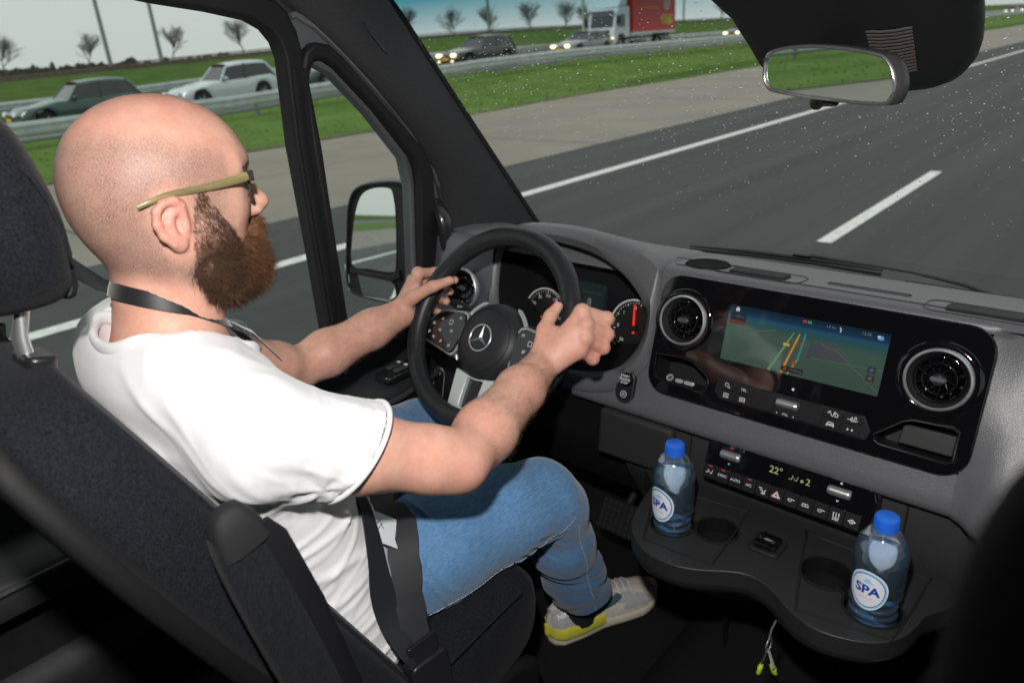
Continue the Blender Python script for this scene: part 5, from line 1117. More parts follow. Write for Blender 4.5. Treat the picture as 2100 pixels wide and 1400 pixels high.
# =================================================================== seats
fab = M('seat_fabric', (.0070, .0080, .0110), .92, spec=.2, sheen=.04, bump=1, bscale=800, var=.8, vscale=430)
fab2 = M('seat_fabric_panel', (.0080, .0090, .0120), .92, spec=.2, sheen=.04, bump=1, bscale=700, var=.5, vscale=520, stretch=(1, 1, .35))
shell_m = M('seat_shell', (.0035, .0035, .004), .7, spec=.4, bump=.3, bscale=900)
def yf(z): return .351 + (1.32 - z) * .49
def seat(x0, lab):
    t = thing('bucket_seat', (x0, .35, .80), lab, 'seat', 'front seats of the van')
    def ring(z, hw, th, rec, ex=5., n=36, dy=0., bol=.03):
        out = []
        for i in range(n):
            a = 2 * math.pi * i / n; c, s = math.cos(a), math.sin(a)
            dx = hw * math.copysign(abs(c) ** (2 / ex), c); dy_ = -.5 * th * math.copysign(abs(s) ** (2 / ex), s)
            y = yf(z) - th / 2 - dy_ + dy
            if s < -.2 or dy_ > 0: pass
            if dy_ < 0: y -= rec * max(0, 1 - (dx / (hw * .62)) ** 2) + 0
            out.append(Vector((x0 + dx, y, z)))
        return out
    zs = [(1.02, .232, .11), (1.10, .246, .125), (1.20, .252, .130), (1.34, .252, .128), (1.48, .250, .122), (1.57, .240, .115), (1.635, .218, .108), (1.675, .188, .098), (1.693, .150, .075), (1.698, .10, .04)]
    v, f = grid([ring(z, hw, th, .030 if z < 1.66 else .008) for z, hw, th in zs], closed_u=True); n = 36
    f += [tuple(range(n))[::-1], tuple(len(v) - n + i for i in range(n))]
    bk = obj('backrest', v, f, fab, t, smooth=180, sub=1)
    # welt along the bolster and the hard rear shell
    for s in (-1, 1): obj('welt', *tube([Vector((x0 + s * (hw * .93), yf(z) - .013, z)) for z, hw, th in zs[1:8]], .0035, 6), fab2, bk, smooth=60)
    sh = [ring(z, hw * .93, th * .34, 0, dy=-th * .80) for z, hw, th in zs[0:8]]
    v, f = grid(sh, closed_u=True); f.append(tuple(len(v) - n + i for i in range(n))); obj('back_shell', v, f, shell_m, t, smooth=180)
    # headrest
    hr = []
    for i, k in enumerate((.0, .45, .75, .93, 1, 1, 1, .98, .90, .72, .45, .0)):
        zz = [-.090, -.087, -.078, -.060, -.030, 0, .030, .056, .075, .087, .092, .094][i]; q = []
        for j in range(28):
            a = 2 * math.pi * j / 28; c, s = math.cos(a), math.sin(a)
            dx = .142 * (k ** .5 if k else .02) * math.copysign(abs(c) ** .55, c); dy = .055 * (k ** .5 if k else .02) * math.copysign(abs(s) ** .7, s)
            cv = -.20 * (dx ** 2)
            q.append(Vector((x0 + dx * (1 - .10 * max(0, -zz / .09)), .166 + dy + cv - .20 * zz * (1 if zz > 0 else .1), 1.832 + zz * 1.03)))
        hr.append(q)
    v, f = grid(hr, closed_u=True); f += [tuple(range(28))[::-1], tuple(len(v) - 28 + i for i in range(28))]
    hd = obj('headrest', v, f, fab, t, smooth=180, sub=1)
    obj('headrest_welt', *tube([Vector((x0 + .138 * math.copysign(abs(math.cos(a)) ** .55, math.cos(a)), .202 - .2 * (.128 * math.cos(a)) ** 2 - .03 * max(0, math.sin(a)), 1.826 + .083 * math.copysign(abs(math.sin(a)) ** .6, math.sin(a)))) for a in np.linspace(0, 6.283, 41)[:-1]], .0025, 6, closed=True), fab2, hd, smooth=60)
    for s in (-1, 1):
        obj('headrest_post', *tube([(x0 + s * .082, .168, 1.762), (x0 + s * .082, .152, 1.722), (x0 + s * .082, .152, 1.680)], .0075, 12), chrome, t, smooth=60)
        slab('post_sleeve', [rrect(.052, .030, .010, 4)], -.01, .012, plane_frame((x0 + s * .082, .157, 1.692), (1, 0, 0), (0, .9, -.25), (0, .25, .96)), satin_b, t, bevel=.004, seg=3)
    # cushion
    cs = []
    for y, hw, zt, zb in ((.30, .20, 1.11, 1.02), (.33, .235, 1.135, .995), (.42, .250, 1.150, .985), (.55, .254, 1.165, .985), (.63, .252, 1.178, .995), (.675, .244, 1.176, 1.02), (.700, .225, 1.150, 1.06), (.708, .19, 1.12, 1.09)):
        q = []
        for j in range(32):
            a = 2 * math.pi * j / 32; c, s = math.cos(a), math.sin(a); dx = hw * math.copysign(abs(c) ** .4, c); zc, zh = (zt + zb) / 2, (zt - zb) / 2
            zz = zc + zh * math.copysign(abs(s) ** .45, s)
            if s > 0: zz -= .022 * max(0, 1 - (dx / (hw * .7)) ** 2)
            q.append(Vector((x0 + dx, y, zz)))
        cs.append(q)
    v, f = grid(cs, closed_u=True); f += [tuple(range(32)), tuple(len(v) - 32 + i for i in range(32))[::-1]]
    cu = obj('cushion', v, f, fab, t, smooth=180, sub=1)
    obj('cushion_welt', *tube([Vector((x0 + .247, y, z)) for y, z in ((.36, 1.128), (.46, 1.140), (.56, 1.152), (.64, 1.160))], .003, 6), fab2, cu, smooth=60)
    slab('side_cover', [[(.22, .90), (.20, 1.06), (.30, 1.10), (.40, 1.05), (.62, 1.03), (.67, 1.0), (.66, .90)]], 0, .03, lambda u, v, n=0: Vector((x0 + .225 + n, u, v)), shell_m, t, bevel=.012, seg=3)
    obj('recline_lever', *tube([(x0 + .262, .26, 1.05), (x0 + .268, .36, 1.06), (x0 + .266, .43, 1.055)], [.016, .014, .010], 10, flat=.6), satin_b, t, smooth=60)
    obj('plinth', *grid([[(x0 + sx * .19, y, z) for sx, z in ((-1, .79), (-1, 1.0), (1, 1.0), (1, .79))] for y in (.16, .62)]), shell_m, t, smooth=0)
    # armrest, folded up against the backrest
    d = Vector((0, -.20, .98)).normalized(); e = Vector((0, .98, .20)); ar = []
    base = Vector((x0 + .292, .262, 1.33))
    for s_, w_, th in ((-.10, .018, .014), (-.08, .026, .018), (0, .030, .020), (.12, .029, .020), (.20, .026, .019), (.232, .021, .016), (.246, .014, .011), (.250, .006, .006)):
        q = []
        for j in range(24):
            a = 2 * math.pi * j / 24; c, s = math.cos(a), math.sin(a); q.append(base + d * s_ + Vector((1, 0, 0)) * (th * math.copysign(abs(c) ** .6, c)) + e * (w_ * math.copysign(abs(s) ** .6, s)))
        ar.append(q)
    v, f = grid(ar, closed_u=True); f += [tuple(range(24))[::-1], tuple(len(v) - 24 + i for i in range(24))]
    am = obj('armrest', v, f, fab2, t, smooth=180, sub=1)
    cp = []
    for s_, w_, th in ((.212, .0270, .0200), (.236, .0225, .0172), (.251, .0150, .0120), (.256, .006, .006)):
        q = []
        for j in range(24): a = 2 * math.pi * j / 24; c, s = math.cos(a), math.sin(a); q.append(base + d * s_ + Vector((1, 0, 0)) * (th * math.copysign(abs(c) ** .6, c)) + e * (.004 + w_ * math.copysign(abs(s) ** .6, s)))
        cp.append(q)
    v, f = grid(cp, closed_u=True); f.append(tuple(len(v) - 24 + i for i in range(24))); obj('armrest_cap', v, f, M('cap_plastic', (.013, .013, .014), .72, spec=.3, bump=.5, bscale=700), am, smooth=180)
    edge = [base + d * s_ + e * (w_ + .001) + Vector((.012, 0, 0)) for s_, w_ in ((-.06, .026), (.1, .029), (.2, .026), (.225, .022))]; obj('armrest_spine', *tube(edge, [.015, .016, .015, .009], 10, flat=.35, hint=Vector((1, 0, 0))), satin_b, am, smooth=60)
    return t
seat1 = seat(-.495, 'dark grey cloth driver seat with armrest folded up beside it')
seat2 = copy_tree(seat1); seat2.location.x += .985; seat2.location.y += .01; seat2.location.z -= .045
seat2['label'] = 'out of focus dark seat headrest at the lower right corner'

# =================================================================== bottles
capm = M('bottle_cap_blue', (.02, .13, .62), .38, spec=.5, bump=.1, bscale=400)
petm = glass_pane('bottle_plastic', (.93, .97, 1.0), 1.0, .05); [setattr(n.inputs[0], 'default_value', 1.75) for n in petm.node_tree.nodes if n.type == 'FRESNEL']
watm = glass_pane('bottle_water', (.90, .955, .995), .9, .02)
for gm, fac in ((watm, .17), (petm, .04)):
    n_, l_ = nodes_of(gm); o_ = [q for q in n_ if q.type == 'OUTPUT_MATERIAL'][0]; src = o_.inputs[0].links[0].from_socket; df_ = n_.new('ShaderNodeBsdfTranslucent' if False else 'ShaderNodeBsdfDiffuse'); df_.inputs[0].default_value = (.10, .36, .86, 1) if gm is watm else (.6, .8, 1, 1); m_ = n_.new('ShaderNodeMixShader'); m_.inputs[0].default_value = fac
    l_.new(src, m_.inputs[1]); l_.new(df_.outputs[0], m_.inputs[2]); l_.new(m_.outputs[0], o_.inputs[0])
lab_w = M('label_white', (.82, .85, .87), .45, coat=.2); lab_b = M('label_blue', (.02, .05, .32), .45); lab_c = M('label_cyan', (.30, .58, .80), .45); lab_r = M('label_pale', (.70, .74, .80), .45)
def bottle(x, y, z0, facing, lab):
    t = thing('water_bottle', (x, y, z0), lab, 'bottle', 'blue capped water bottles in the tray')
    prof = [(0.0, .004), (.018, .003), (.026, .0), (.0305, .003), (.0325, .010)]
    for i in range(1, 34): h = .010 + i * .0025; prof.append((.0318 - .0022 * math.sin(math.pi * (h - .01) / .085) + .0014 * math.sin(h * 2 * math.pi / .0135), h))
    prof += [(.0315, .097), (.0328, .101), (.0330, .138), (.0338, .142), (.0338, .146), (.0330, .149), (.0322, .158), (.0295, .167), (.0245, .176), (.0190, .1825), (.0145, .1865), (.0132, .1885), (.0132, .192)]
    k = .985
    v, f = [], []
    n = 40
    for r, h in prof:
        for j in range(n):
            a = 2 * math.pi * j / n; rr_ = r
            if .012 < h < .094: rr_ += .0015 * math.sin(3 * a + h * 150) 
            v.append(Vector((x + rr_ * math.cos(a), y + rr_ * math.sin(a), z0 + h)))
    for i in range(len(prof) - 1):
        for j in range(n): f.append((i * n + j, i * n + (j + 1) % n, (i + 1) * n + (j + 1) % n, (i + 1) * n + j))
    f.append(tuple(range(n))[::-1]); sh = obj('plastic_body', v, f, petm, t, smooth=180)
    obj('water', *lathe([(max(r - .0012, 0), h) for r, h in prof if h < .168] + [(0, .168)], (x, y, z0), (0, 0, 1), 40), watm, t, smooth=180)
    c = obj('cap', *lathe([(.0140, .1865), (.0150, .1868), (.0150, .1895)] + [(.0148, .1905), (.0148, .2035), (.0142, .2052), (.0125, .2060), (0, .2060)], (x, y, z0), (0, 0, 1), 48), capm, t, smooth=35)
    m = MB()
    for i in range(48): a = 2 * math.pi * i / 48; d = Vector((math.cos(a), math.sin(a), 0)); m.add(*box(Vector((x, y, z0 + .197)) + d * .0149, (.0006, .0007, .0115), (d, Vector((-d.y, d.x, 0)), Vector((0, 0, 1)))))
    m.build('cap_ribs', capm, c)
    def FB(u, v_, nn=0, R=.0334): a = facing + u / R; return Vector((x + (R + nn) * math.cos(a), y + (R + nn) * math.sin(a), z0 + .108 + v_))
    def curved(name, poly, mat, nn, par):
        """wrap a 2D shape round the bottle with enough columns"""
        v2, tr = fill([poly]); bm = bmesh.new(); vs_ = [bm.verts.new((p[0], p[1], 0)) for p in v2]
        for q in tr:
            try: bm.faces.new([vs_[i] for i in q])
            except ValueError: pass
        for cx in np.arange(-.06, .06, .0035): bmesh.ops.bisect_plane(bm, geom=bm.verts[:] + bm.edges[:] + bm.faces[:], plane_co=(cx, 0, 0), plane_no=(1, 0, 0))
        me = bpy.data.meshes.new(name); bm.to_mesh(me); bm.free()
        for q in me.vertices: q.co = FB(q.co.x, q.co.y, nn)
        return finish(name, me, mat, par, 60)
    ov = [(.0255 * math.cos(a), .0285 * math.sin(a) - .0 + (.004 * math.sin(a) if math.sin(a) < 0 else 0)) for a in np.linspace(0, 6.283, 41)[:-1]]
    lb = curved('front_label', ov, lab_w, .0003, t); curved('label_rim', inset(ov, .95, (0, 0)), lab_c, .0005, lb); curved('label_rim', inset(ov, .86, (0, 0)), lab_b, .0007, lb); curved('label_field', inset(ov, .82, (0, 0)), lab_r, .0009, lb)
    text2('SPA', .0185, lambda u, v_, nn=0: FB(u * 1.02, v_ - .001 + u * .0, nn), 'label_name', lab_b, lb, .0012, bold=.035)
    text2('REINE', .0062, lambda u, v_, nn=0: FB(u, v_ - .0135, nn), 'label_kind', M('label_pink', (.62, .45, .52), .5), lb, .0012)
    curved('label_mark', [(-.006, .0105), (.007, .0105), (.004, .0135), (.0015, .0195), (.0, .0165), (-.002, .018)], lab_c, .0012, lb)
    bl = [(p[0] * 2.9 + .103, p[1] + .018) for p in rrect(.040, .064, .010, 5)]; curved('back_label', bl, M('label_back', (.92, .94, .96), .4), -.0028, t)  # back label oversized and whitened to brighten the upper bottle
    return t
bottle(.190, .874, 1.1515, math.atan2(-.874, .366 - .190) - .30, 'blue capped water bottle in the right end of the tray, label facing the camera')
bottle(-.120, .876, 1.1515, math.atan2(-.876, .366 + .120) - .72, 'blue capped water bottle next to the driver leg, label turned away')

# =================================================================== keys, pedals
ky = thing('key_bunch', (.077, .79, 1.12), 'small keys with yellow green caps hanging below the tray', 'keys')
kx0, ky0 = .078, .81
obj('ring', *tube([(kx0, ky0 + .010 * math.cos(a), 1.120 + .012 * math.sin(a)) for a in np.linspace(0, 6.283, 21)[:-1]], .0012, 6, closed=True), chrome, ky)
obj('hook', *tube([(kx0, ky0, 1.132), (kx0, ky0 + .004, 1.145), (kx0, ky0 + .02, 1.15)], .0015, 6), chrome, ky)
lime = M('lime_plastic', (.52, .72, .04), .35, coat=.3); greyk = M('key_steel', (.35, .35, .34), .35, metal=.8)
for i, (dx, dy, l) in enumerate(((-.008, 0, .034), (.006, .005, .030), (.012, -.004, .026))):
    a = Vector((kx0, ky0, 1.112)); b = a + Vector((dx, dy, -l)); e = b + Vector((dx * .4, dy, -.022))
    obj('key_blade', *tube([a, b], [.0022, .0032], 6, flat=.5), greyk if i < 2 else M('cord_grey', (.25, .24, .23), .8), ky)
    if i != 2: obj('key_cap', *tube([b, b.lerp(e, .25), b.lerp(e, .5), b.lerp(e, .75), e], [.0035, .0070, .0058, .0070, .003], 10, flat=.6), lime, ky, smooth=60)
pd = thing('brake_pedal', (-.376, 1.12, .95), 'dark ribbed pedal pad behind the knee', 'pedal')
FP = plane_frame((-.376, 1.10, .970), (1, 0, 0), (0, .55, .83), (0, -.83, .55))
slab('pad', [rrect(.10, .075, .014, 4)], -.012, .004, FP, shell_m, pd, bevel=.003)
for i in range(7):
    for j in range(5): slab('pad_stud', [rrect(.009, .009, .002, 2, -.040 + i * .0133, -.028 + j * .014)], .003, .0065, FP, rubber, pd)
obj('pedal_arm', *tube([FP(0, 0, -.01), (-.37, 1.22, 1.05), (-.37, 1.30, 1.15)], .010, 8), shell_m, pd)
ap = thing('accelerator_pedal', (-.27, 1.17, .80), 'black accelerator pedal at the shoe tip', 'pedal')
FA = plane_frame((-.262, 1.175, .865), (1, 0, 0), (0, .5, .866), (0, -.866, .5))
slab('pad', [rrect(.055, .16, .012, 4)], -.012, .003, FA, rubber, ap, bevel=.003)
for j in range(8): slab('pad_rib', [rrect(.046, .006, .002, 2, 0, -.062 + j * .018)], .002, .006, FA, trim_dark, ap)
obj('pedal_arm', *tube([FA(0, .02, -.01), (-.262, 1.30, 1.0)], .010, 8), shell_m, ap)

# =================================================================== the driver
X0 = -.495
def hx(dx, y, z): return np.array((X0 + dx, y, z))
def wpt(u, v, w): return np.array(FW(u, v, w))
SHR, ELR, WRR = np.array((-.332, .328, 1.553)), np.array((-.238, .530, 1.454)), wpt(.171, -.046, .041)
SHL, ELL, WRL = np.array((-.655, .330, 1.590)), np.array((-.728, .598, 1.432)), wpt(-.201, -.024, .027)
B = Field((-.82, .215, 1.12), (-.17, .97, 1.94), .0028)
# torso core (hidden by the shirt), pelvis
TZ = [(1.625, .312, .150, .060), (1.56, .325, .170, .085), (1.46, .350, .160, .098), (1.34, .392, .150, .098), (1.22, .430, .150, .095), (1.14, .45, .15, .08)]
def torso(F, grow, TZ=TZ, k=.03):
    zs = np.array([t[0] for t in TZ])[::-1]; ys, rx, ry = [np.array([t[i] for t in TZ])[::-1] for i in (1, 2, 3)]
    def fn(X, Y, Z):
        zz = np.clip(Z, zs[0], zs[-1]); yc, a, b = np.interp(zz, zs, ys), np.interp(zz, zs, rx) + grow, np.interp(zz, zs, ry) + grow
        q = np.sqrt(((X - X0) / a) ** 2 + ((Y - yc) / b) ** 2); d = (q - 1) * np.minimum(a, b) * .9
        dz = np.maximum(Z - zs[-1], zs[0] - Z) * .9 + 0 * d; o_ = np.sqrt(np.maximum(d, 0) ** 2 + np.maximum(dz, 0) ** 2)
        return np.where((d > 0) | (dz > 0), o_, np.maximum(d, dz))
    F.put(fn, (X0 - .25, .18, zs[0] - .05), (X0 + .25, .62, zs[-1] + .05), k)
torso(B, 0)
for s, sh in ((1, SHR), (-1, SHL)): B.cap(hx(s * .03, .308, 1.640), sh + np.array((0, -.005, .004)), .040, .046, .03)
# arms
def arm(F, sh, el, wr, g=0.):
    F.chain([sh, sh + (el - sh) * .45, sh + (el - sh) * .85, el], [.055 + g, .0490 + g, .0405 + g, .036 + g], .02)
    f1 = el + (wr - el) * .28; f2 = el + (wr - el) * .7
    F.chain([el, f1, f2, wr], [.0355 + g, .0410 + g, .0350 + g, .0285 + g], .02)
arm(B, SHR, ELR, WRR); arm(B, SHL, ELL, WRL)
B.cap(ELR + np.array((.004, .000, -.030)), ELR + np.array((-.008, .05, -.018)), .009, .014, .018)
# --- head
B.ell(hx(0, .346, 1.836), (.0765, .0995, .0875), .02); B.ell(hx(0, .322, 1.800), (.067, .067, .076), .03)
B.ell(hx(0, .380, 1.832), (.064, .056, .062), .03); B.ell(hx(0, .376, 1.768), (.058, .055, .083), .03)
for s in (1, -1):
    B.ell(hx(s * .040, .393, 1.790), (.026, .026, .024), .025); B.cap(hx(s * .056, .362, 1.762), hx(s * .022, .408, 1.712), .022, .020, .03)
    B.cap(hx(s * .014, .431, 1.842), hx(s * .050, .415, 1.842), .010, .008, .016)
    B.ell(hx(s * .033, .435, 1.823), (.017, .014, .011), .012, 'c')
B.ell(hx(0, .410, 1.708), (.030, .026, .024), .02)
B.chain([hx(0, .427, 1.832), hx(0, .440, 1.808), hx(0, .456, 1.787)], [.0095, .0105, .0125], .012)
for s in (1, -1): B.ell(hx(s * .012, .444, 1.780), (.0095, .012, .0085), .008)
B.cap(hx(-.018, .430, 1.752), hx(.018, .430, 1.752), .009, .009, .01)
# neck
B.chain([hx(0, .337, 1.765), hx(0, .326, 1.70), hx(0, .306, 1.61)], [.053, .0525, .064], .025)
for s in (1, -1): B.cap(hx(s * .052, .335, 1.755), hx(s * .020, .352, 1.635), .016, .012, .03)
# ears
for s in (1, -1):
    def E(a, b, c=0.): return hx(s * (.0745 + c), .334 + a * .88, 1.793 + b * .84)
    B.ell(E(-.002, .002, .004), (.0075, .0175, .028), .006)
    B.ell(E(.006, -.003, .012), (.007, .0085, .013), .005, 'c')
    hel = [(.012, .010), (.011, .022), (.003, .030), (-.010, .029), (-.020, .020), (-.0225, .004), (-.018, -.012), (-.008, -.024)]
    B.chain([E(a, b, .006 + .006 * (1 if a < .008 else .3) + .25 * max(0, -a) * .5) for a, b in hel], [.0040, .0042, .0044, .0046, .0048, .0048, .0046, .0050], .004)
    B.chain([E(.000, .016, .010), E(-.008, .004, .012), E(-.004, -.012, .011)], [.0036, .0042, .0040], .005)
    B.ell(E(-.001, -.027, .008), (.0060, .0085, .0090), .006); B.cap(E(.011, -.002, .006), E(.010, -.010, .006), .0045, .0040, .005)
# --- hands on the rim
def hand(F, wr, mcp, fingers, thumb, palm, rad_):
    for i, m in enumerate(mcp): F.cap(wr + (wpt(*m) - wr) * .12, wpt(*m), .0140, rad_[i] * 1.10, .007)
    for i in range(3): F.cap(wpt(*mcp[i]), wpt(*mcp[i + 1]), .0090, .0090, .007)
    for c, r in palm: F.cap(wpt(*c[0]), wpt(*c[1]), r, r * .9, .012)
    for i, fg in enumerate(fingers):
        pts = [wpt(*mcp[i])] + [wpt(*q) for q in fg]; r = rad_[i]; F.chain(pts[:2], [r * 1.10, r * 1.02], .0045); F.chain(pts[1:], [r * 1.04, r * .92, r * .78], .0035)
        F.ell(pts[1], (r * 1.09,) * 3, .004)
    for i, m in enumerate(mcp): F.ell(wpt(*m) + np.array(WN) * .003 + np.array((.002 if m[0] > 0 else -.002, 0, .001)), (rad_[i] * 1.12,) * 3, .005)
    F.chain([wpt(*q) for q in thumb], [.0165, .0125, .0108, .0085], .006)
hand(B, WRR, [(.205, .058, .031), (.217, .039, .027), (.222, .019, .022), (.217, .000, .018)],
     [[(.228, .064, -.008), (.206, .064, -.034), (.184, .058, -.036)], [(.234, .040, -.014), (.210, .040, -.040), (.186, .036, -.038)], [(.234, .018, -.016), (.210, .018, -.040), (.188, .016, -.038)], [(.226, -.004, -.012), (.206, -.004, -.033), (.188, -.004, -.034)]],
     [(.163, -.022, .042), (.152, .014, .039), (.149, .040, .032), (.152, .060, .025)], [(((.178, -.030, .036), (.200, .020, .028)), .019), (((.190, -.030, .032), (.212, .000, .022)), .017), (((.166, -.03, .040), (.166, .012, .036)), .016)], (.0112, .0115, .0110, .0098))
hand(B, WRL, [(-.212, .064, .012), (-.226, .048, .004), (-.232, .028, -.003), (-.228, .008, -.008)],
     [[(-.212, .080, -.026), (-.186, .083, -.040), (-.158, .076, -.036)], [(-.222, .056, -.036), (-.195, .058, -.048), (-.163, .052, -.040)], [(-.227, .031, -.040), (-.199, .032, -.049), (-.160, .030, -.036)], [(-.222, .008, -.036), (-.198, .007, -.043), (-.168, .006, -.034)]],
     [(-.200, -.012, .034), (-.170, .012, .040), (-.134, .041, .036), (-.104, .061, .028)], [(((-.206, -.012, .022), (-.214, .035, .012)), .018), (((-.204, -.010, .014), (-.222, .018, .004)), .016), (((-.198, -.01, .030), (-.196, .030, .022)), .015)], (.0098, .0100, .0096, .0086))
def turn(P, ang=-9.):
    P = np.asarray(P, float); w = sst(1.660, 1.745, P[:, 2]) * (np.abs(P[:, 0] - X0) < .13); a = rad(ang) * w; x, y = P[:, 0] - X0, P[:, 1] - .335
    return np.stack([X0 + x * np.cos(a) - y * np.sin(a), .335 + x * np.sin(a) + y * np.cos(a), P[:, 2]], 1)
def turn_mesh(o):
    me = o.data; c = np.empty(len(me.vertices) * 3, np.float32); me.vertices.foreach_get('co', c); me.vertices.foreach_set('co', turn(c.reshape(-1, 3)).astype(np.float32).ravel()); me.update()
V, Q = B.mesh(1); V0 = V.copy(); V = turn(V)
N = vnormals(V, Q)
w1 = Waves(3, 20, 8, 40)
V = V + N * (w1(V) * .00018)[:, None]
V_body, N_body = V, N; VB0 = V0
me = npmesh('person', V, Q)
# where cropped hair grows: back and sides of the skull, thinning on top
hd = V0[:, 2] > 1.70; dx, yy, zz = np.abs(V0[:, 0] - X0), V0[:, 1], V0[:, 2]
side = sst(.425, .385, yy + .25 * np.maximum(0, 1.83 - zz)) * sst(1.722, 1.748, zz + .35 * np.maximum(0, yy - .295))
top = 1 - .80 * sst(1.868, 1.905, zz + .28 * np.maximum(0, yy - .30))
earz = np.exp(-(((yy - .336) / .030) ** 2 + ((zz - 1.79) / .042) ** 2) ** 2) * sst(.066, .074, dx)
hair = hd * side * top * (1 - earz)
fattr(me, 'hair', hair)
pink = np.exp(-(((yy - .336) / .030) ** 2 + ((zz - 1.795) / .04) ** 2)) * sst(.074, .082, dx) + np.exp(-((np.linalg.norm(V - wpt(.235, .015, .0), axis=1) / .045) ** 2)) * .7 + np.exp(-((np.linalg.norm(V - ELR, axis=1) / .06) ** 2)) * .35 + .5 * np.exp(-((np.linalg.norm(V - hx(0, .456, 1.783), axis=1) / .018) ** 2)) + .35 * sst(1.87, 1.91, zz) * hd
fattr(me, 'pink', np.clip(pink, 0, 1))
skin = M('skin', (.56, .30, .215), .46, spec=.38, sss=.12)
n_, l_ = nodes_of(skin); b_ = n_['Principled BSDF']
tc = n_.new('ShaderNodeTexCoord')
def noise(scale, det=4): q = n_.new('ShaderNodeTexNoise'); q.inputs['Scale'].default_value = scale; q.inputs['Detail'].default_value = det; l_.new(tc.outputs['Object'], q.inputs[0]); return q
def rng(src, a, b, c=0., d=1.): q = n_.new('ShaderNodeMapRange'); q.inputs[1].default_value = a; q.inputs[2].default_value = b; q.inputs[3].default_value = c; q.inputs[4].default_value = d; l_.new(src, q.inputs[0]); return q
def mix(fac, c1, c2):
    q = n_.new('ShaderNodeMixRGB'); l_.new(fac, q.inputs[0])
    for i, c in ((1, c1), (2, c2)):
        if isinstance(c, tuple): q.inputs[i].default_value = (*c, 1)
        else: l_.new(c, q.inputs[i])
    return q
def mul(a, b): q = n_.new('ShaderNodeMath'); q.operation = 'MULTIPLY'; l_.new(a, q.inputs[0]); l_.new(b, q.inputs[1]); return q
m1 = mix(rng(noise(55, 5).outputs[0], .35, .68).outputs[0], (.66, .38, .285), (.61, .315, .23))
m1 = mix(rng(noise(16, 9).outputs[0], .40, .72, 0, .55).outputs[0], m1.outputs[0], (.62, .265, .20)); m1 = mix(rng(noise(150, 6).outputs[0], .50, .75, 0, .40).outputs[0], m1.outputs[0], (.70, .44, .34))
ap_ = n_.new('ShaderNodeAttribute'); ap_.attribute_name = 'pink'; m2 = mix(rng(ap_.outputs['Fac'], 0, 1, 0, .75).outputs[0], m1.outputs[0], (.66, .275, .22))
fr_ = mix(rng(noise(420, 2).outputs[0], .70, .78, 0, .45).outputs[0], m2.outputs[0], (.34, .16, .10))
ah = n_.new('ShaderNodeAttribute'); ah.attribute_name = 'hair'
base_h = mix(rng(ah.outputs['Fac'], 0, 1, 0, .58).outputs[0], fr_.outputs[0], (.26, .175, .145))
spk = mul(mul(rng(noise(950, 2).outputs[0], .42, .64).outputs[0], rng(noise(38, 4).outputs[0], .30, .70, .35, 1.0).outputs[0]).outputs[0], rng(ah.outputs['Fac'], .05, .9, 0, .80).outputs[0])
m4 = mix(spk.outputs[0], base_h.outputs[0], (.085, .052, .038)); l_.new(m4.outputs[0], b_.inputs['Base Color'])
bp = n_.new('ShaderNodeBump'); bp.inputs['Strength'].default_value = .5; bp.inputs['Distance'].default_value = .0008; l_.new(noise(480, 4).outputs[0], bp.inputs['Height']); l_.new(bp.outputs[0], b_.inputs['Normal'])
person = finish('person', me, skin, None, 180)
props(person, 'bearded bald driver in white t-shirt and jeans holding the steering wheel', 'person')

# --- nails
nailm = M('nail', (.66, .40, .32), .28, coat=.3)
def nail(tip, prev, up, r):
    tip, prev, up = Vector(tip), Vector(prev), Vector(up); d = (tip - prev).normalized(); up = (up - d * up.dot(d)).normalized(); sd = d.cross(up)
    rows = []
    for a in np.linspace(-1, 1, 7):
        an = a * .85; rows.append([tip + d * (x * r * 1.0 - r * .25) + up * (r * 1.06 * math.cos(an) - .0004 - .10 * r * max(0, x) ** 2) + sd * (r * .92 * math.sin(an)) for x in np.linspace(-.75 + .18 * a * a, .75 - .35 * a * a, 6)])
    obj('fingernail', *grid(rows), nailm, person, smooth=180)
nail(wpt(-.104, .061, .028), wpt(-.134, .041, .036), Vector(WN) + Vector((.25, 0, .4)), .0090)
nail(wpt(.152, .060, .025), wpt(.149, .040, .032), Vector(WN) + Vector((-.4, 0, .2)), .0088)

# --- white t-shirt
T = Field((-.80, .18, 1.09), (-.19, .60, 1.72), .0038)
TS = [(1.645, .308, .120, .062), (1.615, .315, .168, .082), (1.55, .327, .188, .108), (1.46, .350, .180, .122), (1.34, .390, .182, .126), (1.24, .412, .192, .128), (1.14, .425, .194, .126)]
for s, sh, el in ((1, SHR, ELR), (-1, SHL, ELL)):
    e = sh + (el - sh) * .48; T.cap(sh, e, .0655, .0635, .04)
# cut the sleeves straight and hollow them
def cut_plane(F, p, n, lo, hi): F.put(lambda X, Y, Z: -((X - p[0]) * n[0] + (Y - p[1]) * n[1] + (Z - p[2]) * n[2]), lo, hi, .003, 'c')
for sh, el in ((SHR, ELR), (SHL, ELL)):
    d = (el - sh) / np.linalg.norm(el - sh); p = sh + (el - sh) * .42; dd = d + np.array((0, .0, -.55)); dd /= np.linalg.norm(dd)
    T.put(lambda X, Y, Z, p=p, d=dd: -((X - p[0]) * d[0] + (Y - p[1]) * d[1] + (Z - p[2]) * d[2]) , p - .12, p + .14, .003, 'c')
    T.cap(p - d * .03, p + d * .06, .055, .0585, .004, 'c')
torso(T, 0, TS, .035); T.ell(hx(0, .282, 1.618), (.14, .062, .060), .03)
for s, sh in ((1, SHR), (-1, SHL)): T.cap(hx(s * .045, .300, 1.640), sh + np.array((0, -.008, .010)), .044, .056, .035)
T.cap(hx(0, .327, 1.76), hx(0, .318, 1.652), .082, .078, .006, 'c')         # neck opening
T.cap(hx(0, .352, 1.70), hx(0, .372, 1.655), .050, .046, .012, 'c')
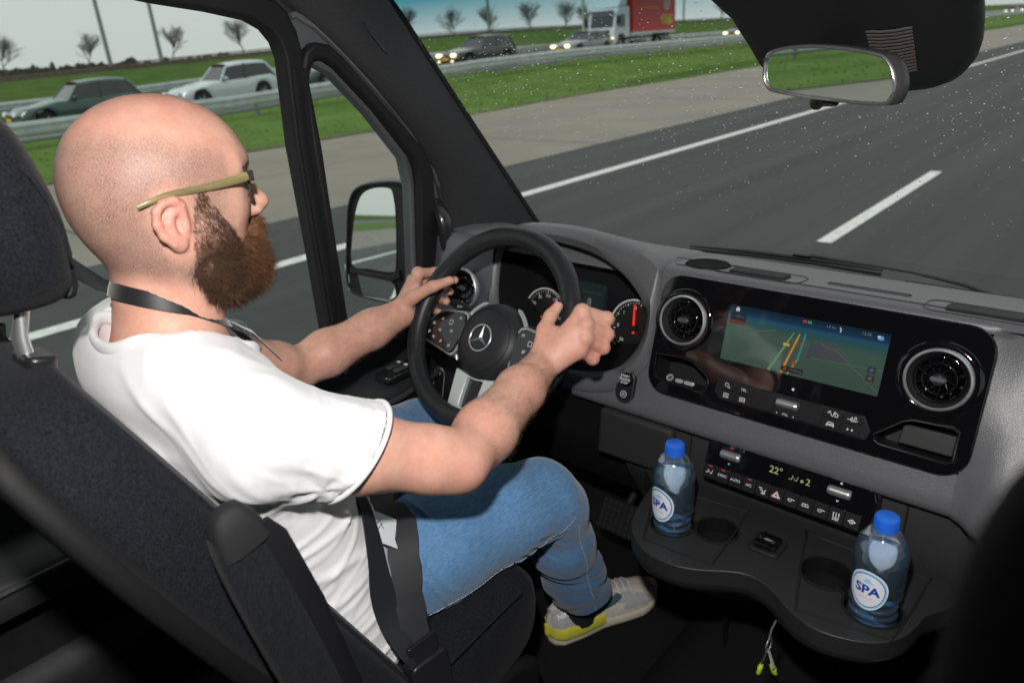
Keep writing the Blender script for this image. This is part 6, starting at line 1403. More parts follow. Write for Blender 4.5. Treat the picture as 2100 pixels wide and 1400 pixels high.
V, Q = T.mesh(2); N = vnormals(V, Q); P_ = V - np.array((X0, 0, 0))
wn1, wn2, wn3 = Waves(21, 14, 3, 9), Waves(22, 14, 6, 16), Waves(23, 10, 2, 5)
def ridge(t): s = np.sin(t); return np.sign(s) * np.abs(s) ** 1.4
def crease(P, seed, axis, k=1., wid=.20):
    """irregular thin folds running across `axis`"""
    axis = np.asarray(axis, float) / np.linalg.norm(axis); r = np.random.default_rng(seed); out = np.zeros(len(P))
    for m in range(3):
        kk = np.array([axis * r.uniform(9, 17) + r.normal(size=3) * 3.2 for _ in range(6)]) * 2 * math.pi * k * (.7 + .35 * m); n = np.sin(P @ kk.T + r.uniform(0, 6.28, 6)).sum(1) / 1.7
        out += np.exp(-(n / wid) ** 2) * (.75 ** m) - .22
    return out * .6
disp = wn1(V) * .0012 + wn2(V) * .0004
for sh, el in ((SHR, ELR), (SHL, ELL)):                                     # sleeve folds, running round the arm
    d = (el - sh) / np.linalg.norm(el - sh); rel = V - sh; s_ = rel @ d; rr_ = np.linalg.norm(rel - s_[:, None] * d, axis=1)
    dd_ = d + np.array((0, 0, -.55)); dd_ /= np.linalg.norm(dd_); mask = sst(-.02, .03, s_) * sst(.105, .085, rr_) * sst(.162, .140, s_); low_ = .35 + .65 * sst(.02, -.05, rel[:, 2] + .5 * s_)
    disp += mask * low_ * .0034 * crease(V, 61 if sh is SHR else 62, d, 1.0)
    hem = np.exp(-((rel @ dd_ - (el - sh) @ dd_ * .42 + .016) / .0020) ** 2) * (rr_ < .085); disp -= hem * .0013
low_ = sst(1.50, 1.40, V[:, 2]); disp += low_ * .0062 * crease(V, 71, (.1, -.35, .9), .85)
pit = np.array((-.315, .345, 1.50)); rel = V - pit; dist = np.linalg.norm(rel, axis=1); ang = np.arctan2(rel[:, 2], rel[:, 1])
disp += np.exp(-(dist / .10) ** 2) * .0028 * ridge(ang * 5 + 1.2 * wn3(V)) * sst(.02, .05, dist)
chest = sst(1.46, 1.54, V[:, 2]) * sst(.03, .10, np.abs(P_[:, 0])); disp += chest * .0030 * crease(V, 81, (.8, .2, .5), .6, .25)
V = lap(V + N * disp[:, None], Q, 1)
cot = M('white_cotton', (.73, .73, .74), .85, spec=.2, sheen=.2, bump=.25, bscale=2600, var=.02, vscale=60)
me = npmesh('t_shirt', V, Q); ts_ = finish('t_shirt', me, cot, person, 180)
for sh, el in ((SHR, ELR), (SHL, ELL)):                                     # stitched sleeve hems
    d = Vector((el - sh) / np.linalg.norm(el - sh)); dd = (d + Vector((0, 0, -.55))).normalized(); p = Vector(sh + (el - sh) * .42); e1 = d.cross(dd).normalized(); e2 = dd.cross(e1).normalized(); ct = d.dot(dd)
    for off, r_ in ((0., .0034),): obj('sleeve_hem', *tube([p + dd * off + e1 * (.0625 * math.cos(a)) + e2 * (.0625 / ct * math.sin(a)) for a in np.linspace(0, 6.283, 57)[:-1]], r_, 8, closed=True, flat=1.0), cot, ts_, smooth=180)
from mathutils.bvhtree import BVHTree
def bvh_of(V, Q): return BVHTree.FromPolygons([tuple(p) for p in V], [tuple(int(i) for i in q) for q in Q])
# ribbed collar, label
cr_ = []
for a in np.linspace(0, 2 * math.pi, 49)[:-1]:
    c, s = math.cos(a), math.sin(a); y = .320 + .084 * s + (.012 if s > 0 else 0) * s; z = 1.652 - .036 * s - (.016 * s if s > 0 else 0) - .004 * math.cos(2 * a)
    cr_.append(Vector((X0 + .084 * c, y, z)))
cb0 = bvh_of(V, Q); cr_ = [cb0.find_nearest(q)[0] + cb0.find_nearest(q)[1] * .001 for q in cr_]
for _ in range(3): cr_ = [(cr_[i - 1] + cr_[i] * 2 + cr_[(i + 1) % len(cr_)]) / 4 for i in range(len(cr_))]
obj('collar', *tube(cr_, .0050, 10, closed=True, flat=1.8), cot, ts_, smooth=180)
obj('size_label', *grid([[(-.46 + .022 * i, .268 - .004 * i + .004 * j, 1.668 - .010 * j) for i in range(3)] for j in range(3)]), M('label_navy', (.012, .022, .055), .6), ts_, smooth=180)

# --- jeans
J = Field((-.80, .24, .82), (-.19, 1.06, 1.36), .0038)
J.ell((X0, .405, 1.205), (.172, .108, .105), .03)
legR = [((-.410, .425, 1.215), .094), ((-.375, .58, 1.222), .087), ((-.344, .715, 1.222), .075), ((-.328, .790, 1.213), .066), ((-.327, .818, 1.180), .059), ((-.334, .845, 1.09), .0585), ((-.343, .890, .98), .057), ((-.348, .928, .90), .056), ((-.350, .94, .86), .056)]
legL = [((-.580, .425, 1.215), .094), ((-.615, .58, 1.228), .087), ((-.640, .72, 1.238), .077), ((-.652, .80, 1.225), .070), ((-.652, .835, 1.18), .060), ((-.645, .89, 1.06), .056), ((-.635, .96, .93), .052)]
for lg in (legR, legL): J.chain([np.array(p) for p, r in lg], [r for p, r in lg], .025)
hd_ = np.array((-.030, .10, -.30)); hd_ /= np.linalg.norm(hd_); hp = np.array((-.346, .922, .912))
J.put(lambda X, Y, Z: (Y - .435) * .86 - (Z - 1.25) * .51, (-.75, .2, 1.05), (-.24, .62, 1.36), .003, 'c')
J.put(lambda X, Y, Z: -((X - hp[0]) * hd_[0] + (Y - hp[1]) * hd_[1] + (Z - hp[2]) * hd_[2]), hp - .13, hp + .13, .003, 'c')
J.cap(hp - hd_ * .018, hp + hd_ * .06, .043, .046, .004, 'c')
V, Q = J.mesh(2); N = vnormals(V, Q); wj, wj2 = Waves(31, 14, 3, 8), Waves(32, 12, 8, 20)
disp = wj(V) * .0016 + wj2(V) * .0005
for lg in (legR, legL):
    k0 = np.array(lg[3][0]); rel = V - k0; dist = np.linalg.norm(rel, axis=1)                      # creases behind the knee
    ang = np.arctan2(rel[:, 2] + .06, rel[:, 1] + .10); disp += np.exp(-((rel[:, 1] + .075) ** 2 + (rel[:, 2] + .075) ** 2) / .0030) * .0075 * crease(V, 92, (0, .6, .8), 1.0)
    h0 = np.array(lg[0][0]); rel = V - h0; disp += np.exp(-((rel[:, 1] - .05) ** 2) / .006) * .0060 * crease(V, 91, (.2, .9, .35), .8) * sst(-.05, .04, rel[:, 2] + .04)
    shin = sst(1.10, 1.00, V[:, 2]) * (V[:, 1] > .78); disp += shin * .0011 * ridge(2 * math.pi * (V[:, 2] / .048 + .5 * (V[:, 1] - .9) / .1 + .5 * wj(V)))
V = V + N * disp[:, None]
den = M('denim', (.070, .150, .285), .85, spec=.15, sheen=.25, bump=.5, bscale=2400)
n_, l_ = nodes_of(den); b_ = n_['Principled BSDF']; tc = n_.new('ShaderNodeTexCoord')
mp1 = n_.new('ShaderNodeMapping'); mp1.inputs['Scale'].default_value = (1, .12, 1); mp2 = n_.new('ShaderNodeMapping'); mp2.inputs['Scale'].default_value = (.25, 1, .25)
l_.new(tc.outputs['Object'], mp1.inputs[0]); l_.new(tc.outputs['Object'], mp2.inputs[0])
def noise2(src, sc, de=3): q = n_.new('ShaderNodeTexNoise'); q.inputs['Scale'].default_value = sc; q.inputs['Detail'].default_value = de; l_.new(src, q.inputs[0]); return q
thr = noise2(mp1.outputs[0], 480); thr2 = noise2(mp2.outputs[0], 380); fade = noise2(tc.outputs['Object'], 7, 5)
m1 = mix(rng(thr.outputs[0], .38, .64).outputs[0], (.058, .155, .315), (.125, .245, .43)); m2 = mix(rng(thr2.outputs[0], .45, .70, 0, .5).outputs[0], m1.outputs[0], (.12, .25, .42))
shin_tone = n_.new('ShaderNodeAttribute'); shin_tone.attribute_name = 'shin_tone'
m3 = mix(rng(fade.outputs[0], .38, .70, 0, .35).outputs[0], m2.outputs[0], (.13, .27, .45)); m4 = mix(rng(shin_tone.outputs['Fac'], 0, 1, 0, .55).outputs[0], m3.outputs[0], (.028, .085, .19)); l_.new(m4.outputs[0], b_.inputs['Base Color'])
me = npmesh('jeans', V, Q)
fattr(me, 'shin_tone', np.clip(sst(1.14, 1.02, V[:, 2]) * (V[:, 1] > .76) * .9, 0, 1))      # darker below the knee
je = finish('jeans', me, den, person, 180)
jb = bvh_of(V, Q); stm = M('seam_thread', (.34, .40, .46), .8)
def on(bv, p, off):
    loc, nr, _, _ = bv.find_nearest(Vector(p)); return loc + nr * off
def seam_line(pts, n=60, r=.0007, off=.0006, name='seam', mat=None, par=None, bv=None, dash=True):
    path = smooth_poly(pts, n // max(1, len(pts) - 1), False); P2 = [on(bv or jb, p, off) for p in path]; m = MB()
    if dash:
        for i in range(0, len(P2) - 1): m.add(*tube([P2[i], P2[i].lerp(P2[i + 1], .72)], r, 4))
    else: m.add(*tube(P2, r, 6))
    return m.build(name, mat or stm, par or je, smooth=60)
seam_line([(-.30, .43, 1.150), (-.282, .55, 1.165), (-.268, .67, 1.172), (-.262, .755, 1.190), (-.262, .79, 1.21)], 110)
seam_line([(-.262, .80, 1.19), (-.272, .83, 1.10), (-.288, .87, .98), (-.300, .905, .89)], 90)
hem_ = [hp + np.array(v) for v in ()]
# waistband
wb = [(X0 + .176 * math.cos(a), .418 + .128 * math.sin(a), 1.262 - .055 * math.sin(a)) for a in np.linspace(0, 2 * math.pi, 41)[:-1]]
0 and obj('waistband', *tube(wb, .010, 8, closed=True, flat=2.0), den, je, smooth=180)
bl_ = [(X0 + .180 * math.cos(a), .418 + .131 * math.sin(a), 1.282 - .055 * math.sin(a)) for a in np.linspace(0, 2 * math.pi, 41)[:-1]]
0 and obj('underwear_band', *tube(bl_, .008, 8, closed=True, flat=2.4), M('black_cotton', (.010, .010, .011), .85, bump=.4, bscale=1500), person, smooth=180)

# --- beard: skin-hugging mass plus thousands of hairs
Bd = Field((-.60, .33, 1.63), (-.39, .52, 1.84), .0024)
for s in (1, -1):
    Bd.chain([hx(s * .0640, .366, 1.786), hx(s * .0625, .362, 1.762), hx(s * .0575, .363, 1.735), hx(s * .042, .376, 1.714)], [.0040, .0105, .0200, .0300], .014)
    Bd.chain([hx(s * .052, .384, 1.748), hx(s * .040, .402, 1.742), hx(s * .015, .422, 1.734)], [.015, .016, .015], .014)
    Bd.chain([hx(s * .002, .444, 1.763), hx(s * .022, .434, 1.756), hx(s * .036, .418, 1.740)], [.0075, .0085, .0085], .008)
Bd.ell(hx(0, .398, 1.722), (.052, .046, .036), .02); Bd.ell(hx(0, .408, 1.708), (.042, .040, .032), .02)
V, Q = Bd.mesh(1); V = turn(V); N = vnormals(V, Q); wb1, wb2 = Waves(41, 16, 20, 60), Waves(42, 12, 60, 130); V = V + N * (wb1(V) * .0009 + wb2(V) * .0005)[:, None]
beard_c = bpy.data.materials.new('beard_hair'); beard_c.use_nodes = True; n_, l_ = nodes_of(beard_c); b_ = n_['Principled BSDF']; b_.inputs['Roughness'].default_value = .45; b_.inputs['Specular IOR Level'].default_value = .35
tc = n_.new('ShaderNodeTexCoord'); tn = noise2(tc.outputs['Object'], 260, 3); at = n_.new('ShaderNodeAttribute'); at.attribute_name = 'tone'
m1 = mix(rng(at.outputs['Fac'], 0, 1).outputs[0], (.062, .033, .019), (.250, .112, .046)); m2 = mix(rng(tn.outputs[0], .35, .7).outputs[0], m1.outputs[0], (.13, .065, .030)); m2.inputs[0].default_value = .5
q = rng(tn.outputs[0], .42, .72, 0, .55); l_.new(q.outputs[0], m2.inputs[0]); l_.new(m2.outputs[0], b_.inputs['Base Color'])
def tone(P): return np.clip(sst(.365, .442, P[:, 1] + .35 * np.maximum(0, 1.70 - P[:, 2])) * .8 + .25 * sst(1.745, 1.765, P[:, 2]) * sst(.40, .43, P[:, 1]), 0, 1)
me = npmesh('beard', V, Q); fattr(me, 'tone', tone(V) * .45); bd = finish('beard', me, beard_c, person, 180, label='full brown beard, reddish at the front')
def strands(name, P, D, L, R, bend, mat, parent, tones=None):
    n = len(P); D = D / np.linalg.norm(D, axis=1)[:, None]; up = np.where(np.abs(D[:, 2:3]) > .9, [[1, 0, 0]], [[0, 0, 1]]); a = np.cross(D, up); a /= np.linalg.norm(a, axis=1)[:, None]; b = np.cross(D, a)
    r0 = R[:, None]; M1 = P + D * (L * .55)[:, None] + bend * .35; T1 = P + D * L[:, None] + bend
    vs = []
    for c, k in ((P, 1.), (M1, .8)):
        for j in range(3): t = 2 * math.pi * j / 3; vs.append(c + a * (r0 * k * math.cos(t)) + b * (r0 * k * math.sin(t)))
    vs.append(T1); VV = np.stack(vs, 1).reshape(-1, 3); o_ = (np.arange(n) * 7)[:, None, None]
    F1 = np.array([[0, 1, 4], [0, 4, 3], [1, 2, 5], [1, 5, 4], [2, 0, 3], [2, 3, 5], [3, 4, 6], [4, 5, 6], [5, 3, 6]])[None]; FF = (F1 + o_).reshape(-1, 3)
    me = npmesh(name, VV, FF)
    if tones is not None: fattr(me, 'tone', np.repeat(tones, 7))
    return finish(name, me, mat, parent, 180)
def sample(V, Q, n, rng_, keep=None):
    A = np.linalg.norm(np.cross(V[Q[:, 2]] - V[Q[:, 0]], V[Q[:, 3]] - V[Q[:, 1]]), axis=1); i = rng_.choice(len(Q), n, p=A / A.sum()); u, v = rng_.random((2, n, 1))
    return V[Q[i, 0]] * (1 - u) * (1 - v) + V[Q[i, 1]] * u * (1 - v) + V[Q[i, 2]] * u * v + V[Q[i, 3]] * (1 - u) * v, i
rg = np.random.default_rng(5); n = 30000; P1, fi = sample(V, Q, n, rg); fn = vnormals(V, Q)[Q[fi, 0]]
D = fn * .55 + np.array((0, .35, -.75)) + rg.normal(size=(n, 3)) * .42; st = sst(1.80, 1.74, P1[:, 2])
L = (.005 + .009 * st) * rg.uniform(.5, 1.4, n); strands('beard_hairs', P1 - fn * .001, D, L, np.full(n, .00022) * rg.uniform(.7, 1.3, n), rg.normal(size=(n, 3)) * .0024, beard_c, bd, np.clip(tone(P1) + rg.normal(size=n) * .22, 0, 1))['kind'] = 'stuff'
bmask = np.where((np.abs(VB0[:, 0] - X0) > .035) & (VB0[:, 1] > .346 + .30 * np.maximum(0, VB0[:, 2] - 1.765)) & (VB0[:, 1] < .405 - .50 * np.maximum(0, VB0[:, 2] - 1.755)) & (VB0[:, 2] > 1.690) & (VB0[:, 2] < 1.822))[0]
if len(bmask):
    n = 26000; pk = rg.choice(bmask, n); P1 = V_body[pk] + rg.normal(size=(n, 3)) * .0012; D = N_body[pk] * .45 + np.array((0, .25, -.85)) + rg.normal(size=(n, 3)) * .35
    strands('sideburn_hairs', P1, D, rg.uniform(.003, .008, n), np.full(n, .00012), rg.normal(size=(n, 3)) * .001, beard_c, bd, np.clip(rg.normal(size=n) * .15 + .08, 0, 1))['kind'] = 'stuff'
# eyebrows and arm hair
brow = M('brow_hair', (.16, .085, .045), .6); n = 260; sg = np.where(rg.random(n) < .5, 1, -1); t = rg.random(n)
P1 = np.stack([X0 + sg * (.016 + .038 * t), .4385 - .020 * t ** 1.5 - .004 * rg.random(n), 1.841 + .004 * np.sin(3 * t) + .006 * (rg.random(n) - .5)], 1)
strands('eyebrow', P1, np.stack([sg * .8, np.full(n, .5), np.full(n, .25)], 1) + rg.normal(size=(n, 3)) * .2, np.full(n, .007), np.full(n, .0003), np.zeros((n, 3)), brow, person)['kind'] = 'stuff'; turn_mesh(bpy.data.objects['eyebrow'])
bodyV = np.array([v.co for v in person.data.vertices]); armP, armD = [], []
bb = BVHTree.FromObject(person, bpy.context.evaluated_depsgraph_get()) if False else None
Nn = np.empty(len(bodyV) * 3, np.float32); person.data.vertices.foreach_get('normal', Nn); Nn = Nn.reshape(-1, 3)
for el, wr, cnt in ((ELR, WRR, 1700), (ELL, WRL, 900)):
    d = (wr - el); Ln = np.linalg.norm(d); d = d / Ln; rel = bodyV - el; s_ = rel @ d; rad2 = np.linalg.norm(rel - s_[:, None] * d, axis=1)
    ok = np.where((s_ > .02) & (s_ < Ln - .01) & (rad2 < .06))[0]; pick = rg.choice(ok, cnt); armP.append(bodyV[pick]); armD.append(Nn[pick] * .35 + d * .8 + np.array((0, 0, -.35)) + rg.normal(size=(cnt, 3)) * .25)
armP, armD = np.concatenate(armP), np.concatenate(armD); n = len(armP)
strands('arm_hair', armP, armD, rg.uniform(.005, .012, n), np.full(n, .00011), rg.normal(size=(n, 3)) * .001, M('arm_hair', (.22, .13, .08), .6), person)['kind'] = 'stuff'
# eyes
for s in (1, -1):
    e_ = obj('eye', *lathe([(0, .0115), (.006, .0098), (.0100, .0057), (.0115, 0), (.0100, -.0057), (0, -.0115)], hx(s * .032, .4210, 1.823), (0, 1, 0), 20), M('eye_white', (.75, .73, .70), .15, coat=.8), person, smooth=180)
    turn_mesh(e_); ir_ = obj('iris', *lathe([(0, .0118), (.0055, .0106)], hx(s * .032, .4210, 1.823), (0, 1, 0), 20), M('iris_blue', (.08, .12, .15), .1, coat=1), e_); turn_mesh(ir_)

# --- shoe
def shoe(name, heel, toe, lab, parent):
    heel, toe = Vector(heel), Vector(toe); f = (toe - heel); L = f.length; f.normalize(); sd = Vector((f.y, -f.x, 0)).normalized(); up = sd.cross(f)
    root = obj(name, [heel, heel + f * .001, heel + sd * .001], [(0, 1, 2)], None, parent, smooth=0) if False else None
    half = lambda l, s: float(np.interp(l / L, [0, .02, .08, .25, .45, .62, .78, .90, .97, 1.0], [.004, .020, .031, .034, .031 if s > 0 else .028, .039 if s > 0 else .037, .043, .036, .020, .004]))
    G = lambda l, w, h: heel + f * l + sd * w + up * h
    def sole(name, h0, h1, k0, k1, mat, l0=0., l1=1.0, n=44):
        rows = []
        hs0 = [h0, h0 + .002, (h0 + h1) / 2, h1 - .002, h1]
        for j, h in enumerate(hs0):
            k = [k0 - .03, k0, (k0 + k1) / 2, k1, k1 - .04][j]; ring = []
            for i in range(n):
                a = 2 * math.pi * i / n; lc = (l0 + l1) / 2 * L; lh = (l1 - l0) / 2 * L; l = lc - lh * math.cos(a); s = 1 if math.sin(a) >= 0 else -1
                w = s * half(min(max(l, .0), L), s) * k * (1 if abs(math.sin(a)) > .25 else abs(math.sin(a)) / .25 * .4 + .6); tr_ = .018 * max(0, (l / L - .80) / .2) ** 1.6
                ring.append(G(l * 1.0, w, h * (1 - .18 * l / L) + tr_))
            rows.append(ring)
        v, f_ = grid(rows, closed_u=True); f_ += [tuple(range(n)), tuple(len(v) - n + i for i in range(n))[::-1]]; return obj(name, v, f_, mat, up_, smooth=50)
    ls = [0, .012, .03, .06, .09, .12, .15, .18, .21, .24, .258, .268]; ls = [l * L / .27 for l in ls]
    hh = [.050, .072, .078, .073, .072, .079, .073, .064, .054, .044, .034, .022]
    def surf(l, t, n=0.):
        """t: 0 outer sole edge .. 1 inner sole edge"""
        H = float(np.interp(l, ls, hh)); s = 1 if t < .5 else -1; W = half(l, s) * 1.0; a = math.pi * t; tr_ = .018 * max(0, (l / L - .80) / .2) ** 1.6
        hb = .020 + tr_; c = math.cos(a); w = W * math.copysign(abs(c) ** .75, c) * (1 - .18 * math.sin(a) ** 2); h = hb + (H - hb) * math.sin(a) ** .85
        p = G(l, w, h); nn = (sd * c + up * (.25 + math.sin(a)) - f * .0).normalized(); return p + nn * n
    NL, NT = 40, 29; lx = np.linspace(.002, .9985, NL) * L
    rows = [[surf(l, t) for t in np.linspace(0, 1, NT)] for l in lx]; v, f_ = grid(rows); f_ += [tuple(range(NT)), tuple(len(v) - NT + i for i in range(NT))[::-1]]
    off_w = M('shoe_offwhite', (.56, .52, .44), .75, bump=.6, bscale=1500, var=.08, vscale=200)
    grey = M('shoe_grey_suede', (.36, .37, .38), .8, bump=.5, bscale=1300, var=.1, vscale=150); teal = M('shoe_teal', (.045, .095, .105), .55, bump=.2, bscale=900); yel = M('shoe_yellow', (.62, .60, .06), .55, bump=.2, bscale=700)
    up_ = obj(name, v, f_, off_w, parent, smooth=60, label=lab)
    sole('midsole', 0, .022, 1.06, 1.03, M('sole_cream', (.60, .54, .44), .7, bump=.2, bscale=600)); sole('outsole', -.004, .003, 1.02, 1.05, M('sole_brown', (.16, .12, .09), .8))
    sole('heel_wedge', .014, .040, 1.12, 1.07, yel, -.02, .46); sole('heel_groove', .013, .019, 1.14, 1.13, M('shoe_olive', (.28, .27, .03), .6), -.02, .44)
    def patch(nm, lt, mat, n=.0012, par=None, th=.0):
        v2, tr_ = fill([lt]); bm = bmesh.new(); vs_ = [bm.verts.new((p[0], p[1], 0)) for p in v2]
        for q in tr_:
            try: bm.faces.new([vs_[i] for i in q])
            except ValueError: pass
        for c in np.arange(0, 1, .04): bmesh.ops.bisect_plane(bm, geom=bm.verts[:] + bm.edges[:] + bm.faces[:], plane_co=(c * L, 0, 0), plane_no=(1, 0, 0)); bmesh.ops.bisect_plane(bm, geom=bm.verts[:] + bm.edges[:] + bm.faces[:], plane_co=(0, c, 0), plane_no=(0, 1, 0))
        me = bpy.data.meshes.new(nm); bm.to_mesh(me); bm.free()
        for q in me.vertices: q.co = surf(q.co.x, q.co.y, n)
        return finish(nm, me, mat, par or up_, 60)
    hc = patch('heel_counter', [(.004 * 1, .10), (.004, .40), (.02, .42), (.05, .40), (.075, .33), (.09, .24), (.105, .14), (.10, .10)], grey, .0014)
    sz = .0105 / L
    text2('NIKE', .0135, lambda u, v_, n_=0: surf(.030 + u, .275 + v_ * 9.0, n_ + .0028), 'heel_lettering', M('letter_white', (.8, .8, .8), .6), hc, .0, bold=.015)
    patch('swoosh', smooth_poly([(.075, .13), (.11, .115), (.145, .16), (.166, .255), (.160, .325), (.150, .30), (.138, .225), (.115, .165)], 3), teal, .0024)
    patch('toe_panel', smooth_poly([(.165, .07), (.185, .20), (.205, .30), (.225, .24), (.240, .12), (.225, .06)], 3), grey, .0010); patch('side_panel', smooth_poly([(.15, .20), (.165, .33), (.19, .35), (.195, .22), (.175, .15)], 3), grey, .0012)
    patch('toe_cap', [(.236, .06), (.232, .30), (.240, .5), (.232, .70), (.236, .94), (.262, .94), (.266, .5), (.262, .06)], grey, .0008)
    patch('tongue', [(.105, .40), (.105, .60), (.20, .57), (.205, .5), (.20, .43)], M('shoe_tongue', (.42, .40, .42), .8, bump=.5, bscale=1200), .0020)
    lace = M('lace', (.46, .44, .46), .8)
    for i in range(6):
        l = .120 + i * .015; obj('lace', *tube([surf(l + .002, .33, .003), surf(l, .42, .006), surf(l + .004, .5, .008), surf(l, .58, .006), surf(l + .002, .67, .003)], .0026, 6, flat=.6), lace, up_, smooth=60)
        for t in (.30, .70): obj('lace_loop', *tube([surf(l, t, .001), surf(l + .002, t + (.04 if t < .5 else -.04), .004)], .0022, 6), lace, up_, smooth=60)
    obj('collar_lining', *tube([surf(l, t, .001) for l, t in ((.010, .42), (.03, .40), (.06, .37), (.09, .36), (.108, .42), (.108, .58), (.09, .64), (.06, .63), (.03, .60), (.010, .58))], .0045, 8, closed=True), grey, up_, smooth=60)
    return up_
sr = shoe('shoe', (-.393, .860, .800), (-.290, 1.112, .800), 'grey and cream running shoe with yellow heel', person)
shoe('shoe', (-.655, .93, .800), (-.625, 1.19, .800), 'shoe of the far foot in shadow', person)
obj('sock', *tube([(-.358, .925, .90), (-.362, .925, .86), (-.362, .928, .83)], [.042, .040, .036], 16), M('black_sock', (.012, .012, .014), .9, bump=.4, bscale=1500), person, smooth=60)
obj('sock', *tube([(-.640, .95, .96), (-.640, .97, .90), (-.640, .97, .83)], [.042, .040, .036], 16), M('black_sock', (.012, .012, .014), .9), person, smooth=60)

# =================================================================== worn things: glasses, lanyard, belt
gls = thing('eyeglasses', hx(0, .47, 1.82), 'thin olive framed eyeglasses worn by the driver', 'glasses')
horn = M('olive_acetate', (.20, .165, .075), .30, coat=.4, var=.35, vscale=90, stretch=(1, .15, 1)); gfr = M('glasses_dark', (.03, .028, .022), .3, coat=.5)
for s in (1, -1):
    pth = smooth_poly([hx(s * .074, .423, 1.829), hx(s * .0765, .405, 1.827), hx(s * .079, .38, 1.825), hx(s * .080, .335, 1.8235), hx(s * .0815, .316, 1.820), hx(s * .080, .302, 1.816)], 4, False)
    obj('temple', *tube(pth, list(np.linspace(.0056, .0024, len(pth))), 8, flat=.45, hint=Vector((1, 0, 0))), horn, gls, smooth=60)
    obj('hinge', *box(hx(s * .073, .425, 1.829), (.006, .010, .012)), gfr, gls, bevel=.0015)
    Fg = plane_frame(hx(s * .036, .4310, 1.820), (1, s * -.12, 0), (0, -.08, 1), (0, 1, .08)); rp = rrect(.056, .034, .009, 5)
    obj('rim', *tube([Fg(p[0], p[1], -.10 * abs(p[0]) * .3) for p in rp], .0019, 6, closed=True), gfr, gls, smooth=60)
    sheet('lens', rp, Fg, glass_pane('lens_glass', (.95, .95, .95)), gls, 0)
    obj('bridge' if s > 0 else 'nose_pad', *tube([hx(s * .009, .4370, 1.822), hx(0, .4410, 1.824), hx(-s * .009, .4370, 1.822)] if s > 0 else [hx(.009, .437, 1.815), hx(.010, .433, 1.810)], .0017, 6), gfr, gls)
for q in gls.children: turn_mesh(q)
lan = thing('lanyard', hx(0, .31, 1.60), 'black lanyard round the neck with a white badge on the lap', 'lanyard')
satin = M('lanyard_satin', (.007, .007, .009), .5, sheen=.3, bump=.4, bscale=1500)
def band(name, pts, nrm, w, mat, par, th=.0008):
    rows = []
    for i, p in enumerate(pts):
        p = Vector(p); d = (Vector(pts[min(i + 1, len(pts) - 1)]) - Vector(pts[max(i - 1, 0)])).normalized(); n = Vector(nrm[i]).normalized(); s = d.cross(n).normalized()
        rows.append([p + s * (w / 2) - n * th, p + s * (w / 2) + n * th, p + n * (th * 1.6), p - s * (w / 2) + n * th, p - s * (w / 2) - n * th])
    return obj(name, *grid(rows, closed_u=True), mat, par, smooth=60)
pts, nr = [], []
for a in np.linspace(-95, 80, 22):
    c, s = math.cos(rad(a)), math.sin(rad(a)); pts.append(hx(.0575 * c + .002, .326 + .0575 * s, 1.692 - .028 * s - .016 * (s > 0) * s)); nr.append((c, s, .45))
pts += [hx(.030, .405, 1.628), hx(.028, .435, 1.58)]; nr += [(.3, .9, .4), (.2, 1, .3)]
band('strap', pts, nr, .018, satin, lan)
pts2 = [hx(-(p[0] - X0), p[1], p[2]) for p in pts]; band('strap', pts2, [(-q[0], q[1], q[2]) for q in nr], .018, satin, lan)
cb = bvh_of(np.array([v.co for v in ts_.data.vertices]), np.array([list(p.vertices) for p in ts_.data.polygons]))
def push_out(p, off=.011):
    p = Vector(p)
    for _ in range(2):
        for bv in (cb, jb):
            loc, nn, _i, dd = bv.find_nearest(p)
            if loc is not None and (p - loc).dot(nn) < off and dd < .06: p = loc + nn * off
    return p
dn = []
for t in np.linspace(0, 1, 16): dn.append(on(cb, hx(.028 + .05 * t, .47 + .06 * math.sin(3 * t), 1.57 - .23 * t), .003))
band('strap', dn, [(0.1, 1, .25)] * 16, .018, satin, lan)
card_c = push_out((-.360, .500, 1.300), .018); cu_ = Vector((.15, .62, -.62)).normalized(); cn_ = Vector((.62, .35, .62)); cn_ = (cn_ - cu_ * cn_.dot(cu_)).normalized(); cv_ = cn_.cross(cu_)
Fc = plane_frame(card_c, cu_, cv_, cn_)
bdg = slab('badge', [rrect(.080, .048, .004, 3)], -.0006, .0006, Fc, M('badge_white', (.72, .76, .78), .35, coat=.4), lan)
for i, (w, v_) in enumerate(((.020, .010), (.024, .004), (.022, -.002))): icon_lines(Fc, .016, v_ - .008, [((-w / 2, 0), (w / 2, 0))], .0007, .001, bdg, M('badge_print', (.35, .38, .42), .5))
icon_lines(Fc, -.022, .002, [((-.006, -.008), (.004, .006)), ((-.002, .008), (.006, -.002)), ((-.008, .0), (.0, .010))], .0007, .001, bdg, M('badge_ink', (.08, .08, .09), .5))
obj('clip', *tube([Fc(-.040, 0, 0), Fc(-.052, .002, .004), Fc(-.060, .006, .006)], [.003, .004, .0025], 8), chrome, lan, smooth=60)
belt_m = M('belt_webbing', (.022, .023, .026), .6, spec=.4, bump=1, bscale=900, stretch=(1, 1, 4))
sbt = thing('seat_belt', (-.262, .44, 1.12), 'black seat belt across the driver running to the buckle', 'seat belt')
sb_pts = [(-.90, .20, 1.87), (-.78, .258, 1.765), (-.69, .297, 1.702), (-.645, .330, 1.662), (-.600, .375, 1.635), (-.56, .43, 1.58), (-.50, .465, 1.50), (-.43, .475, 1.44), (-.365, .455, 1.395), (-.330, .436, 1.345), (-.305, .430, 1.285), (-.285, .435, 1.225), (-.268, .440, 1.175)]
sp_ = smooth_poly(sb_pts, 4, False); sp2, nr2 = [], []
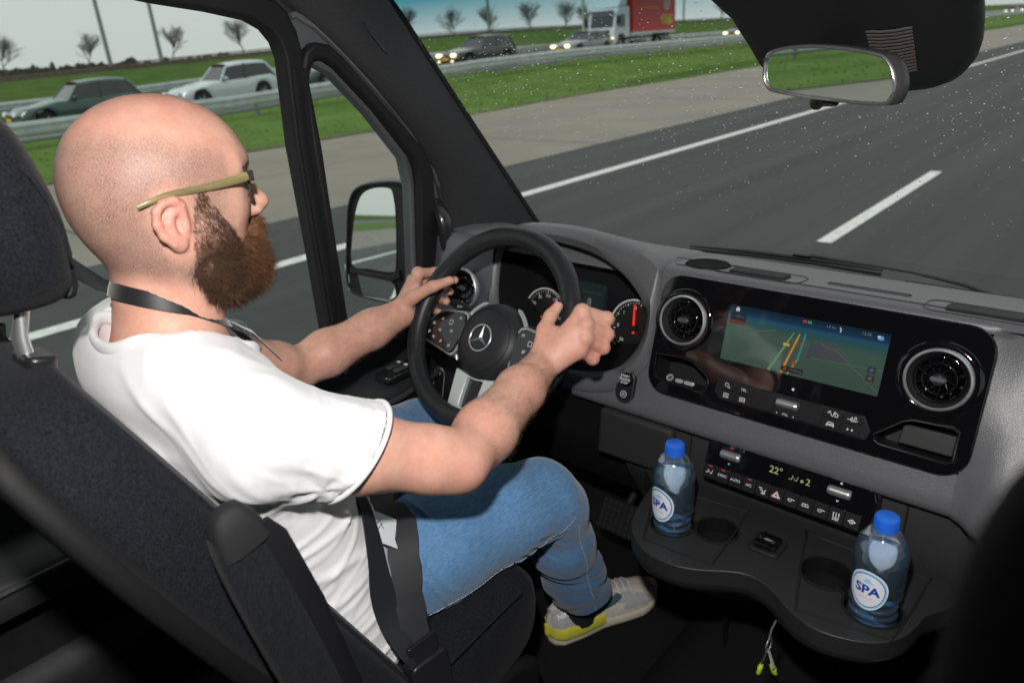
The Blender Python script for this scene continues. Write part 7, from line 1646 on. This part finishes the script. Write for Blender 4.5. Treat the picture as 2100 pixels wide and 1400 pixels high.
for p in sp_:
    loc, nn, _, dd = cb.find_nearest(Vector(p)); inside_ = (Vector(p) - loc).dot(nn) < .006
    q = loc + nn * .006 if (inside_ or dd < .022) and p[0] > -.68 else Vector(p); sp2.append(q); nr2.append(nn if p[0] > -.66 else Vector((.3, .5, .8)))
for _ in range(3): sp2 = [sp2[0]] + [(sp2[i - 1] + sp2[i] * 2 + sp2[i + 1]) / 4 for i in range(1, len(sp2) - 1)] + [sp2[-1]]; nr2 = [nr2[0]] + [(nr2[i - 1] + nr2[i] * 2 + nr2[i + 1]).normalized() for i in range(1, len(nr2) - 1)] + [nr2[-1]]
band('shoulder_webbing', sp2, nr2, .046, belt_m, sbt)
lapp = smooth_poly([(-.268, .447, 1.165), (-.292, .462, 1.225), (-.325, .486, 1.272), (-.40, .525, 1.30), (-.50, .535, 1.305), (-.60, .52, 1.295), (-.69, .46, 1.24), (-.72, .40, 1.16)], 5, False)
lp2 = [push_out(p) for p in lapp]
for _ in range(2): lp2 = [lp2[0]] + [push_out((lp2[i - 1] + lp2[i] * 2 + lp2[i + 1]) / 4) for i in range(1, len(lp2) - 1)] + [lp2[-1]]
for _ in range(0): lp2 = [lp2[0]] + [(lp2[i - 1] + lp2[i] * 2 + lp2[i + 1]) / 4 for i in range(1, len(lp2) - 1)] + [lp2[-1]]
ln2 = [jb.find_nearest(Vector(p))[1].copy() for p in lp2]
for _ in range(8): ln2 = [ln2[0]] + [(ln2[i - 1] + ln2[i] * 2 + ln2[i + 1]).normalized() for i in range(1, len(ln2) - 1)] + [ln2[-1]]
band('lap_webbing', lp2, ln2, .044, belt_m, sbt)
Fk = plane_frame((-.252, .447, 1.135), (.10, .98, .05), (-.25, .10, .96), (.96, -.05, .25))
slab('buckle', [rrect(.062, .085, .010, 4)], -.014, .014, Fk, satin_b, sbt, bevel=.004, seg=3)
slab('release_button', [rrect(.045, .018, .004, 3, 0, -.046)], -.010, .010, Fk, M('buckle_red', (.55, .03, .02), .4), sbt, bevel=.002)
slab('tongue', [rrect(.050, .030, .004, 3, 0, .050)], -.003, .003, Fk, satin_b, sbt, bevel=.001)
